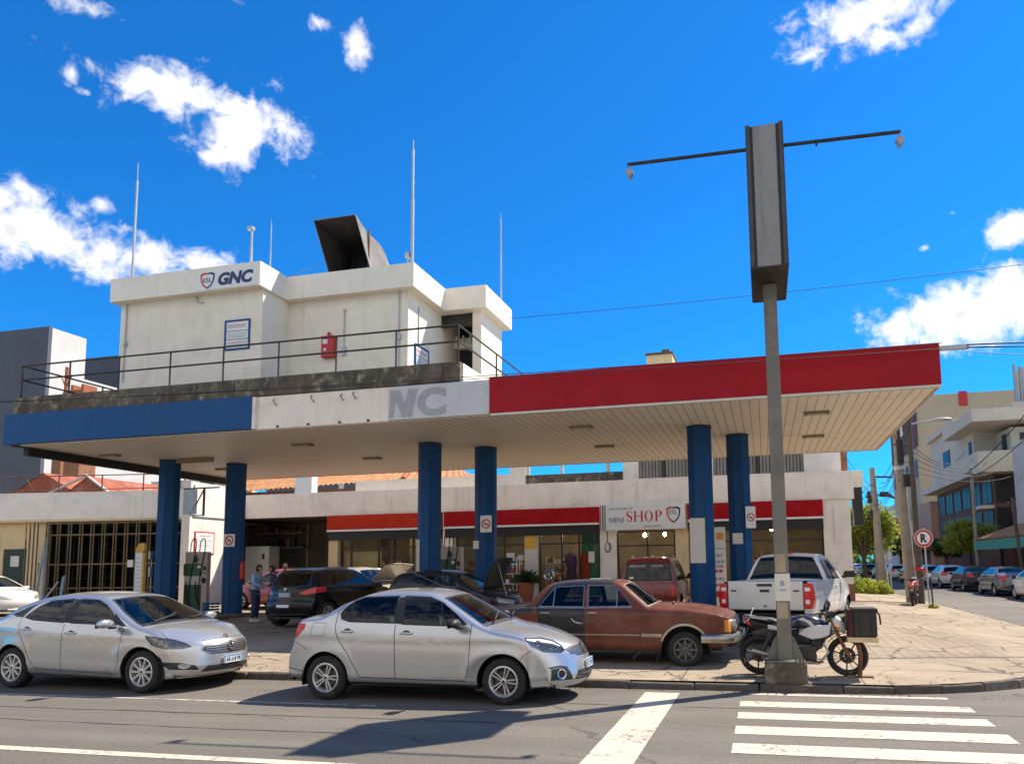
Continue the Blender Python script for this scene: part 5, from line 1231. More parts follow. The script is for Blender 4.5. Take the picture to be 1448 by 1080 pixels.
def plate(root, x, y, z, w, h, rear=False, txt='AC 274 KF', tilt=0.0):
    m_ = Matrix.Translation((x, y, z)) @ Matrix.Rotation(PI/2 if not rear else -PI/2, 4, 'Z') @ Matrix.Rotation(tilt, 4, 'X')
    f = lambda v: m_ @ Vector(v)
    mb = MB(); mb.box(-w/2, w/2, -.008, .012, -h/2, h/2, 0, m_); mb.box(-w/2+.004, w/2-.004, -.010, -.0085, h*.30, h/2-.003, 1, m_); mb.box(-w/2+.004, -w/2+.02, -.010, -.0085, -h/2+.004, h*.29, 1, m_); mb.box(w/2-.02, w/2-.004, -.010, -.0085, -h/2+.004, h*.29, 1, m_)
    o = mb.build('number_plate', ['plate_white', 'plate_blue'], root)
    if txt: lettering(txt, -w*.42, -.0115, -h*.36, w*.84, h*.58, 'plate_ink', o, bold=.02, xform=f)
    return o
def head_lamp(c, root, name, poly, axis, bulbs, thr=.0, zone=None, rim=True):
    """clear lens cut from the shell with a reflector bowl and bulbs behind it"""
    pid = c.part(name, 'lamp_lens', side=True)
    if rim:
        cx = sum(p[0] for p in poly)/len(poly); cz = sum(p[1] for p in poly)/len(poly)
        c.stamp([(cx+(p[0]-cx)*1.035, cz+(p[1]-cz)*1.07) for p in poly], axis, c.gap, thr=thr, zone=zone)
    c.stamp(poly, axis, pid, thr=thr, zone=zone); c.lamps.append((pid, bulbs)); return pid
def lamp_bowls(c):
    for pid, bulbs in c.lamps:
        for k in (0, 1):
            o = c.objs.get((pid, k))
            if not o: continue
            sg = 1 if k == 0 else -1
            me = o.data; mb = MB()
            vs = []
            for v in me.vertices:
                n = c.normal_at(Vector((v.co.x, abs(v.co.y), v.co.z))); vs.append(Vector(v.co)-Vector((n.x, n.y*sg, n.z*.3))*.022)
            mb.add(vs, [tuple(p.vertices) for p in me.polygons])
            mb.build('reflector', 'reflector', o, smooth=60, fixn=False)
            for (axis, u, v, r) in bulbs:
                loc, n = c.surf(axis, u, v); nn = Vector((n.x, n.y*sg, n.z)); p = Vector((loc.x, loc.y*sg, loc.z))-nn*.04
                q = nn.to_track_quat('Z', 'Y').to_matrix().to_4x4(); m_ = Matrix.Translation(p) @ q
                MB().lathe([(r, .03), (r*.9, .034), (r*.8, .01), (r*.45, .0), (r*.4, .015), (0, .022)], 18, m_).build('bulb', 'chrome', o, smooth=50)
def side_glass(c, polys, frame=.018, mat='car_glass', doors=None, trim='black', name='window'):
    """window panes with a rubber or chrome surround; each pane belongs to its door when given"""
    for k, poly in enumerate(polys):
        cx = sum(p[0] for p in poly)/len(poly); cz = sum(p[1] for p in poly)/len(poly); w = max(p[0] for p in poly)-min(p[0] for p in poly); h = max(p[1] for p in poly)-min(p[1] for p in poly)
        fx, fz = 1+2*frame/w, 1+2*frame/h
        tr = c.part('window_surround', trim, side=True, parent=doors[k] if doors else None)
        c.stamp([(cx+(p[0]-cx)*fx, cz+(p[1]-cz)*fz) for p in poly], 'side', tr, thr=.1)
        pid = c.part(name, mat, side=True, parent=doors[k] if doors else None)
        c.stamp(poly, 'side', pid, thr=.1)
def arches(c):
    d = c.part('cut', 'black'); 
    for xw in c.sp['axles']:
        ra = c.sp['Ra']; c.stamp([(xw+ra*math.cos(2*PI*k/44), c.sp['R']+ra*math.sin(2*PI*k/44)) for k in range(44)], 'side', -1, thr=-.6, zone=lambda p: p.y > .4)
def badge_ring(root, c, z, r, x=None, rot=0.0, n=4):
    loc, nn = c.surf('front', 0, z); q = nn.to_track_quat('Z', 'Y').to_matrix().to_4x4(); m_ = Matrix.Translation(loc+nn*.012) @ q @ Matrix.Diagonal((1, 1.25, 1, 1))
    mb = MB(); mb.lathe([(r, 0), (r*.95, .012), (r*.62, .012), (r*.55, 0)], n, m_); return mb.build('badge', 'chrome', root)

# ------------------------------------------------------------ silver saloon in the middle
def silver_saloon():
    root = thing('silver_sedan', 'silver saloon with black door mirrors and a driver, middle of the road', 'car', (-4.82, 10.45, 0))
    sp = dict(paint='silver_paint', axles=(-1.345, 1.335), R=.312, Ra=.372, flare=.014,
        top=[(-2.03, .27), (-2.09, .40), (-2.11, .56), (-2.09, .68), (-2.03, .78), (-1.99, .95), (-1.945, 1.10), (-1.89, 1.15), (-1.75, 1.175), (-1.56, 1.205), (-1.22, 1.385), (-.95, 1.48), (-.6, 1.54), (-.25, 1.55), (.1, 1.53), (.36, 1.47), (.75, 1.285), (1.17, 1.07), (1.25, 1.045), (1.5, 1.0), (1.8, .93), (2.05, .835), (2.16, .77), (2.235, .68), (2.285, .58), (2.325, .45), (2.335, .35), (2.30, .26), (2.24, .22)],
        plan=[(-2.1, .76), (-1.9, .81), (-1.4, .85), (-.5, .865), (.5, .865), (1.3, .855), (1.9, .825), (2.3, .76)],
        zbot=[(-2.1, .30), (-1.7, .27), (-1.0, .24), (1.0, .22), (1.7, .22), (2.3, .24)], belt=[(-2, 1.1), (-.9, 1.08), (.8, 1.04), (2, 1.02)],
        prof=[(0, .93), (.08, .972), (.3, .995), (.55, 1.0), (.8, .985), (.93, .965), (1, .945)], tumble=.46, tumble2=.3,
        crown=[(-2.1, .03), (-1.9, .05), (-1.6, .05), (-1.2, .06), (0, .055), (.4, .05), (1.15, .05), (1.3, .06), (1.8, .10), (2.1, .09), (2.3, .03)],
        rad=[(-2.1, .05), (-1.7, .05), (-1.3, .07), (0, .075), (.4, .06), (1.1, .05), (1.3, .08), (2, .1), (2.3, .05)],
        bows=[(1.5, 2.3, .40, 2.6), (-1.4, -2.1, -.13, 2.8)], screens=[(.0, .45, 1.1, 1.5, .16), (-1.8, -1.5, -1.1, -.8, -.10)],
        creases=[([(-2, .93), (2, .86)], .010, .035), (.36, .010, .05)])
    c = Car(sp); gap = c.gap; arches(c)
    rd = c.part('door', sp['paint'], side=True); fd = c.part('door', sp['paint'], side=True)
    RD = [(-.24, .325), (-.78, .335), (-.88, .48), (-.98, .66), (-1.13, .84), (-1.2, 1.0), (-1.2, 1.25), (-1.08, 1.37), (-.9, 1.44), (-.27, 1.445)]
    FD = [(-.235, .325), (.80, .31), (.85, .5), (.875, 1.06), (.62, 1.24), (.4, 1.37), (.2, 1.43), (-.265, 1.445)]
    c.stamp(RD, 'side', rd); c.stamp(FD, 'side', fd)
    c.line(RD[:9], .011, 'side', gap); c.line(FD[:4], .011, 'side', gap); c.line([(-.238, .33), (-.262, 1.06)], .012, 'side', gap)
    bt = c.part('pillar_trim', 'black'); c.stamp([(-.30, 1.43), (-.215, 1.43), (-.15, 1.065), (-.285, 1.075)], 'side', bt)
    side_glass(c, [[(-1.155, 1.215), (-1.12, 1.27), (-1.01, 1.37), (-.86, 1.425), (-.33, 1.435), (-.29, 1.09), (-.98, 1.105), (-1.12, 1.14)], [(-.205, 1.435), (.17, 1.42), (.38, 1.35), (.60, 1.215), (.795, 1.075), (.62, 1.052), (-.145, 1.072)]], doors=[rd, fd])
    c.line([(-1.0, 1.10), (-1.0, 1.385)], .022, 'side', bt); c.line([(.45, 1.06), (.36, 1.36)], .014, 'side', bt)
    ws = c.part('windscreen', 'car_glass'); wt = c.part('screen_surround', 'black')
    c.top_region(.40, 1.17, .012, wt); c.top_region(.44, 1.10, .05, ws); c.top_region(-1.50, -1.02, .03, wt); bl = c.part('rear_window', 'dark_glass'); c.top_region(-1.46, -1.05, .06, bl)
    # bonnet seam and front
    pts = [(c.mapx(x, c.edge_y(x)+.02), c.edge_y(x)+.02-.02*max(0, (x-1.3))) for x in (1.24, 1.4, 1.6, 1.8, 1.95)]; c.line(pts, .011, 'top', gap, thr=.2)
    zf = lambda p: p.x > 1.75
    c.stamp([(0, .60), (.30, .61), (.42, .655), (.47, .715), (.3, .735), (-.01, .745)], 'front', gap, thr=.05, zone=zf)
    cr = c.part('grille_slat', 'chrome'); 
    for z in (.635, .668, .70, .728): c.line([(-.01, z), (.2, z), (.43, z+.006)], .014, 'front', cr, thr=.05, zone=zf)
    gr = c.part('bumper_grille', 'plastic_dark'); c.stamp([(-.01, .30), (.44, .305), (.38, .425), (-.01, .43)], 'front', gr, thr=.0, zone=zf)
    for z in (.335, .37, .405): c.line([(-.01, z), (.4, z)], .007, 'front', cr, thr=.0, zone=zf)
    c.stamp([(.47, .31), (.735, .325), (.715, .47), (.60, .485), (.53, .46)], 'front', gr, thr=-.1, zone=zf)
    c.line([(.53, .475), (.62, .50), (.73, .485)], .022, 'front', gr, thr=-.1, zone=zf)
    head_lamp(c, root, 'headlight', [(1.62, .885), (1.78, .872), (1.92, .832), (2.05, .765), (2.10, .70), (2.06, .672), (1.87, .70), (1.73, .775)], 'side', [('side', 1.80, .81, .055), ('side', 1.95, .765, .058)], thr=.05)
    tl = c.part('tail_light', 'tail_red', side=True); c.stamp([(-2.15, 1.075), (-1.70, 1.07), (-1.71, .99), (-1.85, .86), (-1.95, .83), (-2.15, .83)], 'side', tl, thr=-.3, zone=lambda p: p.y > .42 and p.x < -1.6)
    # flap, bumper seams, sill, lines
    c.line([(-1.60, .90), (-1.37, .90), (-1.36, 1.08), (-1.58, 1.08), (-1.60, .90)], .008, 'side', gap)
    c.line([(-1.93, .84), (-1.72, .75), (-1.66, .70)], .009, 'side', gap); c.line([(-2.1, .45), (-1.72, .40)], .012, 'side', gap)
    c.line([(1.72, .72), (1.62, .66), (1.585, .60)], .009, 'side', gap)
    sl_ = c.part('sill', 'plastic_dark'); c.stamp([(-.98, .2), (.97, .2), (.97, .262), (-.98, .268)], 'side', sl_, thr=-1)
    c.finish(root); lamp_bowls(c); wheels(c, root, .2, .2, 5, 'twin')
    o = c.objs; fdp = [o[(fd, 0)], o[(fd, 1)]]; rdp = [o[(rd, 0)], o[(rd, 1)]]
    handle(c, root, -1.0, .965, .19, 'silver_paint', rdp); handle(c, root, -.08, .945, .19, 'silver_paint', fdp)
    mirror_mesh(root, .72, .87, 1.09, 'plastic_dark', size=1.05)
    for z in (.40,):
        for sg in (-1, 1):
            loc, n = c.surf('front', .625, z); n = Vector((n.x, n.y*sg, n.z)); m_ = Matrix.Translation((loc.x, sg*loc.y, loc.z)) @ n.to_track_quat('Z', 'Y').to_matrix().to_4x4()
            MB().lathe([(.075, -.01), (.07, .02), (.05, .015), (.045, -.01), (0, -.01)], 20, m_).build('fog_light', 'chrome', root, smooth=40)
    badge_ring(root, c, .70, .075)
    plate(root, c.surf('front', 0, .49)[0].x+.02, 0, .49, .36, .12, txt='AC 274 KF', tilt=-.08)
    seats(root, .12, -.72, .35, dash=(.78, 1.15, 1.03), wheel_x=.62, wheel_y=.36, top=1.30)
    for yy in (-.36, .36): pass
    MB().tube([(.12, 0, 1.55), (-.55, 0, 1.83)], .006, 5).build('aerial', 'black', root)
    w = MB(); w.tube([(1.12, -.55, 1.11), (.98, -.05, 1.2)], .012, 5); w.tube([(1.14, .1, 1.13), (1.0, .6, 1.16)], .012, 5); w.build('wiper', 'black', root)
    return root, c

# ------------------------------------------------------------ silver saloon at the left
def grey_saloon():
    root = thing('silver_sedan', 'silver saloon with chrome bar grille and silver mirrors at the left edge of the road', 'car', (-10.66, 10.62, 0), R(-3))
    sp = dict(paint='silver_paint_warm', axles=(-1.34, 1.34), R=.325, Ra=.385, flare=.016,
        top=[(-2.28, .30), (-2.33, .45), (-2.34, .62), (-2.31, .78), (-2.27, .98), (-2.22, 1.08), (-2.12, 1.12), (-1.85, 1.17), (-1.55, 1.32), (-1.2, 1.45), (-.8, 1.515), (-.4, 1.53), (0, 1.515), (.35, 1.455), (.8, 1.26), (1.32, 1.045), (1.40, 1.02), (1.6, .985), (1.85, .92), (2.05, .835), (2.14, .775), (2.20, .70), (2.235, .58), (2.255, .45), (2.26, .36), (2.22, .27), (2.12, .22)],
        plan=[(-2.3, .78), (-2, .85), (-1.4, .895), (-.5, .905), (.5, .905), (1.3, .90), (1.9, .87), (2.25, .80)],
        zbot=[(-2.3, .32), (-1.8, .27), (-1.0, .23), (1.0, .20), (1.7, .20), (2.25, .22)], belt=[(-2.2, 1.12), (-1.2, 1.10), (-.2, 1.04), (1.1, .98), (2, .95)],
        prof=[(0, .92), (.08, .965), (.28, .99), (.5, 1.0), (.72, .992), (.9, .965), (1, .94)], tumble=.50, tumble2=.32,
        crown=[(-2.3, .03), (-2.1, .05), (-1.6, .055), (-1.2, .06), (0, .055), (.4, .05), (1.3, .05), (1.45, .06), (1.9, .10), (2.1, .09), (2.25, .03)],
        rad=[(-2.3, .05), (-1.9, .06), (-1.3, .07), (0, .075), (.4, .06), (1.2, .05), (1.45, .08), (2, .09), (2.25, .05)],
        bows=[(1.35, 2.25, .42, 2.4), (-1.5, -2.3, -.24, 2.6)], screens=[(.0, .45, 1.25, 1.6, .17), (-2.0, -1.7, -1.2, -.8, -.10)],
        creases=[([(-2.2, .98), (-.5, .90), (1.3, .84), (2, .80)], .015, .035), ([(-1, .40), (1, .36)], .014, .06)])
    c = Car(sp); gap = c.gap; arches(c)
    rd = c.part('door', sp['paint'], side=True); fd = c.part('door', sp['paint'], side=True)
    RD = [(-.25, .31), (-.80, .325), (-.92, .5), (-1.02, .68), (-1.17, .86), (-1.22, 1.02), (-1.2, 1.2), (-1.02, 1.37), (-.8, 1.42), (-.27, 1.425)]
    FD = [(-.245, .31), (.86, .285), (.92, .5), (.95, .95), (.88, 1.04), (.62, 1.22), (.4, 1.335), (.2, 1.405), (-.265, 1.425)]
    c.stamp(RD, 'side', rd); c.stamp(FD, 'side', fd); c.line(RD[:8], .011, 'side', gap); c.line(FD[:5], .011, 'side', gap); c.line([(-.248, .31), (-.262, 1.05)], .012, 'side', gap)
    bt = c.part('pillar_trim', 'black'); c.stamp([(-.33, 1.415), (-.20, 1.415), (-.14, 1.05), (-.31, 1.06)], 'side', bt); c.stamp([(.99, 1.0), (.64, 1.20), (.60, 1.05)], 'side', bt)
    side_glass(c, [[(-1.15, 1.14), (-1.12, 1.18), (-.98, 1.30), (-.80, 1.385), (-.36, 1.41), (-.315, 1.065), (-.95, 1.10)], [(-.19, 1.41), (.15, 1.395), (.36, 1.325), (.60, 1.20), (.70, 1.035), (-.135, 1.055)]], doors=[rd, fd], mat='dark_glass')
    q = c.part('quarter_window', 'dark_glass', side=True); c.stamp([(-1.47, 1.185), (-1.40, 1.205), (-1.22, 1.29), (-1.06, 1.345), (-1.2, 1.135), (-1.36, 1.145)], 'side', q)
    ch = c.part('window_chrome', 'chrome'); c.line([(-1.40, 1.13), (-.95, 1.08), (-.2, 1.037), (.70, 1.015)], .011, 'side', ch)
    ws = c.part('windscreen', 'car_glass'); wt = c.part('screen_surround', 'black')
    c.top_region(.38, 1.33, .012, wt); c.top_region(.42, 1.25, .05, ws); c.top_region(-1.75, -1.2, .03, wt); bl = c.part('rear_window', 'dark_glass'); c.top_region(-1.7, -1.24, .06, bl)
    pts = [(c.mapx(x, c.edge_y(x)), c.edge_y(x)-.03*max(0, (x-1.4))) for x in (1.4, 1.55, 1.7, 1.85, 2.0)]; c.line(pts, .011, 'top', gap, thr=.2)
    zf = lambda p: p.x > 1.6
    c.line([(-.01, .785), (.2, .78), (.42, .765)], .010, 'front', gap, thr=.0, zone=zf)
    GR = [(-.01, .555), (.34, .56), (.47, .625), (.40, .72), (-.01, .735)]
    cr = c.part('grille_slat', 'chrome_worn'); c.stamp([(-.01, .54), (.36, .545), (.50, .625), (.42, .735), (-.01, .75)], 'front', cr, thr=.0, zone=zf); c.stamp(GR, 'front', gap, thr=.0, zone=zf)
    for z in (.585, .62, .655, .69, .718): c.line([(-.01, z), (.42, z)], .016, 'front', cr, thr=.0, zone=zf)
    gr = c.part('bumper_grille', 'plastic_dark'); c.stamp([(-.01, .29), (.50, .295), (.42, .385), (-.01, .39)], 'front', gr, thr=-.1, zone=zf)
    c.stamp([(.52, .33), (.80, .36), (.85, .475), (.70, .455), (.56, .40)], 'front', gr, thr=-.3, zone=zf)
    c.line([(-.01, .275), (.50, .275), (.62, .30)], .014, 'front', cr, thr=-.3, zone=zf)
    head_lamp(c, root, 'headlight', [(1.40, .865), (1.58, .845), (1.78, .80), (1.93, .74), (2.0, .69), (1.92, .665), (1.72, .675), (1.54, .73)], 'side', [('side', 1.66, .765, .055), ('side', 1.80, .735, .05)], thr=.03)
    c.line([(1.52, .72), (1.54, .62), (1.60, .50)], .008, 'side', gap)
    tl = c.part('tail_light', 'tail_red', side=True); c.stamp([(-2.4, 1.0), (-1.95, 1.02), (-1.98, .92), (-2.4, .86)], 'side', tl, thr=-.2, zone=lambda p: p.y > .35 and p.x < -1.7)
    sl_ = c.part('sill', 'plastic_dark'); c.stamp([(-.98, .15), (.97, .15), (.97, .225), (-.98, .25)], 'side', sl_, thr=-1)
    c.finish(root); lamp_bowls(c); wheels(c, root, .21, .215, 10)
    o = c.objs; fdp = [o[(fd, 0)], o[(fd, 1)]]; rdp = [o[(rd, 0)], o[(rd, 1)]]
    handle(c, root, -1.03, .95, .19, 'silver_paint_warm', rdp); handle(c, root, -.08, .90, .19, 'silver_paint_warm', fdp)
    mirror_mesh(root, .80, .90, 1.06, 'silver_paint_warm', size=1.15)
    for sg in (-1, 1):
        loc, n = c.surf('front', .68, .405); n = Vector((n.x, n.y*sg, n.z)); m_ = Matrix.Translation((loc.x, sg*loc.y, loc.z)) @ n.to_track_quat('Z', 'Y').to_matrix().to_4x4()
        MB().lathe([(.06, -.01), (.055, .015), (.03, .012), (0, .012)], 18, m_ @ Matrix.Diagonal((1.5, .75, 1, 1))).build('fog_light', 'reflector', root, smooth=40)
    badge_ring(root, c, .655, .06, n=20); badge_ring(root, c, .80, .035, n=20)
    plate(root, c.surf('front', 0, .455)[0].x+.02, 0, .455, .38, .12, txt='AB 618 PR')
    seats(root, .1, -.8, .33, dash=(.86, 1.3, 1.0), wheel_x=.62, wheel_y=.38, top=1.27)
    w = MB(); w.tube([(1.27, -.6, 1.07), (1.12, -.05, 1.14)], .012, 5); w.tube([(1.3, .1, 1.09), (1.15, .6, 1.12)], .012, 5); w.build('wiper', 'black', root)
    d = MB(); d.box(.55, .56, -.25, -.12, 1.36, 1.4); d.build('rear_view_mirror', 'black', root)
    return root, c

# ------------------------------------------------------------ old brown saloon
def brown_saloon():
    root = thing('old_sedan', 'old faded brown saloon with a black rear door parked on the pavement', 'car', (-2.75, 13.52, .115))
    sp = dict(paint='old_brown_paint', axles=(-1.39, 1.39), R=.30, Ra=.40, flare=.01,
        top=[(-2.36, .40), (-2.42, .50), (-2.44, .70), (-2.43, .90, 1), (-2.40, .95), (-2.2, .985), (-1.6, 1.03), (-1.5, 1.045, 1), (-1.25, 1.30), (-1.12, 1.40), (-.9, 1.455), (-.4, 1.485), (.1, 1.475), (.32, 1.43), (.60, 1.24), (.88, 1.05, 1), (1.1, 1.05), (1.6, 1.015), (2.0, .93), (2.16, .875), (2.20, .84, 1), (2.205, .70), (2.21, .56), (2.16, .45), (2.06, .36)],
        plan=[(-2.44, .82), (-2.0, .87), (-1.0, .89), (1.0, .89), (1.8, .885), (2.2, .86)], zbot=[(-2.4, .42), (-1.9, .33), (-1.0, .28), (1.0, .26), (1.8, .32), (2.2, .36)],
        belt=[(-2.4, .99), (0, .985), (2, .97)], prof=[(0, .90), (.08, .955), (.25, .985), (.55, 1.0), (.83, .985), (.93, .965), (1, .935)], tumble=.55, tumble2=.1,
        crown=[(-2.4, .03), (-1.5, .04), (-1.2, .05), (0, .05), (.4, .05), (.9, .06), (1.6, .07), (2.1, .06), (2.2, .02)], rad=[(-2.4, .04), (-1.5, .05), (-1.1, .06), (0, .06), (.8, .05), (1.2, .06), (2.0, .06), (2.2, .03)],
        bows=[(1.9, 2.2, .09, 3.0), (-2.0, -2.4, -.08, 3)], screens=[(.1, .4, .85, 1.0, .13), (-1.6, -1.5, -1.2, -1.0, -.08)], creases=[([(-2.4, .93), (2.2, .86)], .008, .03), (.53, .006, .02)])
    c = Car(sp); gap = c.gap; arches(c)
    rd = c.part('door', 'old_black_paint', side=True, label='black rear door that does not match the brown car'); fd = c.part('door', 'old_brown_paint', side=True)
    RD = [(-.33, .30), (-.86, .31), (-1.0, .5), (-1.16, .72), (-1.22, .98), (-1.25, 1.03), (-1.0, 1.37), (-.36, 1.395)]
    FD = [(-.325, .30), (.62, .28), (.64, .6), (.64, 1.0), (.5, 1.1), (.16, 1.39), (-.35, 1.395)]
    dk = c.part('rear_deck', 'old_black_paint'); c.stamp([(-2.6, .84), (-1.30, .90), (-1.30, 1.02), (-1.52, 1.06), (-2.6, 1.06)], 'side', dk, thr=-1); c.stamp([(-2.6, -.01), (-1.53, -.01), (-1.53, 1), (-2.6, 1)], 'top', dk, thr=.3)
    rf = c.part('roof', 'old_black_paint'); c.stamp([(-1.0, -.01), (.12, -.01), (.12, 1), (-1.0, 1)], 'top', rf, thr=.45, zone=lambda p: p.z > 1.3)
    c.stamp(RD, 'side', rd); c.stamp(FD, 'side', fd); c.line(RD[:6], .012, 'side', gap); c.line(FD[:4], .013, 'side', gap); c.line([(-.328, .3), (-.345, 1.0)], .014, 'side', gap)
    side_glass(c, [[(-1.17, 1.03), (-.92, 1.345), (-.40, 1.365), (-.375, 1.02)], [(-.305, 1.365), (.14, 1.365), (.30, 1.245), (.47, 1.03), (-.28, 1.02)]], .016, doors=[rd, fd], trim='chrome_worn')
    bt = c.part('pillar_trim', 'chrome_worn'); c.line([(-.92, 1.02), (-.92, 1.34)], .018, 'side', bt); c.line([(.22, 1.02), (.22, 1.30)], .016, 'side', bt)
    c.line([(-1.70, 1.0), (-1.2, 1.0), (-.37, .995), (.5, 1.0)], .012, 'side', bt)
    tr = c.part('side_trim', 'chrome_worn'); c.line([(-2.3, .535), (-1.82, .54)], .03, 'side', tr); c.line([(-.95, .55), (.62, .54)], .022, 'side', tr); c.line([(.65, .54), (1.0, .535)], .055, 'side', tr)
    ra = sp['Ra']+.018; c.line([(1.39+ra*math.cos(a), .30+ra*math.sin(a)) for a in [.35+k*(PI-.7)/14 for k in range(15)]], .035, 'side', tr); c.line([(-1.39+ra*math.cos(a), .30+ra*math.sin(a)) for a in [.35+k*(PI-.7)/14 for k in range(15)]], .035, 'side', tr)
    ws = c.part('windscreen', 'car_glass'); wt = c.part('screen_surround', 'chrome_worn'); c.top_region(.34, .865, .016, wt); c.top_region(.36, .845, .034, ws); c.top_region(-1.46, -1.13, .02, wt); bl = c.part('rear_window', 'dark_glass'); c.top_region(-1.43, -1.17, .06, bl)
    c.line([(.95, .60), (1.4, .60), (2.0, .58), (2.15, .5)], .016, 'top', gap, thr=.3); c.line([(.95, -.01), (.95, .60)], .016, 'top', gap, thr=.3)
    zf = lambda p: p.x > 2.0
    c.stamp([(-.01, .56), (.82, .56), (.82, .80), (-.01, .81)], 'front', gap, thr=.2, zone=zf)
    cr = c.part('grille_slat', 'chrome_worn')
    for z in (.60, .65, .70, .75): c.line([(-.01, z), (.46, z)], .012, 'front', cr, thr=.2, zone=zf)
    c.line([(-.01, .815), (.84, .81)], .02, 'front', cr, thr=.2, zone=zf); c.line([(-.01, .555), (.84, .555)], .02, 'front', cr, thr=.2, zone=zf)
    am = c.part('indicator', 'amber', side=True); c.stamp([(2.05, .80), (2.30, .80), (2.30, .59), (2.05, .60)], 'side', am, thr=-.05, zone=lambda p: p.x > 1.9 and p.y > .5)
    sl_ = c.part('sill', 'plastic_dark'); c.stamp([(-.98, .2), (.97, .2), (.97, .285), (-.98, .295)], 'side', sl_, thr=-1)
    c.line([(.68, .62), (.9, .62)], .02, 'side', gap) if False else None
    c.finish(root); wheels(c, root, .19, .19, 8, 'alloy', 'alloy_dark')
    for sg in (-1, 1):
        MB().lathe([(.105, -.05), (.105, .02), (.09, .025), (.06, -.01), (0, -.02)], 20, Matrix.Translation((2.2, sg*.62, .69)) @ Matrix.Rotation(PI/2, 4, 'Y')).build('headlight', 'reflector', root, smooth=40)
        MB().lathe([(.09, .03), (.05, .045), (0, .05)], 18, Matrix.Translation((2.2, sg*.62, .69)) @ Matrix.Rotation(PI/2, 4, 'Y')).build('headlight_lens', 'lamp_lens', root, smooth=60)
    prof = [(.0, -.075), (.05, -.07), (.07, -.02), (.06, .03), (.03, .065), (.0, .07)]
    def bumper(x, sgn, name):
        path = [(x-.55*sgn, .93), (x-.22*sgn, .93), (x-.06*sgn, .88), (x, .7), (x+.03*sgn, 0), (x, -.7), (x-.06*sgn, -.88), (x-.22*sgn, -.93), (x-.55*sgn, -.93)]; mb = MB(); vs = []; k = len(prof)
        for i, (px, py) in enumerate(path):
            a = path[max(0, i-1)]; b = path[min(len(path)-1, i+1)]; d = Vector((b[0]-a[0], b[1]-a[1], 0)).normalized(); nn = Vector((-d.y, d.x, 0))*(1 if sgn > 0 else -1)
            nn = nn if nn.dot(Vector((px, py, 0))) > 0 else -nn
            vs += [Vector((px, py, .50+h))+nn*o for o, h in prof]
        mb.add(vs, [(i*k+j, i*k+j+1, (i+1)*k+j+1, (i+1)*k+j) for i in range(len(path)-1) for j in range(k-1)])
        mb.build(name, 'chrome_worn', root, smooth=35)
    bumper(2.22, 1, 'bumper'); bumper(-2.46, -1, 'bumper')
    MB().box(2.24, 2.32, .12, .2, .36, .6).box(2.24, 2.32, -.2, -.12, .36, .6).box(2.05, 2.24, -.7, .7, .34, .46).build('bumper_guard', 'plastic_dark', root, bevel=.02)
    plate(root, 2.33, .42, .50, .3, .11, txt='C 482105')
    o = c.objs; fdp = [o[(fd, 0)], o[(fd, 1)]]; rdp = [o[(rd, 0)], o[(rd, 1)]]
    for xx, par in ((-1.05, rdp), (-.20, fdp)):
        loc, n = c.surf('side', xx, .91)
        for k, sg in enumerate((1, -1)): MB().box(xx-.08, xx+.08, sg*loc.y-.02, sg*loc.y+.02, .90, .925).build('handle', 'chrome_worn', par[k], bevel=.008)
    loc, n = c.surf('side', -.5, .8); MB().tube([(-.58, -loc.y-.005, .83), (-.52, -loc.y-.012, .765), (-.44, -loc.y-.012, .74), (-.36, -loc.y-.004, .735)], [.006, .016, .018, .010], 8).build('door_scrape', 'chrome_worn', rdp[1])
    seats(root, -.1, -.85, .33, dash=(.55, .86, .99), wheel_x=.42, wheel_y=.38, top=1.12)
    MB().box(-.38, -.2, -.25, -.12, 1.478, 1.49).box(-.15, .0, -.3, -.2, 1.478, 1.488).build('roof_scrap', 'paper', root)
    w = MB(); w.tube([(.82, -.5, 1.09), (.70, .1, 1.18)], .01, 5); w.tube([(1.15, -.38, 1.05), (1.15, -.3, 1.07)], .02, 6); w.build('wiper', 'black', root)
    MB().tube([(.68, -.8, .28), (.5, -.86, .16), (.52, -.86, .12)], .02, 6).tube([(.95, -.86, .26), (.9, -.86, .08)], .012, 5).build('exhaust_and_flap', 'dark_steel', root)
    return root, c
HERO = silver_saloon()[0], grey_saloon()[0], brown_saloon()[0]
def boxy(name, sp, doors, panes, root, screens, lamps_mat='car_glass', wheel_kw=None, seat_kw=None, frame=.016, res=None):
    """common steps for the plainer vehicles"""
    if res: sp['res'] = res
    c = Car(sp); gap = c.gap; arches(c); ids = []
    for poly in doors:
        d = c.part('door', sp['paint'], side=True); c.stamp(poly, 'side', d); ids.append(d)
    for poly in doors: c.line(poly+[poly[0]], .012, 'side', gap)
    side_glass(c, panes[:len(doors)], frame, lamps_mat, doors=ids) if doors else None
    if panes[len(doors):]: side_glass(c, panes[len(doors):], frame, lamps_mat)
    for (xa, xb, ins, nm) in screens:
        w = c.part('screen_surround', 'black'); c.top_region(xa-.03, xb+.03, ins-.03, w); g = c.part(nm, lamps_mat); c.top_region(xa, xb, ins, g)
    return c, ids
def simple_lights(c, front, rear, fz, rz_):
    """front and rear light areas stamped on the shell"""
    h = c.part('headlight', 'reflector', side=True); c.stamp(front, 'side', h, thr=-.3, zone=lambda p: p.y > .3)
    t = c.part('tail_light', 'tail_red', side=True); c.stamp(rear, 'side', t, thr=-.3, zone=lambda p: p.y > .3)
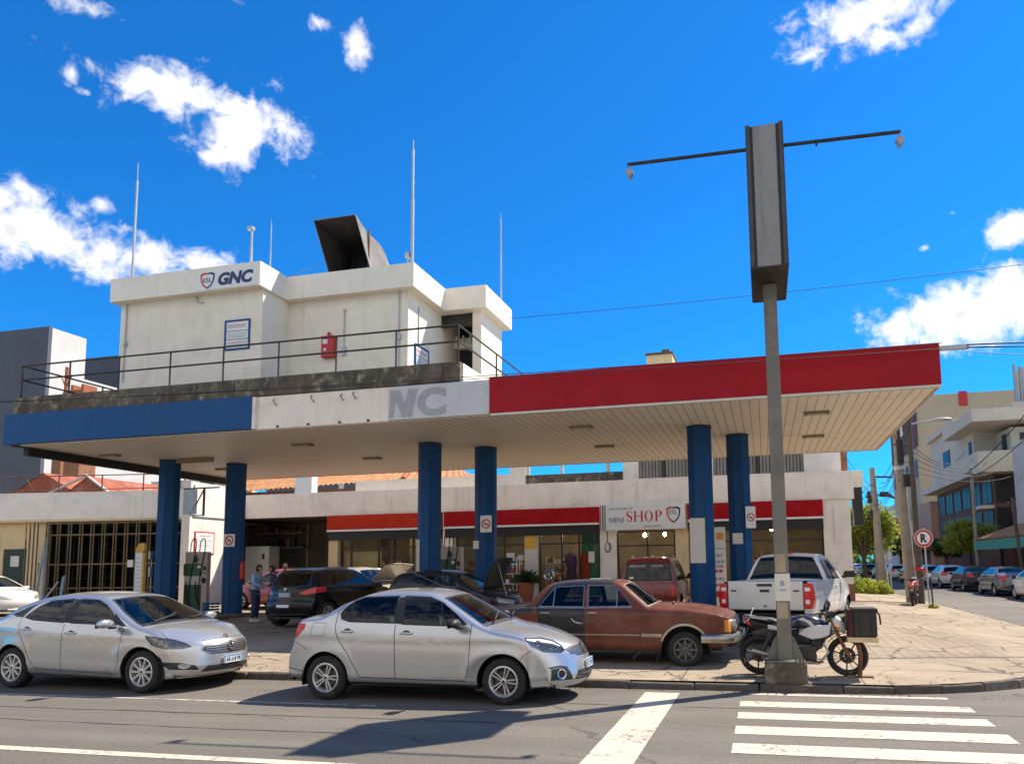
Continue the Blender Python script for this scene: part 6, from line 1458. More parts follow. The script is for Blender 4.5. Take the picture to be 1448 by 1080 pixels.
# ------------------------------------------------------------ white double-cab pickup
def pickup():
    root = thing('pickup_truck', 'white double-cab pickup with red tail lights behind the motorcycle', 'pickup', (.60, 17.4, .20), R(90-14))
    paint_ = 'white_paint'
    sp = dict(paint=paint_, axles=(-1.54, 1.54), R=.40, Ra=.49, flare=.05,
        top=[(-.92, .72), (-.93, .9), (-.93, 1.17), (-.90, 1.26, 1), (-.86, 1.29), (-.79, 1.40), (-.68, 1.73), (-.60, 1.81), (-.3, 1.855), (.2, 1.86), (.55, 1.82), (.85, 1.70), (1.25, 1.45), (1.52, 1.28), (1.6, 1.25), (2.0, 1.21), (2.35, 1.14), (2.52, 1.02), (2.60, .82), (2.62, .6), (2.58, .45), (2.48, .38)],
        plan=[(-1, .90), (0, .92), (1.5, .92), (2.2, .88), (2.6, .80)], zbot=[(-1, .6), (0, .55), (1, .54), (2, .55), (2.6, .5)], belt=[(-1, 1.26), (0, 1.26), (2, 1.2)],
        prof=[(0, .93), (.1, .96), (.35, .985), (.65, 1.0), (.9, .975), (1, .955)], tumble=.40, tumble2=.12,
        crown=[(-1, .03), (-.8, .03), (-.5, .05), (.6, .05), (1.5, .05), (2.3, .07), (2.6, .03)], rad=[(-1, .04), (-.6, .06), (.6, .07), (1.5, .05), (2.2, .1), (2.6, .05)],
        bows=[(1.9, 2.6, .30, 2.6)], screens=[(.4, .8, 1.4, 1.7, .15), (-1.2, -.9, -.6, -.4, -.05)], creases=[([(-1, .98), (2.4, .92)], .012, .03), (.72, .01, .05)])
    RD = [(-.22, .58), (-.50, .60), (-.62, .72), (-.72, .9), (-.76, 1.28), (-.62, 1.68), (-.24, 1.73)]; FD = [(-.215, .58), (.86, .58), (.93, .78), (.95, 1.22), (.66, 1.58), (.5, 1.68), (-.235, 1.73)]
    c, ids = boxy('p', sp, [RD, FD], [[(-.66, 1.31), (-.56, 1.645), (-.28, 1.685), (-.265, 1.295)], [(-.175, 1.685), (.44, 1.645), (.6, 1.54), (.86, 1.28), (-.165, 1.29)]], root, [(.72, 1.5, .05, 'windscreen')], 'dark_glass')
    w = c.part('screen_surround', 'black'); c.top_region(-.85, -.64, .02, w); g = c.part('rear_window', 'dark_glass'); c.top_region(-.825, -.665, .05, g)
    h = c.part('headlight', 'reflector', side=True); c.stamp([(2.05, 1.1), (2.6, 1.0), (2.6, .86), (2.2, .93)], 'side', h, thr=-.2, zone=lambda p: p.y > .4)
    c.finish(root); wheels(c, root, .25, .24, 6, detail=True)
    o = c.objs
    handle(c, root, -.42, 1.14, .17, paint_, [o[(ids[0], 0)], o[(ids[0], 1)]]); handle(c, root, .0, 1.14, .17, paint_, [o[(ids[1], 0)], o[(ids[1], 1)]])
    mirror_mesh(root, .82, .94, 1.36, 'plastic_dark', size=1.25)
    # load bed: outer sides with wheel cut-outs, tailgate, bumper
    x0, x1, zt, wo = -2.62, -.95, 1.28, .91
    prof = [(wo-.05, .66), (wo-.01, .74), (wo+.005, .92), (wo, 1.12), (wo-.03, 1.24), (wo-.05, zt), (wo-.12, zt), (wo-.12, .6)]
    for sg in (1, -1):
        bm = bmesh.new(); n = 40; rows = []
        for i in range(n+1):
            x = lerp(x0+.02, x1, i/n); t = sstep(x0+.3, x0, x)*.06; fl = .0
            row = []
            for k in range(25):
                q = k/24*(len(prof)-1); a = int(min(q, len(prof)-2)); y, z = [lerp(prof[a][j], prof[a+1][j], q-a) for j in (0, 1)]
                d = math.hypot(x+1.54, z-.40); y += .05*math.exp(-((d-.49)/.07)**2) if k < 16 else 0
                row.append(bm.verts.new((x, sg*(y-t), z)))
            rows.append(row)
        for a, b in zip(rows, rows[1:]):
            for k in range(24): bm.faces.new((a[k], a[k+1], b[k+1], b[k]) if sg > 0 else (a[k], b[k], b[k+1], a[k+1]))
        # round cut-out
        for k in range(24):
            a0, a1 = 2*PI*k/24, 2*PI*(k+1)/24; p = Vector((-1.54+.49*math.cos(a0), 0, .40+.49*math.sin(a0))); q = Vector((-1.54+.49*math.cos(a1), 0, .40+.49*math.sin(a1))); nn = Vector((q.z-p.z, 0, p.x-q.x))
            fs = [f for f in bm.faces if min(v.co.x for v in f.verts) <= max(p.x, q.x)+.001 and max(v.co.x for v in f.verts) >= min(p.x, q.x)-.001 and min(v.co.z for v in f.verts) <= max(p.z, q.z)+.001 and max(v.co.z for v in f.verts) >= min(p.z, q.z)-.001]
            if fs: bmesh.ops.bisect_plane(bm, geom=fs+list({e for f in fs for e in f.edges})+list({v for f in fs for v in f.verts}), plane_co=p, plane_no=nn)
        bmesh.ops.delete(bm, geom=[f for f in bm.faces if (f.calc_center_median().x+1.54)**2+(f.calc_center_median().z-.40)**2 < .488**2], context='FACES')
        me = bpy.data.meshes.new('bed_side'); bm.normal_update(); bm.to_mesh(me); bm.free(); me.materials.append(MATS[paint_]); me.polygons.foreach_set('use_smooth', [True]*len(me.polygons)); me.set_sharp_from_angle(angle=R(40))
        ob = bpy.data.objects.new('bed_side', me); C.objects.link(ob); ob.parent = root
        ref = MB(); zz = [.70, .78, .92, 1.06, 1.20, 1.25]
        ys_ = [(.74, .92), (.735, .915), (.735, .935), (.735, .93), (.74, .91), (.75, .885)]
        lamp = MB(); vs = []
        for z, (a, b) in zip(zz[1:], ys_[1:]): vs += [(x0-.02, sg*a, z), (x0-.035, sg*(a+b)/2, z), (x0-.01, sg*(b-.02), z), (x0+.10, sg*b, z)]
        lamp.add(vs, [(4*i+j, 4*i+j+1, 4*i+j+5, 4*i+j+4) for i in range(4) for j in range(3)]); lo = lamp.build('tail_light', 'tail_red', root, smooth=50)
        MB().box(x0-.04, x0-.028, min(sg*.76, sg*.86), max(sg*.76, sg*.86), 1.10, 1.17).box(x0-.04, x0-.028, min(sg*.77, sg*.85), max(sg*.77, sg*.85), .86, .94).build('reverse_lamp', 'lamp_white', lo, bevel=.01)
        MB().box(x0-.012, x0+.06, min(sg*.735, sg*.9), max(sg*.735, sg*.9), .66, .775).build('rear_corner', paint_, root, bevel=.02)
    t = MB(); t.box(x0-.02, x0+.04, -.728, .728, .74, 1.29); tg = t.build('tailgate', paint_, root, bevel=.025)
    MB().box(x0-.03, x0-.021, -.15, .15, 1.19, 1.24).box(x0-.028, x0-.021, -.09, .09, 1.08, 1.13).box(x0-.028, x0-.021, -.03, .02, .80, .83).box(x0-.028, x0-.021, .55, .66, 1.09, 1.12).box(x0-.028, x0-.021, -.66, -.55, 1.09, 1.12).build('badges_and_handle', 'plastic_dark', tg, bevel=.006)
    MB().box(x0-.023, x0-.0205, -.70, .70, 1.0, 1.005).box(x0-.023, x0-.0205, -.70, .70, .84, .843).build('pressing', 'off_white', tg)
    MB().box(x0+.04, x1, -.79, .79, .72, .76).box(x1-.04, x1, -.79, .79, .76, 1.26).build('bed_floor', 'plastic_dark', root)
    for sg in (-1, 1): MB().add([(x0-.16, sg*.35, .52), (x0-.16, sg*.35, .65), (x0-.14, sg*.80, .52), (x0-.14, sg*.80, .65), (x0+.05, sg*.93, .54), (x0+.05, sg*.93, .66), (x0+.25, sg*.94, .56), (x0+.25, sg*.94, .66)], [(0, 1, 3, 2), (2, 3, 5, 4), (4, 5, 7, 6)]).build('bumper', 'chrome', root, smooth=60)
    MB().box(x0-.14, x0+.05, -.34, .34, .50, .63).box(x0-.15, x0+.0, -.9, .9, .655, .68).box(-2.4, 2.2, -.45, .45, .50, .65).tube([(-1.54, -.8, .40), (-1.54, .8, .40)], .06, 8).build('step_and_frame', 'black', root)
    MB().box(-.9, .95, -.93, -.8, .40, .46).box(-.9, .95, .8, .93, .40, .46).build('side_step', 'chrome_worn', root, bevel=.02)
    plate(root, x0-.175, .22, .565, .36, .13, rear=True, txt='AE 105 QT')
    MB().box(-.60, -.52, -.12, .12, 1.83, 1.86).build('brake_lamp', 'tail_red', root)
    seats(root, .35, -.3, .55, dash=(1.05, 1.5, 1.12), wheel_x=.9, top=1.5)
    return root
pmat('lamp_white', (.75, .73, .7), .15, coat=1.0, var=.2, vscale=20)
def red_van():
    root = thing('red_suv', 'boxy dark red off-roader seen from behind in front of the shop door', 'car', (-3.08, 21.6, .30), R(90))
    sp = dict(paint='red_car_paint', axles=(-1.15, 1.15), R=.34, Ra=.42, flare=.03,
        top=[(-1.78, .45), (-1.82, .6), (-1.80, .95), (-1.76, 1.08), (-1.62, 1.62), (-1.52, 1.71), (-1.2, 1.74), (.1, 1.74), (.3, 1.68), (.75, 1.2), (.82, 1.16), (1.6, 1.05), (1.75, .95), (1.8, .7), (1.78, .45)],
        plan=[(-1.8, .78), (-1, .80), (1, .80), (1.8, .74)], zbot=[(-2, .42), (2, .42)], belt=[(-2, 1.06), (2, 1.04)], prof=[(0, .93), (.1, .97), (.5, 1.0), (.9, .985), (1, .97)], tumble=.16, tumble2=.2,
        crown=[(-1.8, .02), (-1.5, .03), (.2, .03), (1.8, .03)], rad=[(-1.8, .05), (-1.5, .06), (.3, .05), (1.8, .05)], bows=[(1.4, 1.8, .12, 3), (-1.4, -1.8, -.06, 3)], creases=[(.95, .01, .03), (.6, .012, .06)])
    FD = [(-.35, .45), (.55, .45), (.68, .8), (.68, 1.08), (.30, 1.58), (-.35, 1.62)]
    c, ids = boxy('r', sp, [FD], [[(-.26, 1.12), (-.26, 1.54), (.22, 1.54), (.55, 1.12)], [(-1.45, 1.12), (-1.36, 1.54), (-.46, 1.55), (-.46, 1.12)]], root, [(.34, .72, .05, 'windscreen')], 'car_glass')
    w = c.part('screen_surround', 'black'); c.stamp([(-.01, 1.10), (.66, 1.10), (.58, 1.58), (-.01, 1.60)], 'rear', w, thr=.2, zone=lambda p: p.x < -1.4); g = c.part('rear_window', 'dark_glass'); c.stamp([(-.01, 1.13), (.62, 1.13), (.55, 1.55), (-.01, 1.57)], 'rear', g, thr=.2, zone=lambda p: p.x < -1.4)
    t = c.part('tail_light', 'tail_red', side=True); c.stamp([(.62, .70), (.76, .70), (.76, .98), (.62, .98)], 'rear', t, thr=.2, zone=lambda p: p.x < -1.5)
    c.line([(-.01, 1.04), (.72, 1.04)], .01, 'rear', c.gap, zone=lambda p: p.x < -1.4, thr=.2); c.line([(.70, .55), (.72, 1.04), (.62, 1.62)], .01, 'rear', c.gap, zone=lambda p: p.x < -1.4, thr=.2)
    c.finish(root); wheels(c, root, .2, .2, 6, 'alloy', 'alloy_dark', detail=False); mirror_mesh(root, .5, .8, 1.2, 'plastic_dark', size=1.2)
    MB().box(-1.93, -1.78, -.72, .72, .45, .6).build('bumper', 'plastic_dark', root, bevel=.03)
    seats(root, .1, -.7, .5, top=1.4, dash=(.45, .8, 1.1))
    f = lambda v: (-1.80-.0+max(0, (v[2]-1.08))*.32+.0-.012, -v[0], v[2])
    lettering('SERVICIO', -.50, 0, 1.47, .42, .06, 'paper', root, xform=f); lettering('MOVIL', .10, 0, 1.47, .32, .06, 'paper', root, xform=f)
    MB().add([f((-.5, 0, 1.16)), f((-.38, 0, 1.16)), f((-.38, 0, 1.22)), f((-.5, 0, 1.22))], [(0, 1, 2, 3)]).build('sticker', 'paper', root, fixn=False)
    return root
def black_hatch():
    root = thing('black_suv', 'glossy black crossover seen from behind beside the two men', 'car', (-12.5, 19.9, .27), R(84))
    sp = dict(paint='black_paint', axles=(-1.33, 1.33), R=.345, Ra=.415, flare=.02,
        top=[(-2.08, .36), (-2.14, .5), (-2.14, .68), (-2.08, .80), (-2.05, .98), (-1.98, 1.12), (-1.80, 1.32), (-1.62, 1.50), (-1.56, 1.56, 1), (-1.3, 1.60), (-.6, 1.63), (0, 1.61), (.4, 1.54), (.9, 1.30), (1.3, 1.10), (1.4, 1.07), (1.8, 1.0), (2.1, .86), (2.2, .7), (2.22, .5), (2.15, .3)],
        plan=[(-2.1, .80), (-1.7, .88), (-1, .91), (1, .91), (1.8, .86), (2.2, .76)], zbot=[(-2.1, .36), (-1, .28), (1, .26), (2.2, .3)], belt=[(-2, 1.12), (-.5, 1.05), (1.2, 1.0)], prof=[(0, .93), (.1, .97), (.4, 1.0), (.8, .98), (1, .95)], tumble=.42, tumble2=.3,
        crown=[(-2.1, .03), (-1.6, .05), (0, .05), (1.3, .05), (2, .08), (2.2, .03)], rad=[(-2.1, .06), (-1.6, .07), (0, .08), (1.3, .05), (2, .1), (2.2, .05)], bows=[(1.4, 2.2, .4, 2.5), (-1.3, -2.1, -.26, 2.4)], screens=[(0, .4, 1.2, 1.5, .16)], creases=[([(-2, .95), (2, .85)], .016, .035), (.4, .015, .06)])
    RD = [(-.35, .35), (-.9, .36), (-1.05, .6), (-1.25, .9), (-1.28, 1.15), (-1.1, 1.48), (-.38, 1.52)]; FD = [(-.345, .35), (.75, .33), (.8, .6), (.82, 1.04), (.55, 1.3), (.2, 1.5), (-.37, 1.52)]
    c, ids = boxy('b', sp, [RD, FD], [[(-1.18, 1.14), (-1.05, 1.42), (-.42, 1.47), (-.39, 1.08)], [(-.28, 1.47), (.12, 1.45), (.42, 1.32), (.72, 1.06), (-.25, 1.08)], [(-1.65, 1.22), (-1.35, 1.42), (-1.2, 1.43), (-1.3, 1.18)]], root, [(.48, 1.22, .05, 'windscreen')], 'car_glass')
    w = c.part('screen_surround', 'black'); c.stamp([(-.01, 1.08), (.66, 1.12), (.55, 1.50), (-.01, 1.53)], 'rear', w, thr=.2, zone=lambda p: p.x < -1.4); g = c.part('rear_window', 'car_glass'); c.stamp([(-.01, 1.12), (.60, 1.15), (.51, 1.45), (-.01, 1.48)], 'rear', g, thr=.2, zone=lambda p: p.x < -1.4)
    t = c.part('tail_light', 'tail_red', side=True); c.stamp([(.42, .93), (.6, .90), (1.0, .98), (1.0, 1.10), (.8, 1.10), (.6, 1.03)], 'rear', t, thr=-.35, zone=lambda p: p.x < -1.45)
    c.finish(root); wheels(c, root, .22, .22, 5, detail=False); mirror_mesh(root, .7, .9, 1.08, 'black_paint', size=1.1)
    plate(root, -2.075, 0, .90, .38, .11, rear=True, txt='AD 330 LM'); MB().box(-2.165, -2.14, -.22, .18, .56, .64).build('bumper_sticker', 'plate_white', root); MB().lathe([(.05, 0), (.03, .012), (0, .012)], 14, Matrix.Translation((-2.05, 0, 1.04)) @ Matrix.Rotation(-PI/2, 4, 'Y')).build('badge', 'chrome', root)
    MB().box(-.35, -.25, -.45, -.2, 1.64, 1.66).box(-1.3, -.2, -.62, -.6, 1.585, 1.63).box(-1.3, -.2, .6, .62, 1.585, 1.63).build('roof_rail', 'grey_metal', root)
    seats(root, .05, -.8, .38, dash=(.75, 1.2, 1.03), top=1.36); return root
def bonnet_up():
    root = thing('dark_blue_hatchback', 'dark navy hatchback with its bonnet raised between the blue pillars', 'car', (-8.35, 19.2, .27), R(-4))
    sp = dict(paint='navy_paint', axles=(-1.25, 1.25), R=.3, Ra=.365, flare=.015,
        top=[(-1.86, .34), (-1.92, .5), (-1.9, .7), (-1.84, .95), (-1.6, 1.3), (-1.5, 1.42), (-1.3, 1.47), (-.5, 1.52), (0, 1.50), (.3, 1.43), (.85, 1.12), (1.05, 1.02), (1.12, .98), (1.3, .90), (1.7, .84), (1.88, .74), (1.95, .6), (1.95, .42), (1.88, .28)],
        plan=[(-1.9, .74), (-1.4, .82), (1, .83), (1.6, .80), (1.95, .7)], zbot=[(-1.9, .34), (-1, .26), (1, .24), (1.95, .28)], belt=[(-2, 1.02), (1.2, .96)], prof=[(0, .93), (.1, .97), (.4, 1.0), (.8, .98), (1, .95)], tumble=.42, tumble2=.3,
        crown=[(-1.9, .03), (-1.5, .05), (0, .05), (1.1, .05), (1.7, .07), (1.95, .03)], rad=[(-1.9, .05), (-1.5, .06), (0, .07), (1.1, .05), (1.7, .07), (1.95, .05)], bows=[(1.2, 1.95, .32, 2.5), (-1.2, -1.9, -.18, 2.5)], screens=[(0, .3, 1.0, 1.2, .15)])
    RD = [(-.22, .33), (-.78, .34), (-.9, .55), (-1.08, .8), (-1.1, 1.1), (-.95, 1.36), (-.25, 1.41)]; FD = [(-.215, .33), (.78, .31), (.82, .6), (.83, .98), (.5, 1.2), (.15, 1.39), (-.24, 1.41)]
    c, ids = boxy('d', sp, [RD, FD], [[(-1.02, 1.05), (-.9, 1.32), (-.28, 1.36), (-.26, 1.0)], [(-.16, 1.36), (.1, 1.34), (.4, 1.18), (.68, .98), (-.14, 1.0)]], root, [(.38, 1.0, .05, 'windscreen')], 'car_glass')
    bay = c.part('engine_bay', 'plastic_dark'); c.top_region(1.14, 1.72, .10, bay)
    simple_lights(c, [(1.55, .78), (1.95, .68), (1.9, .58), (1.62, .66)], [(-2, .98), (-1.7, 1.0), (-1.72, .8), (-2, .75)], 0, 0)
    c.finish(root); wheels(c, root, .18, .185, 6, 'alloy', 'alloy_dark', detail=False); mirror_mesh(root, .66, .82, 1.0, 'plastic_dark')
    # raised bonnet hinged at the scuttle
    m_ = Matrix.Translation((1.16, 0, .96)) @ Matrix.Rotation(R(-66), 4, 'Y'); vs = []; n = 10
    for i in range(n+1):
        x = i/n*.92; hw = lerp(.64, .52, (i/n)**2)
        for j in range(9): y = -hw+2*hw*j/8; vs.append(m_ @ Vector((x-.06*(abs(y)/hw)**3*(i/n), y, .06*(1-(y/hw)**2)*1+.05*math.sin(PI*i/n))))
    b = MB().add(vs, [(i*9+j, i*9+j+1, i*9+j+10, i*9+j+9) for i in range(n) for j in range(8)]).build('bonnet', 'black', root, smooth=60, fixn=False); sm = b.modifiers.new('thick', 'SOLIDIFY'); sm.thickness = .025
    MB().tube([(1.75, -.45, .8), (1.5, -.45, 1.65)], .008, 5).build('bonnet_stay', 'chrome', root); MB().box(1.2, 1.7, -.4, .4, .7, .92).box(1.3, 1.5, -.2, .3, .92, .97).build('engine', 'dark_steel', root, bevel=.03)
    seats(root, .05, -.75, .33, dash=(.7, 1.05, .97), top=1.25)
    MB().tube([(-.9, .05, 1.5), (-.4, -.5, 1.0)], .006, 5) ; return root
def plain_car(name, label, loc, rz, mat, kind='sedan', group=None, rear_plate=True):
    root = thing(name, label, 'car', loc, rz, group)
    if kind == 'sedan':
        top = [(-2.15, .32), (-2.2, .5), (-2.18, .75), (-2.12, 1.0), (-1.9, 1.08), (-1.6, 1.16), (-1.2, 1.38), (-.8, 1.46), (-.3, 1.48), (.2, 1.45), (.8, 1.2), (1.2, 1.0), (1.7, .9), (2.05, .76), (2.2, .5), (2.12, .25)]; panes = [[(-1.2, 1.12), (-1.0, 1.32), (-.32, 1.38), (-.3, 1.05)], [(-.2, 1.38), (.2, 1.35), (.45, 1.22), (.72, 1.02), (-.18, 1.04)]]; bs = (-1.55, -1.15); tl = [(-2.3, 1.0), (-1.85, 1.02), (-1.9, .86), (-2.3, .82)]
    else:
        top = [(-1.9, .34), (-1.96, .5), (-1.94, .75), (-1.86, 1.0), (-1.62, 1.36), (-1.5, 1.46), (-1.2, 1.51), (-.4, 1.54), (.1, 1.51), (.75, 1.2), (1.15, 1.0), (1.6, .9), (1.88, .74), (2.0, .5), (1.92, .25)]; panes = [[(-1.25, 1.1), (-1.08, 1.36), (-.34, 1.42), (-.3, 1.05)], [(-.2, 1.42), (.1, 1.39), (.42, 1.22), (.7, 1.02), (-.18, 1.04)]]; bs = (-1.82, -1.6); tl = [(-2.0, 1.05), (-1.7, 1.1), (-1.75, .82), (-2.0, .8)]
    sp = dict(paint=mat, axles=(-1.3, 1.3), R=.31, Ra=.375, flare=.015, top=top, plan=[(-2.2, .76), (-1.6, .85), (1, .86), (1.6, .83), (2.1, .74)], zbot=[(-2, .32), (-1, .25), (1, .23), (2.2, .26)], belt=[(-2, 1.06), (1.2, 1.0)], prof=[(0, .93), (.1, .97), (.45, 1.0), (.8, .98), (1, .95)], tumble=.44, tumble2=.3, step=.07, res=(9, 3, 7),
        crown=[(-2.1, .03), (-1.5, .05), (0, .05), (1.1, .05), (1.8, .07), (2.2, .03)], rad=[(-2.1, .05), (0, .07), (1.8, .08), (2.2, .05)], bows=[(1.4, 2.2, .36, 2.5), (-1.4, -2.1, -.2, 2.5)])
    c = Car(sp); arches(c); side_glass(c, panes, .015, 'dark_glass')
    for a, b, ins, nm in ((.3, 1.0, .05, 'windscreen'), (bs[0], bs[1], .06, 'rear_window')):
        g = c.part(nm, 'dark_glass'); c.top_region(a, b, ins, g, n=4)
    h = c.part('headlight', 'reflector', side=True); c.stamp([(1.55, .8), (2.1, .66), (2.1, .56), (1.7, .64)], 'side', h, thr=-.2, zone=lambda p: p.y > .35)
    t = c.part('tail_light', 'tail_red', side=True); c.stamp(tl, 'side', t, thr=-.3, zone=lambda p: p.y > .38 and p.x < -1.5)
    c.line([(-.25, .32), (-.27, 1.02)], .015, 'side', c.gap); c.line([(.8, .3), (.84, 1.0)], .015, 'side', c.gap); c.line([(-.9, .5), (-1.15, .85), (-1.2, 1.05)], .015, 'side', c.gap)
    c.finish(root); wheels(c, root, .2, .19, 6, detail=False); mirror_mesh(root, .72, .86, 1.02, mat)
    if rear_plate: plate(root, top[2][0]-.03, 0, .82 if kind == 'sedan' else .7, .36, .11, rear=True, txt=None)
    return root
pickup(); red_van(); black_hatch(); bonnet_up()
# cars in and by the garage bay
plain_car('white_hatchback', 'white hatchback parked against the green door at the left edge', (-28.4, 22.0, .30), R(-2), 'white_paint', 'hatch')
plain_car('pink_red_car', 'faded red hatchback parked in the garage bay behind the black crossover', (-18.2, 25.5, .36), R(175), 'pink_red_paint', 'hatch')
plain_car('white_estate', 'white car parked behind the black crossover by the orange fascia', (-16.7, 27.3, .38), R(178), 'white_paint', 'hatch')
bc = plain_car('beige_car', 'beige car with its bonnet propped open beneath the orange fascia', (-14.4, 24.9, .37), R(-20), 'beige_paint', 'hatch')
m_ = Matrix.Translation((1.1, 0, 1.0)) @ Matrix.Rotation(R(-40), 4, 'Y'); vs = [m_ @ Vector((x*.95/8, -.66+1.32*j/8, .07*(1-((j-4)/4)**2)-.05*(x/8)**3)) for x in range(9) for j in range(9)]
b = MB().add(vs, [(i*9+j, i*9+j+1, i*9+j+10, i*9+j+9) for i in range(8) for j in range(8)]).build('bonnet', 'beige_paint', bc, smooth=60, fixn=False); b.modifiers.new('thick', 'SOLIDIFY').thickness = .025
# cars along the side street (far kerb), seen from behind
STREET = [('white_car', 'white saloon nearest of the street row, cut by the right picture edge', 11.95, 36.9, 'white_paint', 'sedan'), ('dark_grey_sedan', 'dark grey saloon second in the street row behind the white one at the edge', 11.95, 42.6, 'grey_car_paint', 'sedan'), ('dark_sedan', 'nearly black saloon third from the right in the street row under the round tree', 11.95, 48.7, 'navy_paint', 'sedan'), ('white_hatchback', 'white hatchback fourth in the street row beyond the dark saloons', 11.95, 54.6, 'white_paint', 'hatch'), ('silver_hatchback', 'silver hatchback just right of the no parking sign in the street row', 11.95, 60.5, 'silver_paint', 'hatch'), ('grey_hatchback', 'grey hatchback behind the no parking sign pole far down the street', 11.95, 67, 'grey_car_paint', 'hatch'), ('white_suv', 'white car seen between the concrete poles far down the street', 11.95, 75, 'white_paint', 'hatch'), ('silver_car', 'silver car seen through the gap left of the big concrete pole', 11.95, 84, 'silver_paint_warm', 'sedan'), ('blue_grey_car', 'blue grey car seen beneath the kerbside trees far down the street', 11.95, 94, 'navy_paint', 'hatch'), ('pale_car', 'pale car farthest down the street under the trees', 11.95, 106, 'white_paint', 'sedan')]
for nm, lab, x, y, mt, kd in STREET: plain_car(nm, lab, (x, y, 0), R(90), mt, kd, 'cars parked along the side street')
# ---------------------------------------------------------------- the tall sign post
t = thing('sign_post', 'tall grey post with a blank slim light box and two lamp arms on the corner', 'sign post', (.23, 11.55, 0))
pmat('post_paint', (0.16, 0.155, 0.135), .6, metal=.2, var=.25, vscale=2, dirt=(.25, .2, .14, 1), dirt_amt=.5, dscale=3, streak=(.07, .05, .035, 1), streak_amt=.6, bump=.15)
pmat('box_panel', (0.24, 0.235, 0.23), .55, var=.1, vscale=1.5, streak=(.08, .08, .085, 1), streak_amt=.4); pmat('box_edge', (0.055, 0.055, 0.06), .45, metal=.4, var=.2)
MB().box(-.30, .30, -.26, .26, 0, .40).build('plinth', 'old_concrete', t, bevel=.03)
MB().box(-.1, .1, -.1, -.085, .40, 6.14).box(-.1, .1, .085, .1, .40, 6.14).box(-.095, .07, -.085, .085, .40, 6.14).box(.07, .1, -.085, .085, .4, .43).build('post', 'post_paint', t, bevel=.006)
mb = MB(); mb.box(-.28, .28, -.24, .24, .401, .425)
mb.prism([(-.1, .43), (-.25, .43), (-.25, .48), (-.15, .72), (-.1, .78)], XZ, -.012, .012); mb.prism([(.1, .43), (.25, .43), (.25, .48), (.15, .72), (.1, .78)], XZ, -.012, .012); mb.build('base_plate', 'post_paint', t)
mb = MB()
for x in (-.25, -.2, -.15, .15, .2, .25):
    for y in (-.2, .2): mb.lathe([(.018, 0), (.018, .03), (0, .03)], 6, Matrix.Translation((x, y, .425)))
mb.build('bolts', 'rusty_steel', t)
b = MB().box(-.26, .26, -.72, .72, 6.17, 8.37).build('light_box', 'box_panel', t)
MB().box(-.265, -.21, -.745, -.721, 6.16, 8.38).box(.21, .265, -.745, -.721, 6.16, 8.38).box(-.275, -.261, -.745, .745, 6.16, 8.38).box(.261, .275, -.745, .745, 6.16, 8.38).build('edge_profile', 'box_edge', b)
MB().box(-.208, -.17, -.73, -.7205, 6.18, 8.36).box(.17, .208, -.73, -.7205, 6.18, 8.36).build('dark_channel', 'black', b)
MB().box(-.26, .26, -.745, .745, 6.145, 6.168).build('bottom_plate', 'dark_steel', b)
MB().tube([(-2.1, -.6, 8.11), (-.276, -.6, 8.08)], .028, 8).tube([(.276, -.6, 8.07), (1.92, -.6, 8.03)], .028, 8).tube([(.75, -.6, 8.06), (.75, -.6, 7.99)], .015, 6).build('lamp_arm', 'dark_steel', t)
for x, z in ((-2.07, 8.1), (1.9, 8.02)):
    MB().tube([(x, -.6, z), (x, -.6, z-.1)], .015, 6).prism([(x-.06, z-.13), (x-.03, z-.08), (x+.05, z-.09), (x+.06, z-.16), (x, z-.23)], XZ, -.66, -.54).build('floodlight', 'grey_metal', t, bevel=.008)
tag(MB().box(.23-.105, .23+.115, 11.437, 11.444, 1.28, 1.68, 0).box(.23-.05, .23+.06, 11.433, 11.436, 1.43, 1.45, 1).box(.23-.03, .23+.03, 11.433, 11.436, 1.5, 1.58, 1).build('paper_notice', ['paper', 'faint_ink']), 'white paper notice stuck on the grey sign post', 'notice')
pmat('paste_patch', (.36, .29, .2), .8, var=.2); tag(MB().box(.23-.09, .23+.06, 11.439, 11.444, 1.7, 1.97).box(.23-.09, .23+.07, 11.439, 11.444, 1.02, 1.26).build('torn_sticker', 'paste_patch'), 'torn brown sticker remains above and below the paper on the sign post', 'sticker')
# ---------------------------------------------------------------- motorcycles
pmat('bike_silver', (.6, .6, .6), .3, coat=.8, var=.05); pmat('bike_navy', (.012, .016, .045), .25, coat=1.0); pmat('fork_gold', (.2, .095, .045), .35, metal=.6); pmat('bike_red', (.45, .02, .015), .3, coat=.8); pmat('seat_vinyl', (.018, .018, .019), .5, var=.2); pmat('engine_metal', (.06, .06, .06), .45, metal=.6, var=.3, vscale=20)
def loft(mb, secs, n=14, m=0, sup=2.6):
    """rounded body through (x, z, half width, half height) sections"""
    rings = []
    for (x, z, w, h) in secs:
        ring = []
        for k in range(n):
            a = 2*PI*k/n; cx, sx = math.cos(a), math.sin(a)
            ring.append((x, w*math.copysign(abs(cx)**(2/sup), cx), z+h*math.copysign(abs(sx)**(2/sup), sx)))
        rings.append(ring)
    fs = [(i*n+k, i*n+(k+1) % n, (i+1)*n+(k+1) % n, (i+1)*n+k) for i in range(len(secs)-1) for k in range(n)]+[tuple(range(n))[::-1], tuple(range((len(secs)-1)*n, len(secs)*n))]
    return mb.add([v for r in rings for v in r], fs, m)
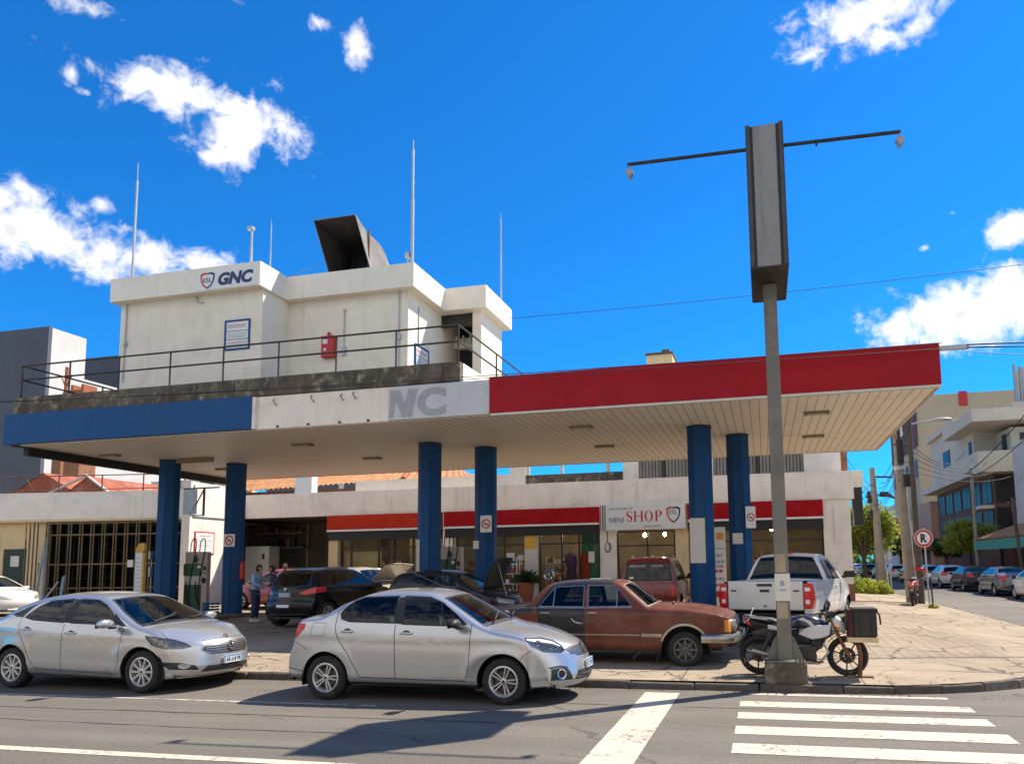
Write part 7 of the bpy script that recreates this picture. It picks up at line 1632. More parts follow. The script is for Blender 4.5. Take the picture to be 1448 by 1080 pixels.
def motorcycle(name, label, loc, rz, tank, panel, cowl):
    t = thing(name, label, 'motorcycle', loc, rz); rx = Matrix.Rotation(PI/2, 4, 'X')
    for x, w in ((-.65, .06), (.65, .05)):
        wl = bpy.data.objects.new('wheel', None); C.objects.link(wl); wl.parent = t; wl.location = (x, 0, .30)
        MB().lathe([(.225, -w*.6), (.25, -w), (.285, -w*.85), (.30, 0), (.285, w*.85), (.25, w), (.225, w*.6), (.225, -w*.6)], 36, rx).build('tyre', 'rubber', wl, smooth=50)
        rb = MB(); rb.lathe([(.228, -w*.5), (.205, -w*.3), (.205, w*.3), (.228, w*.5)], 36, rx)
        for k in range(7): a = 2*PI*k/7; rb.tube([(.03*math.cos(a), 0, .03*math.sin(a)), (.21*math.cos(a+.12), 0, .21*math.sin(a+.12))], .011, 6)
        rb.lathe([(0, -.06), (.045, -.06), (.045, .06), (0, .06)], 12, rx); rb.build('rim', 'black', wl, smooth=40)
        MB().lathe([(.06, -.052), (.12, -.052), (.12, -.046), (.06, -.046)], 24, rx).build('brake_disc', 'brake', wl)
    MB().tube([(-.65, -.09, .3), (-.1, -.08, .36)], .022, 8).tube([(-.65, .09, .3), (-.1, .08, .36)], .022, 8).tube([(-.1, 0, .4), (-.05, 0, .7), (.4, 0, .78)], .028, 8).tube([(.4, 0, .76), (.28, 0, .45), (.05, 0, .25)], .025, 8).tube([(-.1, -.08, .66), (-.6, -.08, .74)], .018, 8).tube([(-.1, .08, .66), (-.6, .08, .74)], .018, 8).tube([(-.15, .1, .42), (-.2, .12, .1)], .012, 6).build('frame', 'black', t, smooth=50)
    MB().tube([(-.58, -.1, .36), (-.46, -.1, .66)], [.03, .025], 8).tube([(-.58, .1, .36), (-.46, .1, .66)], [.03, .025], 8).build('shock_absorber', 'engine_metal', t, smooth=50)
    e = MB(); e.box(-.12, .2, -.12, .12, .22, .44); e.lathe([(.0, -.15), (.09, -.15), (.1, -.12), (.1, .12), (.09, .15), (0, .15)], 18, Matrix.Translation((-.02, 0, .31)) @ rx); e.lathe([(0, -.14), (.075, -.14), (.08, .14), (0, .14)], 18, Matrix.Translation((.13, 0, .30)) @ rx)
    for k in range(6): e.box(.12+.03*k*.35, .3+.03*k*.35, -.085, .085, .42+.035*k, .435+.035*k)
    e.box(.14, .28, -.06, .06, .4, .64); e.build('engine', 'engine_metal', t, bevel=.012)
    MB().tube([(.3, -.06, .5), (.38, -.08, .36), (.24, -.12, .2), (-.1, -.15, .2), (-.3, -.15, .26)], .02, 8).tube([(-.28, -.15, .25), (-.75, -.16, .38)], [.035, .045], 10).build('exhaust', 'chrome_worn', t, smooth=50)
    MB().box(-.02, .08, -.24, -.14, .24, .26).box(-.02, .08, .14, .24, .24, .26).tube([(.03, -.2, .25), (.3, -.14, .22)], .01, 6).build('foot_peg', 'rubber', t)
    mb = MB(); loft(mb, [(-.2, .74, .06, .05), (-.14, .78, .11, .09), (0, .80, .15, .11), (.12, .80, .16, .11), (.24, .79, .13, .09), (.34, .77, .07, .05)]); tk = mb.build('fuel_tank', tank, t, smooth=60)
    for sg in (-1, 1):
        mb = MB(); mb.prism([(-.06, .63), (.02, .70), (.135, .755), (.43, .775), (.40, .62), (.30, .575), (.14, .55)], XZ, min(sg*.12, sg*.165), max(sg*.12, sg*.165)); mb.build('side_panel', panel, t, bevel=.02)
        mb = MB(); mb.add([(-.06, sg*.163, .85), (.02, sg*.166, .88), (.14, sg*.165, .82), (.2, sg*.14, .74), (.15, sg*.168, .74), (.06, sg*.168, .82)], [(0, 1, 5), (1, 2, 4, 5), (2, 3, 4)]); mb.build('stripe', 'bike_silver', tk, fixn=False)
        MB().prism([(-.5, .70), (-.2, .66), (-.18, .72), (-.5, .77)], XZ, min(sg*.1, sg*.13), max(sg*.1, sg*.13)).build('tail_panel', panel, t, bevel=.015)
    mb = MB(); loft(mb, [(-.78, .86, .07, .03), (-.6, .845, .12, .04), (-.42, .82, .13, .045), (-.38, .80, .13, .045), (-.2, .77, .12, .045), (-.12, .77, .08, .04)]); mb.build('seat', 'seat_vinyl', t, smooth=60)
    mb = MB(); loft(mb, [(-.84, .85, .03, .03), (-.76, .80, .07, .06), (-.62, .76, .09, .05), (-.4, .73, .1, .03)]); mb.build('tail_cowl', 'black', t, smooth=60)
    mb = MB(); loft(mb, [(-.86, .845, .03, .025), (-.8, .80, .06, .05), (-.74, .78, .06, .05)]); mb.build('tail_light', 'tail_red', t, smooth=60)
    MB().tube([(-.76, -.14, .88), (-.86, 0, .9), (-.76, .14, .88)], .014, 6).tube([(-.76, -.14, .88), (-.5, -.14, .84)], .014, 6).tube([(-.76, .14, .88), (-.5, .14, .84)], .014, 6).build('grab_rail', 'chrome_worn', t, smooth=60)
    MB().box(-.9, -.885, -.09, .09, -.1, .1, mat=Matrix.Translation((.06, 0, .55)) @ Matrix.Rotation(R(24), 4, 'Y')).build('number_plate', 'plate_white', t); a = [R(60)+R(110)*k/12 for k in range(13)]
    MB().add([(-.65+.34*math.cos(q), y, .3+.34*math.sin(q)) for q in a for y in (-.07, .07)], [(2*k, 2*k+1, 2*k+3, 2*k+2) for k in range(12)]).tube([(-.80, 0, .72), (-.88, 0, .5)], .02, 6).build('rear_mudguard', 'black', t, smooth=60)
    a = [R(15)+R(130)*k/12 for k in range(13)]; MB().add([(.65+.335*math.cos(q), y, .3+.335*math.sin(q)) for q in a for y in (-.06, .06)], [(2*k, 2*k+1, 2*k+3, 2*k+2) for k in range(12)]).build('front_mudguard', 'black', t, smooth=60)
    for sg in (-1, 1): MB().tube([(.42, sg*.09, .86), (.52, sg*.09, .64)], .022, 8).tube([(.5, sg*.09, .68), (.66, sg*.085, .3)], .028, 8).build('fork', 'fork_gold', t, smooth=60)
    mb = MB(); loft(mb, [(.44, .78, .1, .1), (.52, .78, .12, .12), (.60, .74, .09, .1), (.64, .70, .05, .06)]); mb.build('headlight_cowl', cowl, t, smooth=60)
    MB().lathe([(.07, 0), (.06, .02), (0, .03)], 18, Matrix.Translation((.625, 0, .74)) @ Matrix.Rotation(PI/2, 4, 'Y')).build('headlight', 'reflector', t, smooth=50)
    MB().tube([(.30, -.36, .95), (.38, -.3, .96), (.43, -.08, .9), (.43, .08, .9), (.38, .3, .96), (.30, .36, .95)], .013, 8).tube([(.31, -.37, .95), (.35, -.27, .955)], .02, 8).tube([(.31, .37, .95), (.35, .27, .955)], .02, 8).box(.40, .5, -.09, .09, .88, .96).tube([(.38, -.25, .96), (.42, -.34, 1.08)], .007, 5).tube([(.38, .25, .96), (.42, .34, 1.08)], .007, 5).build('handlebar', 'black', t, smooth=50)
    for sg in (-1, 1):
        MB().lathe([(0, -.012), (.05, -.01), (.055, 0), (.05, .01), (0, .012)], 14, Matrix.Translation((.41, sg*.37, 1.1)) @ Matrix.Rotation(PI/2, 4, 'Y') @ Matrix.Diagonal((.75, 1.2, 1, 1))).build('mirror', 'black', t, smooth=50)
        MB().lathe([(0, -.03), (.025, -.02), (.03, 0), (.02, .03), (0, .035)], 10, Matrix.Translation((.52, sg*.19, .74)) @ rx).build('indicator', 'amber', t, smooth=60)
    MB().tube([(.44, -.05, .9), (.36, -.12, .7), (.2, -.1, .66)], .008, 5).tube([(.46, .05, .9), (.55, .1, .6), (.64, .1, .36)], .007, 5).build('cable', 'black', t)
    return t
motorcycle('motorcycle', 'black and silver motorcycle parked side-on behind the sign post', (.50, 12.0, gz(.5, 12)), R(-2), 'bike_navy', 'bike_silver', 'bike_silver')
motorcycle('red_motorcycle', 'red motorcycle parked facing us against the concrete pole', (5.2, 29.2, gz(5.3, 29)), R(-104), 'bike_red', 'bike_red', 'bike_red')
# delivery box on a post
t = thing('post_stand', 'rusty bent post with a wooden board next to the motorcycle front wheel', 'stand', (1.33, 11.9, gz(1.3, 11.9)))
MB().tube([(-.03, 0, 0), (-.01, 0, .2), (.0, 0, .33), (-.04, 0, .53)], .035, 8).box(-.2, .16, -.05, .05, .0, .02).build('post', 'rusty_steel', t, smooth=50); MB().box(-.19, .24, -.2, .2, .53, .60).build('board', 'cream_paint', t)
t = thing('delivery_box', 'black fabric delivery box sitting on the wooden board of the post', 'box', (1.36, 11.9, gz(1.3, 11.9)+.602)); t.scale = (.88, .9, .92)
MB().box(-.14, .23, -.2, .2, 0, .42).build('body', 'seat_vinyl', t, bevel=.02); MB().box(-.17, .25, -.22, .22, .40, .46).build('lid', 'black', t, bevel=.02); MB().box(-.23, -.141, -.19, .19, -.03, .44).build('side_pocket', pmat('maroon_cloth', (.06, .018, .016), .9, var=.2), t, bevel=.02)
MB().tube([(.22, -.15, .44), (.28, -.15, .34), (.29, -.15, .2)], .015, 6).tube([(-.05, -.203, .02), (-.05, -.206, .4)], .006, 5).tube([(.14, -.203, .02), (.14, -.206, .4)], .006, 5).build('strap', 'black', t)
# ---------------------------------------------------------------- people
pmat('skin', (.36, .19, .12), .55); pmat('hair_dark', (.02, .014, .011), .7); pmat('hair_grey', (.42, .38, .33), .8); pmat('light_blue_shirt', (.2, .33, .52), .85, var=.15, vscale=9); pmat('jeans', (.018, .03, .07), .85, var=.3, vscale=7); pmat('navy_shirt', (.03, .035, .075), .85, var=.2, vscale=8); pmat('white_shirt', (.5, .5, .48), .85, var=.1); pmat('shoe_pale', (.4, .38, .36), .6); pmat('shoe_dark', (.04, .035, .03), .6)
def skin_grow(name, nodes, edges, mat, parent, root_i=0, sub=2):
    """tapering limbs: nodes (x, y, z, rx[, ry]) joined by edges, grown with the Skin modifier"""
    me = bpy.data.meshes.new(name); me.from_pydata([n[:3] for n in nodes], edges, []); o = bpy.data.objects.new(name, me); C.objects.link(o)
    md = o.modifiers.new('skin', 'SKIN'); md.use_smooth_shade = True
    for i, n in enumerate(nodes):
        sv = me.skin_vertices[0].data[i]; sv.radius = (n[3], n[4] if len(n) > 4 else n[3]); sv.use_root = (i == root_i)
    s_ = o.modifiers.new('sub', 'SUBSURF'); s_.levels = sub; s_.render_levels = sub
    dg = bpy.context.evaluated_depsgraph_get(); m2 = bpy.data.meshes.new_from_object(o.evaluated_get(dg)); m2.name = name
    o.modifiers.clear(); o.data = m2; m2.materials.clear(); m2.materials.append(MATS[mat]); m2.polygons.foreach_set('use_smooth', [True]*len(m2.polygons)); m2.polygons.foreach_set('material_index', [0]*len(m2.polygons))
    o.parent = parent; return o
def person(label, loc, rz, H=1.72, shirt='navy_shirt', trousers='jeans', hair='hair_dark', shoe='shoe_pale', look=0.0, bend=0.0, hands=((.22, -.22, 1.02), (.24, -.02, 1.05)), stance=.11, name='person', seated=False, sleeves=True):
    """faces +x; hands give wrist targets (right, left)"""
    t = thing(name, label, 'person', loc, rz); s = H/1.72
    P = lambda x, y, z: Vector((x*s+bend*max(0, z-.9)*s, y*s, z*s))
    pel, chest, neck, head = P(0, 0, .92), P(0, 0, 1.28), P(.01, 0, 1.46), P(.03+.04*look, 0, 1.60)
    nodes = []; edges = []
    def nd(v, r, r2=None): nodes.append((v.x, v.y, v.z, r*s, (r2 or r)*s)); return len(nodes)-1
    a = nd(pel, .135, .105); b = nd(P(0, 0, 1.1), .125, .095); c = nd(chest, .155, .11); d = nd(P(0, 0, 1.40), .10, .075); e = nd(neck, .055); f = nd(P(.02, 0, 1.50), .052)
    edges += [(a, b), (b, c), (c, d), (d, e), (e, f)]; arms = []; legs = []
    for k, sg in enumerate((-1, 1)):
        hip, knee, ank = P(0, sg*.09, .86), P(.03 if not seated else .42, sg*(stance-.005), .48 if not seated else .85), P(-.02 if not seated else .5, sg*stance, .09 if not seated else .42)
        h = nd(hip, .088); kn = nd(knee, .058); an = nd(ank, .042); ft = nd(ank+Vector((.13*s, sg*.02, -.045*s)), .035); edges += [(a, h), (h, kn), (kn, an), (an, ft)]
        sh = P(0, sg*.185, 1.39); w = Vector(hands[k])*s; el = (sh+w)/2; off = Vector((-.10, sg*.10, -.10))*s; el = el+off
        i1 = nd(sh, .055); i2 = nd(el, .042); i3 = nd(w, .028); i4 = nd(w+(w-el).normalized()*.07*s, .036, .02); edges += [(d, i1), (i1, i2), (i2, i3), (i3, i4)]
        arms.append((sh, el, w)); legs.append((hip, knee, ank))
        base = w+(w-el).normalized()*.07*s; dr = (w-el).normalized(); sd = dr.cross(Vector((0, 0, 1))).normalized()
        for q in range(4): p0 = base+sd*(q-1.5)*.019*s; L_ = (.07, .08, .076, .058)[q]*s; j0 = nd(p0, .011); j1 = nd(p0+dr*L_*.55+Vector((0, 0, -.008)), .0095); j2 = nd(p0+dr*L_*.9+Vector((0, 0, -.035*s)), .008); edges += [(i4, j0), (j0, j1), (j1, j2)]
        j0 = nd(w+sd*-.035*s+dr*.04*s, .012); j1 = nd(w+sd*-.055*s+dr*.075*s, .010); edges += [(i3, j0), (j0, j1)]
    body = skin_grow('body', nodes, edges, 'skin', t)
    # head with nose, ears, eyes, mouth: sculpted sphere joined into the body mesh
    mb = MB(); hc = head; nU, nV = 20, 14; vs = []
    for i in range(nV+1):
        ph = PI*i/nV
        for j in range(nU):
            th = 2*PI*j/nU; x, y, z = math.sin(ph)*math.cos(th), math.sin(ph)*math.sin(th), math.cos(ph)
            X, Y, Z_ = x*.098, y*.076, z*.118
            if z < -.2: X *= 1-.25*(-.2-z) if x < 0 else 1-.08*(-.2-z); Y *= 1-.42*(-.2-z)
            if x > .75: X += .026*math.exp(-((z+.12)/.16)**2-(y/.16)**2) - .008*math.exp(-((z-.1)/.1)**2-((abs(y)-.33)/.14)**2) + .006*math.exp(-((z+.5)/.08)**2-(y/.3)**2)
            if abs(y) > .93: Y += math.copysign(.014, y)*math.exp(-((z+.02)/.25)**2-(x/.25)**2)
            vs.append(hc+Vector((X, Y, Z_))*s)
    hb = MB().add(vs, [(i*nU+j, i*nU+(j+1) % nU, (i+1)*nU+(j+1) % nU, (i+1)*nU+j) for i in range(nV) for j in range(nU)])
    h_o = hb.build('head', 'skin', t, smooth=80)
    hr = [hc+Vector(((v-hc).x*1.09-.008*s, (v-hc).y*1.10, (v-hc).z*1.09)) for v in vs]; fs = []
    for i in range(nV):
        for j in range(nU):
            cz = (vs[i*nU+j]-hc).z/s; cx = (vs[i*nU+j]-hc).x/s
            if cz > .045 or (cx < .02 and cz > -.055): fs.append((i*nU+j, i*nU+(j+1) % nU, (i+1)*nU+(j+1) % nU, (i+1)*nU+j))
    MB().add(hr, fs).build('hair', hair, t, smooth=80, fixn=False)
    MB().lathe([(0, -.012), (.012, 0), (0, .012)], 8, Matrix.Translation(hc+Vector((.088, -.028, .012))*s)).lathe([(0, -.012), (.012, 0), (0, .012)], 8, Matrix.Translation(hc+Vector((.088, .028, .012))*s)).build('eyes', 'black', h_o)
    MB().box(-.004, .004, -.022, .022, -.004, .004, mat=Matrix.Translation(hc+Vector((.098, 0, -.058))*s)).build('mouth', pmat('lips', (.25, .09, .07), .6) if 'lips' not in MATS else 'lips', h_o)
    # clothes follow the body
    n2 = []; e2 = []
    def n_(v, r, r2=None): n2.append((v.x, v.y, v.z, r*s, (r2 or r)*s)); return len(n2)-1
    a = n_(P(0, 0, .77), .16, .13); b = n_(P(0, 0, 1.1), .148, .118); c = n_(chest, .175, .128); d = n_(P(0, 0, 1.40), .125, .09); e = n_(P(.0, 0, 1.45), .075); e2 += [(a, b), (b, c), (c, d), (d, e)]
    for sh, el, w in arms:
        i1 = n_(sh, .072); i2 = n_(el, .058); e2 += [(d, i1), (i1, i2)]
        if sleeves: i3 = n_(el.lerp(w, .88), .044); e2 += [(i2, i3)]
    skin_grow('shirt', n2, e2, shirt, t)
    n2 = []; e2 = []; a = n_(P(0, 0, 1.04), .142, .112)
    for hip, kn, an in legs: h = n_(hip, .108); k = n_(kn, .078); q = n_(an+Vector((0, 0, .02)), .062); e2 += [(a, h), (h, k), (k, q)]
    skin_grow('trousers', n2, e2, trousers, t)
    for hip, kn, an in legs:
        mb = MB(); loft(mb, [(an.x-.07*s, an.z-.035*s, .038*s, .05*s), (an.x, an.z-.035*s, .045*s, .055*s), (an.x+.1*s, an.z-.055*s, .047*s, .035*s), (an.x+.19*s, an.z-.068*s, .04*s, .022*s)]); mb.v = [(v[0], v[1]+an.y, v[2]) for v in mb.v]; mb.build('shoe', shoe, t, smooth=60)
    return t
person('man in a pale blue shirt and jeans looking down beside the black crossover', (-15.2, 19.9, gz(-15, 19.9)), R(8), 1.74, 'light_blue_shirt', look=.9, bend=.06, hands=((.30, -.10, 1.06), (.30, .06, 1.08)))
person('man in a dark navy shirt facing the man in pale blue', (-15.05, 20.6, gz(-15, 20.5)), R(215), 1.70, 'navy_shirt', shoe='shoe_dark', look=.7, bend=.05, hands=((.27, -.1, 1.05), (.27, .08, 1.05)))
person('grey-haired person in the garage bay whose head shows above the navy shirted man', (-16.1, 22.6, gz(-16, 22.6)), R(-60), 1.74, 'white_shirt', hair='hair_grey', hands=((.12, -.24, .9), (.12, .24, .9)))
person('driver in a dark top seated inside the middle silver saloon', (-4.72, 10.82, -.34), 0, 1.66, 'navy_shirt', hair='hair_dark', hands=((.42, -.12, 1.22), (.42, .14, 1.22)), seated=True, bend=-.12)
# ---------------------------------------------------------------- side street on the right
pmat('bark', (.09, .06, .04), .9, var=.4, vscale=6, bump=.8, bscale=15); pmat('pole_concrete', (.27, .235, .19), .9, var=.25, vscale=3, dirt=(.14, .11, .08, 1), dirt_amt=.6, dscale=2, streak=(.1, .08, .06, 1), streak_amt=.5, bump=.4); pmat('pole_wood', (.085, .065, .05), .9, var=.35, vscale=4, bump=.5)
def leaf_mat(name, a, b):
    m = bpy.data.materials.new(name); m.use_nodes = True; MATS[name] = m
    nt = NT(m.node_tree); out = nt.n('ShaderNodeOutputMaterial'); co = nt.n('ShaderNodeNewGeometry').outputs['Position']
    c = nt.mix(nt.mr(nt.noise(co, 3.0, 5, .7), .3, .7), a, b)
    d = nt.n('ShaderNodeBsdfPrincipled', {'Base Color': c, 'Roughness': .55}); tr = nt.n('ShaderNodeBsdfTranslucent', {'Color': c})
    nt.link(nt.n('ShaderNodeMixShader', {0: .62, 1: d.outputs[0], 2: tr.outputs[0]}).outputs[0], out.inputs[0])
leaf_mat('leaf_green', (.17, .25, .026), (.38, .40, .06)); leaf_mat('leaf_yellow', (.25, .31, .035), (.48, .46, .07)); leaf_mat('leaf_deep', (.04, .085, .014), (.11, .16, .025))
def tree(name, label, loc, h, crown, leaf, n=3600, seed=1, size=.13, group=None, limbs=7, trunk_r=.12):
    """crown: list of (dx, dy, z, rx, ry, rz) leaf clumps; each clump is fed by a limb"""
    t = thing(name, label, 'tree', loc, 0, group); r = random.Random(seed); tb = MB(); z0 = min(c[2]-c[5] for c in crown)+.3
    tb.tube([(0, 0, -.1), (.03, .02, z0*.5), (.0, .05, z0), (0, .03, h*.75)], [trunk_r*1.3, trunk_r, trunk_r*.85, trunk_r*.3], 8)
    for c in crown:
        tb.tube([(0, .04, z0*.9), (c[0]*.4, c[1]*.4, lerp(z0, c[2], .5)), (c[0], c[1], c[2])], [trunk_r*.5, trunk_r*.35, trunk_r*.12], 6)
        for k in range(3): tb.tube([(c[0]*.5, c[1]*.5, lerp(z0, c[2], .6)), (c[0]+r.uniform(-1, 1)*c[3]*.7, c[1]+r.uniform(-1, 1)*c[4]*.7, c[2]+r.uniform(-.5, .8)*c[5])], [trunk_r*.22, trunk_r*.06], 5)
    tb.build('trunk', 'bark', t, smooth=60); lb = MB(); tot = sum(c[3]*c[4]*c[5] for c in crown)
    for c in crown:
        for k in range(int(n*c[3]*c[4]*c[5]/tot/7)):
            d = Vector((r.gauss(0, 1), r.gauss(0, 1), r.gauss(0, 1))).normalized()*(r.random()**.4)*r.uniform(.75, 1.12); p = Vector((c[0]+d.x*c[3], c[1]+d.y*c[4], c[2]+d.z*c[5]))
            for q in range(7):     # a spray of leaves
                p2 = p+Vector((r.gauss(0, .13), r.gauss(0, .13), r.gauss(0, .09))); s = size*r.uniform(.6, 1.25); u = Vector((r.gauss(0, 1), r.gauss(0, 1), r.gauss(-.3, .6))).normalized()*s; w = u.cross(Vector((r.gauss(0, .5), r.gauss(0, .5), 1))).normalized()*s*.42
                lb.add([p2-u, p2+w-u*.1, p2+u, p2-w-u*.1], [(0, 1, 2, 3)])
    lb.build('crown', leaf, t, fixn=False); return t
CR = lambda k, w, z, hh, seed: [(random.Random(seed*31+i).uniform(-.62, .62)*w, random.Random(seed*37+i).uniform(-.6, .6)*w, z+random.Random(seed*41+i).uniform(-.55, .6)*hh, w*random.Random(seed*43+i).uniform(.33, .55), w*random.Random(seed*47+i).uniform(.33, .5), hh*random.Random(seed*53+i).uniform(.28, .5)) for i in range(k)]
tree('street_tree', 'leafy green tree at the kerb just past the shop corner', (5.1, 42.0, .12), 5.0, CR(13, 1.75, 3.35, 1.7, 3), 'leaf_green', 9000, 3, .11, 'trees along the side street')
tree('street_tree', 'leafy tree behind the transformer pole with its crown touching the concrete pole', (6.0, 49.0, .12), 5.2, CR(13, 2.0, 3.55, 1.6, 5), 'leaf_green', 9000, 5, .12, 'trees along the side street')
tree('street_tree', 'round crowned tree over the dark saloons across the street', (14.0, 57.0, .12), 5.0, CR(14, 2.0, 3.4, 1.35, 8), 'leaf_yellow', 10000, 8, .12, 'trees along the side street')
tree('street_tree', 'dark tree behind the no parking sign across the street', (13.9, 84, .12), 6.2, CR(10, 2.4, 3.8, 1.9, 9), 'leaf_deep', 4500, 9, .17, 'trees along the side street')
tree('street_tree', 'distant tree closing the end of the street', (10.5, 128, .12), 8, CR(9, 4, 5, 2.5, 12), 'leaf_deep', 4500, 12, .3, 'trees along the side street')
tree('street_tree', 'small tree on the far pavement near the green valance', (14.4, 66, .12), 4.2, CR(8, 1.4, 2.6, 1.2, 14), 'leaf_deep', 4000, 14, .12, 'trees along the side street')
def shrub(name, label, loc, w, h, leaf, n, seed, group=None):
    t = thing(name, label, 'shrub', loc, 0, group); r = random.Random(seed); sb = MB(); lb = MB()
    for k in range(9): sb.tube([(0, 0, 0), (r.uniform(-w, w)*.6, r.uniform(-w, w)*.6, h*.8)], [.02, .006], 5)
    for k in range(n):
        a = r.uniform(0, 6.28); q = math.sqrt(r.random())*w; z = r.uniform(.05, 1)*h*(1-.5*(q/w)**2); p = Vector((q*math.cos(a), q*math.sin(a), z)); u = Vector((r.gauss(0, .6), r.gauss(0, .6), r.uniform(.2, 1))).normalized()*r.uniform(.05, .13); v = u.cross(Vector((r.gauss(0, 1), r.gauss(0, 1), .3))).normalized()*.025
        lb.add([p-u, p+v, p+u, p-v], [(0, 1, 2, 3)])
    sb.build('stems', 'bark', t); lb.build('leaves', leaf, t, fixn=False)
for k, (x, y, w, h, lf, lab) in enumerate(((4.0, 38.0, .7, 1.25, 'leaf_green', 'green shrub tight against the shop corner'), (4.75, 38.6, .75, .95, 'leaf_yellow', 'yellow green shrub between the shop corner and the transformer pole'), (5.45, 38.9, .5, .85, 'leaf_yellow', 'low yellow shrub at the foot of the transformer pole'), (5.85, 39.6, .35, .4, 'leaf_yellow', 'tuft of weeds at the kerb by the transformer pole'), (5.55, 27.8, .18, .12, 'leaf_yellow', 'weeds round the foot of the short bare post'))): shrub('shrub', lab, (x, y, gz(x, y)), w*.8, h*.8, lf, 1300 if w > .3 else 200, 20+k, 'shrubs on the corner pavement')
# poles
t = thing('concrete_pole', 'thick weathered concrete utility pole leaning slightly left by the kerb', 'utility pole', (5.5, 31.2, .1))
MB().tube([(0, 0, 0), (-.12, 0, 3.5), (-.24, .02, 7.6)], [.23, .2, .16], 14).build('shaft', 'pole_concrete', t, smooth=60); MB().tube([(-.2, 0, 5.3), (-.21, 0, 5.45)], [.2, .2], 14).build('band', 'galvanised', t)
MB().box(-.3, -.05, -.3, -.2, 5.5, 6.5).tube([(-.18, -.28, 5.6), (-.22, -.3, 7.2)], .05, 8).tube([(-.4, -.2, 6.3), (.1, -.2, 6.3)], .03, 6).box(-.12, .12, -.36, -.26, 4.6, 5.1).build('switch_gear', 'dark_steel', t, bevel=.02); MB().tube([(-.1, -.3, 6.6), (-.1, -.32, 7.1)], [.06, .02], 8).build('insulator', 'white_plastic', t, smooth=60)
t = thing('lamp_pole', 'dark wooden pole with a street lamp arm next to the concrete pole', 'street lamp', (5.70, 30.6, .1))
MB().tube([(0, 0, 0), (-.02, 0, 3.6), (-.05, 0, 7.25)], [.14, .115, .08], 10).build('shaft', 'pole_wood', t, smooth=60); MB().tube([(-.05, 0, 7.0), (.5, 0, 7.08), (1.0, 0, 7.12)], .035, 8).build('arm', 'galvanised', t); mb = MB(); loft(mb, [(.85, 7.13, .05, .05), (1.0, 7.14, .1, .07), (1.35, 7.13, .11, .06), (1.48, 7.13, .05, .03)]); mb.build('lamp_head', 'galvanised', t, smooth=60)
MB().box(-.2, .22, -.2, -.16, 1.35, 1.45).tube([(-.18, -.1, 1.5), (.2, -.12, 1.4)], .03, 6).build('red_ribbon', 'red_paint', t)
t = thing('transformer_pole', 'utility pole with cross arm and dark switch gear rising from the trees', 'utility pole', (5.75, 40.3, .1))
MB().tube([(0, 0, 0), (-.1, 0, 3), (-.22, 0, 6.5)], [.34, .2, .13], 12).build('shaft', 'pole_concrete', t, smooth=60); MB().tube([(-.22, 0, 6.05), (.75, 0, 6.0)], .05, 6).tube([(-.6, 0, 5.0), (.2, 0, 5.1)], .04, 6).box(.1, .5, -.12, .12, 5.0, 5.25).tube([(.5, 0, 5.1), (.8, 0, 4.9)], [.12, .04], 8).tube([(-.42, 0, 4.7), (-.45, 0, 5.3)], .1, 8).tube([(-.38, 0, 3.9), (-.4, 0, 4.3)], .1, 8).build('switch_gear', 'dark_steel', t, smooth=60); MB().tube([(-.5, 0, 5.35), (-.6, 0, 5.75)], [.05, .02], 6).tube([(.75, 0, 6.02), (.85, 0, 5.9)], [.06, .02], 6).build('insulator', 'galvanised', t)
t = thing('far_pole', 'slim grey pole across the street in front of the balcony building', 'utility pole', (13.7, 54, .1)); MB().tube([(0, 0, 0), (-.05, 0, 7.8)], [.14, .1], 8).build('shaft', 'pole_concrete', t, smooth=60); MB().tube([(-.5, 0, 7.5), (.4, 0, 7.4)], .04, 6).build('cross_arm', 'dark_steel', t)
t = thing('far_pole', 'thin dark pole at the kerb across the street by the terracotta awning', 'utility pole', (13.2, 43.5, .1)); MB().tube([(0, 0, 0), (-.3, 0, 5.0)], [.11, .08], 8).build('shaft', 'pole_wood', t, smooth=60); MB().tube([(-.55, 0, 4.7), (-.1, 0, 4.75)], .03, 6).build('cross_arm', 'dark_steel', t)
t = thing('no_parking_sign', 'round no parking sign with a black R in a red ring on a slim pole', 'sign', (5.8, 29.9, .1))
MB().tube([(.05, 0, 0), (0, 0, 2.95)], .03, 8).build('pole', 'galvanised', t, smooth=60); MB().lathe([(0, 0), (.33, 0), (.33, .015), (0, .015)], 36, Matrix.Translation((-.03, -.035, 2.56)) @ Matrix.Rotation(PI/2, 4, 'X')).build('disc', 'white_plastic', t, smooth=30)
mb = MB(); n = 40; o = ellipse(-.03, 2.56, .31, .31, n); i = ellipse(-.03, 2.56, .235, .235, n); mb.add([(u, -.054, v) for u, v in o]+[(u, -.054, v) for u, v in i], [(k, (k+1) % n, n+(k+1) % n, n+k) for k in range(n)]); mb.build('ring', 'red_paint', t, fixn=False)
lettering('R', -.135, -.0535, 2.40, .22, .32, 'black', t, bold=.05)
tag(MB().tube([(5.55, 27.8, .1), (5.52, 27.8, 1.25)], .028, 6).build('bare_post', 'dark_steel'), 'short bare metal post standing alone near the kerb', 'post')
tag(MB().tube([(6.05, 39.7, .1), (6.05, 39.7, 2.4)], .04, 6).box(5.95, 6.15, 39.66, 39.69, 1.9, 2.3).build('kerb_post', 'galvanised'), 'slim grey kerb post with a small plate right of the transformer pole', 'post')
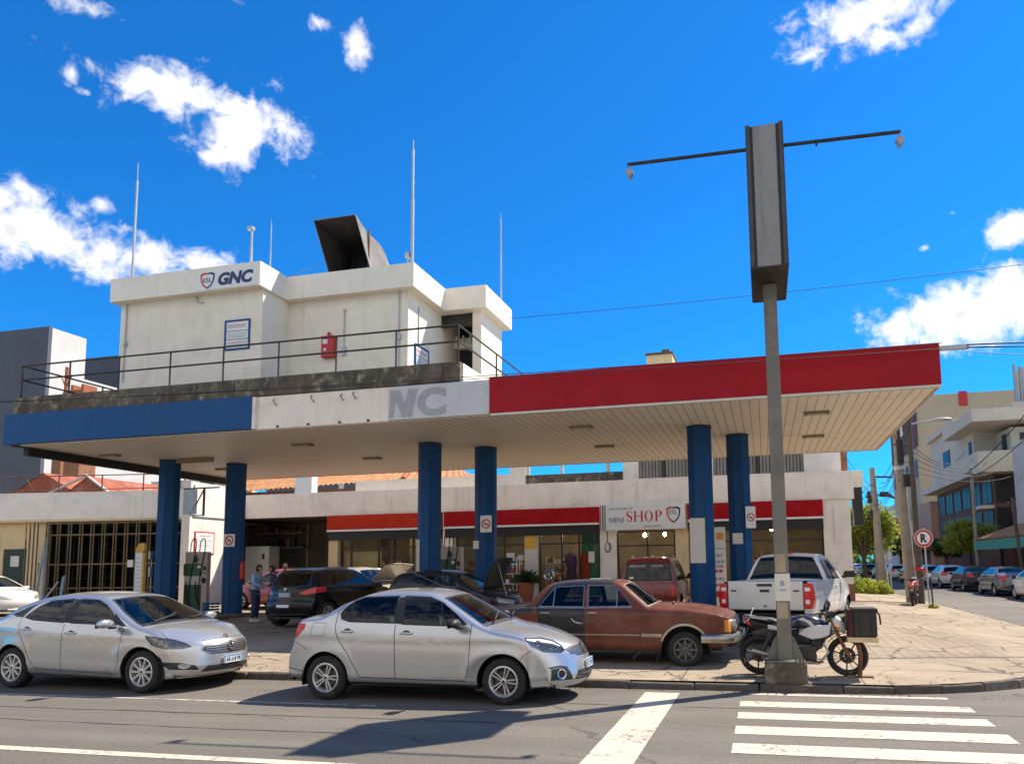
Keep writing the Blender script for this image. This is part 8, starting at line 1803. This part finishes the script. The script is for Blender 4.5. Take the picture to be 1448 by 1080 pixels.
# overhead cables
def cable(label, a, b, sag, r=.014, mat='black', group='overhead cables'):
    a, b = Vector(a), Vector(b); pts = [a.lerp(b, k/24)+Vector((0, 0, -sag*4*(k/24)*(1-k/24))) for k in range(25)]
    tag(MB().tube(pts, r, 5).build('overhead_cable', mat, smooth=60), label, 'cable', group)
cable('single thin wire crossing the open sky from the roof house to the right', (-8.5, 24, 10.5), (30, 24.5, 12.2), .5, .010)
cable('upper service cable running from the canopy end to the right', (4.3, 16.65, 6.34), (26, 22, 8.0), .25, .02); cable('lower service cable running from the canopy end to the right', (4.3, 16.65, 6.28), (26, 22, 7.6), .3, .016)
cable('slack cable looping low right of the canopy end', (4.3, 16.7, 6.2), (26, 22, 6.2), .4, .008)
for k, (z, y) in enumerate(((6.62, 15.7), (6.5, 15.9))): cable('cable strung along the front edge of the canopy', (-34, 15.2, 6.95+.1*k), (3.75, 16.4, z-.27), .25, .009)
for k in range(7): cable('cable strung between the transformer pole and the concrete pole', (5.4+.1*k, 40.3, 4.4+.28*k), (5.2+.05*k, 30.8, 5.0+.35*k), .35+.1*(k % 3), .014)
for k in range(5): cable('cable running from the concrete pole to the house across the street', (5.35, 30.8, 5.4+.35*k), (15.8, 52+3*k, 7.2+.8*k), .5+.15*k, .013)
for k in range(4): cable('cable running from the shop roof to the transformer pole', (2.9, 32, 6.2+.3*k), (5.5, 40.3, 4.6+.35*k), .3, .011)
for k in range(4): cable('cable running on down the street from the transformer pole', (5.5, 40.3, 4.8+.35*k), (5.6, 95, 7+.4*k), 1.2, .016)
cable('thick black cable swooping down at the right picture edge', (15.8, 48, 11.0), (13.4, 54, 7.6), .3, .03); cable('second thick black cable below it at the right picture edge', (15.9, 47, 9.8), (13.4, 54, 7.2), .4, .025)
# far pavement and buildings
mb = MB(); mb.box(12.95, 16, 25, 200, -.1, .13); tag(mb.build('far_pavement', 'pavement'), kind='structure')
pmat('modern_render', (.52, .46, .38), .85, var=.1, vscale=.7, streak=(.25, .22, .2, 1), streak_amt=.4, bump=.1); pmat('brown_brick', (.12, .06, .045), .85, var=.25, vscale=1.5); pmat('beige_block', (.46, .37, .25), .85, var=.06, vscale=.4, streak=(.33, .26, .17, 1), streak_amt=.3); pmat('building_glass', (.022, .024, .027), .35, spec=.15, var=.3, vscale=.8); pmat('white_rough', (.52, .48, .44), .9, var=.15, vscale=1.2, dirt=(.3, .26, .22, 1), dirt_amt=.5, dscale=.8, bump=.6, bscale=5)
bd = thing('balcony_building', 'grey modern building with a long balcony, brown glass floors and overhanging roof', 'building')
X0 = 16.0
MB().box(X0+.6, 26, 58.6, 77, 0, 3.4).box(X0+.35, 26, 58.9, 77, 3.4, 8.0).build('wall', 'brown_brick', bd)
MB().box(X0, 26, 62, 77, 8.6, 13.0).box(X0+1.6, 26, 58.6, 62, 8.6, 11.3).build('upper_wall', 'modern_render', bd)
MB().box(X0-1.0, 26, 57.4, 77.3, 8.0, 8.55).box(X0-1.0, X0-.85, 57.4, 68, 8.55, 9.5).box(X0-.85, 21, 57.4, 57.55, 8.55, 9.5).build('balcony', 'modern_render', bd)
MB().box(X0-1.3, 26, 57.0, 66, 11.6, 12.5).box(X0-.4, 26, 66, 77.5, 13.0, 13.5).build('roof_slab', 'modern_render', bd)
for y0, y1, z0_, z1_ in ((69.5, 72, 9.4, 11.4), (62.6, 63.4, 8.7, 11)):
    f = MB().box(X0-.04, X0+.0, y0, y1, z0_, z1_).build('window_frame', 'window_frame', bd); MB().box(X0-.06, X0-.045, y0+.1, y1-.1, z0_+.1, z1_-.1).build('pane', 'building_glass', f)
for k in range(6):
    y0 = 59.3+k*2.9
    for z0_, z1_ in ((3.7, 5.4), (5.9, 7.7)):
        f = MB().box(X0+.3, X0+.345, y0, y0+2.3, z0_, z1_).build('window_frame', 'window_frame', bd); MB().box(X0+.28, X0+.295, y0+.08, y0+1.1, z0_+.08, z1_-.08).box(X0+.28, X0+.295, y0+1.2, y0+2.2, z0_+.08, z1_-.08).build('pane', 'building_glass', f)
for z0_, z1_ in ((.6, 3.3), (3.7, 5.6), (5.9, 7.9)):
    f = MB().box(X0+.4, 20.5, 58.84, 58.89, z0_, z1_).build('window_frame', 'window_frame', bd); MB().box(X0+.5, 18.2, 58.82, 58.835, z0_+.1, z1_-.1).box(18.3, 20.4, 58.82, 58.835, z0_+.1, z1_-.1).build('pane', 'building_glass', f)
MB().box(X0+1.55, X0+1.595, 59.5, 60.5, 8.7, 11).box(18.2, 19, 58.55, 58.59, 8.7, 10.9).build('balcony_door', 'window_frame', bd)
MB().box(X0-.2, X0+.35, 64, 70, 3.3, 3.6).box(X0-.6, X0+.35, 59, 61, 5.5, 5.75).build('canopy_ledge', 'modern_render', bd)
wb = thing('white_corner_house', 'rough white wall of a nearer house at the right picture edge', 'building'); MB().box(X0+.3, 30, 30, 54.2, 0, 9.2).build('wall', 'white_rough', wb); MB().box(X0+.25, 30, 29.8, 54.3, 9.2, 9.4).build('coping', 'off_white', wb)
for y in (33, 38, 43, 48): f = MB().box(X0+.26, X0+.295, y, y+1.4, 4.6, 6.4).build('window_frame', 'window_frame', wb); MB().box(X0+.24, X0+.255, y+.1, y+1.3, 4.7, 6.3).build('pane', 'building_glass', f)
aw = thing('terracotta_awning', 'sloping terracotta shop awning with a green valance over the far pavement', 'awning'); mb = MB(); mb.add([(13.6, 44, 3.1), (13.6, 54.5, 3.1), (X0+.25, 54.5, 4.0), (X0+.25, 44, 4.0)], [(0, 1, 2, 3)]); o = mb.build('roof', 'orange_tile', aw, fixn=False); o.modifiers.new('thick', 'SOLIDIFY').thickness = .1; MB().box(13.6, 13.64, 44, 54.5, 2.45, 3.05).build('valance', 'green_valance' if 'green_valance' in MATS else pmat('green_valance', (.07, .3, .22), .8, var=.1), aw)
mb = MB(); [mb.tube([(13.7, y, .1), (13.7, y, 3.1)], .05, 6) for y in (44.2, 49, 54.2)]; mb.build('awning_post', 'dark_steel', aw); MB().box(X0-.1, X0+.29, 44, 54, .1, 3.9).build('shop_front', 'brown_brick', aw)
bb = thing('beige_block', 'big plain beige apartment block with a dark red roof corner behind the balcony building', 'building'); MB().box(X0+1.8, 34, 92, 110, 0, 21.0).build('wall', 'beige_block', bb); MB().box(X0+1.79, X0+1.85, 91.9, 110, 15, 21.2).build('corner_strip', 'brown_brick', bb); MB().box(22.5, 23.4, 91.85, 91.99, 19.5, 21.2).build('red_corner', 'red_paint', bb)
for k in range(6): f = MB().box(X0+1.74, X0+1.785, 93+k*2.8, 94.6+k*2.8, 11.5, 13.5).build('window_frame', 'window_frame', bb); MB().box(X0+1.72, X0+1.735, 93.1+k*2.8, 94.5+k*2.8, 11.6, 13.4).build('pane', 'building_glass', f)
rb = thing('round_topped_house', 'pale house with a rounded roof terrace above the balcony building at the right edge', 'building'); MB().box(19.2, 34, 63, 76, 9, 14.0).build('wall', 'modern_render', rb); MB().lathe([(0, 0), (3.2, 0), (3.2, 2.6), (3.3, 2.65), (3.3, 2.9), (0, 2.9)], 32, Matrix.Translation((23.6, 65, 14.0))).build('round_room', 'modern_render', rb, smooth=40); MB().tube([(19.6, 63.2, 14), (19.6, 63.2, 17)], .12, 6).tube([(20.0, 63.2, 14), (20.0, 63.2, 16.8)], .12, 6).build('flue', 'grey_metal', rb)
f1 = thing('street_shop', 'low pinkish shop across the street under the small trees', 'building'); pmat('pink_render', (.42, .26, .2), .85, var=.1); MB().box(X0-.2, 26, 77.6, 91, 0, 7.5).build('wall', 'pink_render', f1); MB().box(X0-.25, X0-.21, 79, 90, .4, 2.8).build('shop_window', 'window_frame', f1); MB().box(X0-1.2, X0-.26, 78, 90.5, 2.9, 3.1).build('awning', 'orange_awning', f1)
f2 = thing('far_white_house', 'far white house with balconies at the end of the street', 'building'); MB().box(X0+5, 38, 111, 150, 0, 11).build('wall', 'pale_wall', f2)
for k in range(5): f = MB().box(X0+4.95, X0+4.99, 113+k*7, 117+k*7, 6, 9).build('window_frame', 'window_frame', f2); MB().box(X0+4.93, X0+4.945, 113.2+k*7, 116.8+k*7, 6.2, 8.8).build('pane', 'building_glass', f)
f3 = thing('far_terrace', 'far grey terrace on the left side of the street behind the trees', 'building'); MB().box(-6, 4.2, 60, 120, 0, 6).build('wall', 'modern_render', f3); MB().box(4.21, 4.26, 62, 118, 3, 4.6).box(4.21, 4.26, 62, 118, .5, 2.4).build('window_band', 'window_frame', f3)
f4 = thing('far_block', 'hazy grey block closing the far end of the street', 'building'); MB().box(2, 13, 190, 205, 0, 14).build('wall', 'modern_render', f4); MB().box(3, 12, 189.9, 189.99, 9, 10.5).box(3, 12, 189.9, 189.99, 5, 6.5).build('window_band', 'window_frame', f4)
MB_ = MB(); r = random.Random(77)
for k in range(2600):
    x = r.uniform(-60, 80); y = r.uniform(212, 226); z = abs(r.gauss(0, 1))*3.2+.2; s = r.uniform(.5, 1.3); u = Vector((r.gauss(0, 1), r.gauss(0, 1), r.gauss(0, 1))).normalized()*s; w = u.cross(Vector((r.random(), r.random(), 1))).normalized()*s*.6; p = Vector((x, y, z)); MB_.add([p-u, p+w, p+u, p-w], [(0, 1, 2, 3)])
tag(MB_.build('treeline', 'leaf_deep', fixn=False), 'far wooded skyline at the end of the street', kind='stuff')
fg = thing('hanging_flag', 'red and white flag hanging over the far pavement beyond the sign', 'flag', (13.2, 72, 0)); MB().tube([(0, 0, .1), (0, 0, 5.9)], .05, 6).build('pole', 'galvanised', fg)
mb = MB(); vs = [(x*1.9/8-1.9, .12*math.sin(x*1.3+z), 4.4+z*1.3/5-.35*(x/8)) for x in range(9) for z in range(6)]; mb.add(vs, [(x*6+z, x*6+z+1, x*6+z+7, x*6+z+6) for x in range(8) for z in range(5)]); mb.mi = [1 if i//5 > 3 else 0 for i in range(40)]; mb.build('cloth', ['red_paint', 'white_plastic'], fg, smooth=60, fixn=False)
# ---------------------------------------------------------------- sunlit houses across the road, behind the viewpoint (seen mirrored in the cars)
r = random.Random(21); x = -52
for k, (w, h, col) in enumerate(((17, 8.5, 'cream_paint'), (14, 11, 'pale_wall'), (19, 7.5, 'house_render'), (13, 10, 'cream_paint'), (18, 8, 'pale_wall'), (16, 12, 'house_render'))):
    t = thing('opposite_house', ('sunlit cream two storey house', 'sunlit white three storey house', 'long low rendered house', 'tall cream house', 'wide white house', 'tall rendered corner house')[k]+' across the road, mirrored in the silver cars', 'house', (x, -15, 0)); MB().box(0, w-.4, -9, 0, 0, h).build('wall', col, t)
    for q in range(int(w/3.2)):
        for z in range(int(h/3.4)): f = MB().box(.8+q*3.2, 2.2+q*3.2, .005, .03, 1+z*3.2, 2.7+z*3.2).build('window_frame', 'window_frame', t); MB().box(.9+q*3.2, 2.1+q*3.2, .031, .04, 1.1+z*3.2, 2.6+z*3.2).build('pane', 'building_glass', f)
    x += w
mb = MB(); mb.box(-90, 90, -15, -3.2, -.1, .13); tag(mb.build('opposite_pavement', 'pavement'), kind='structure')
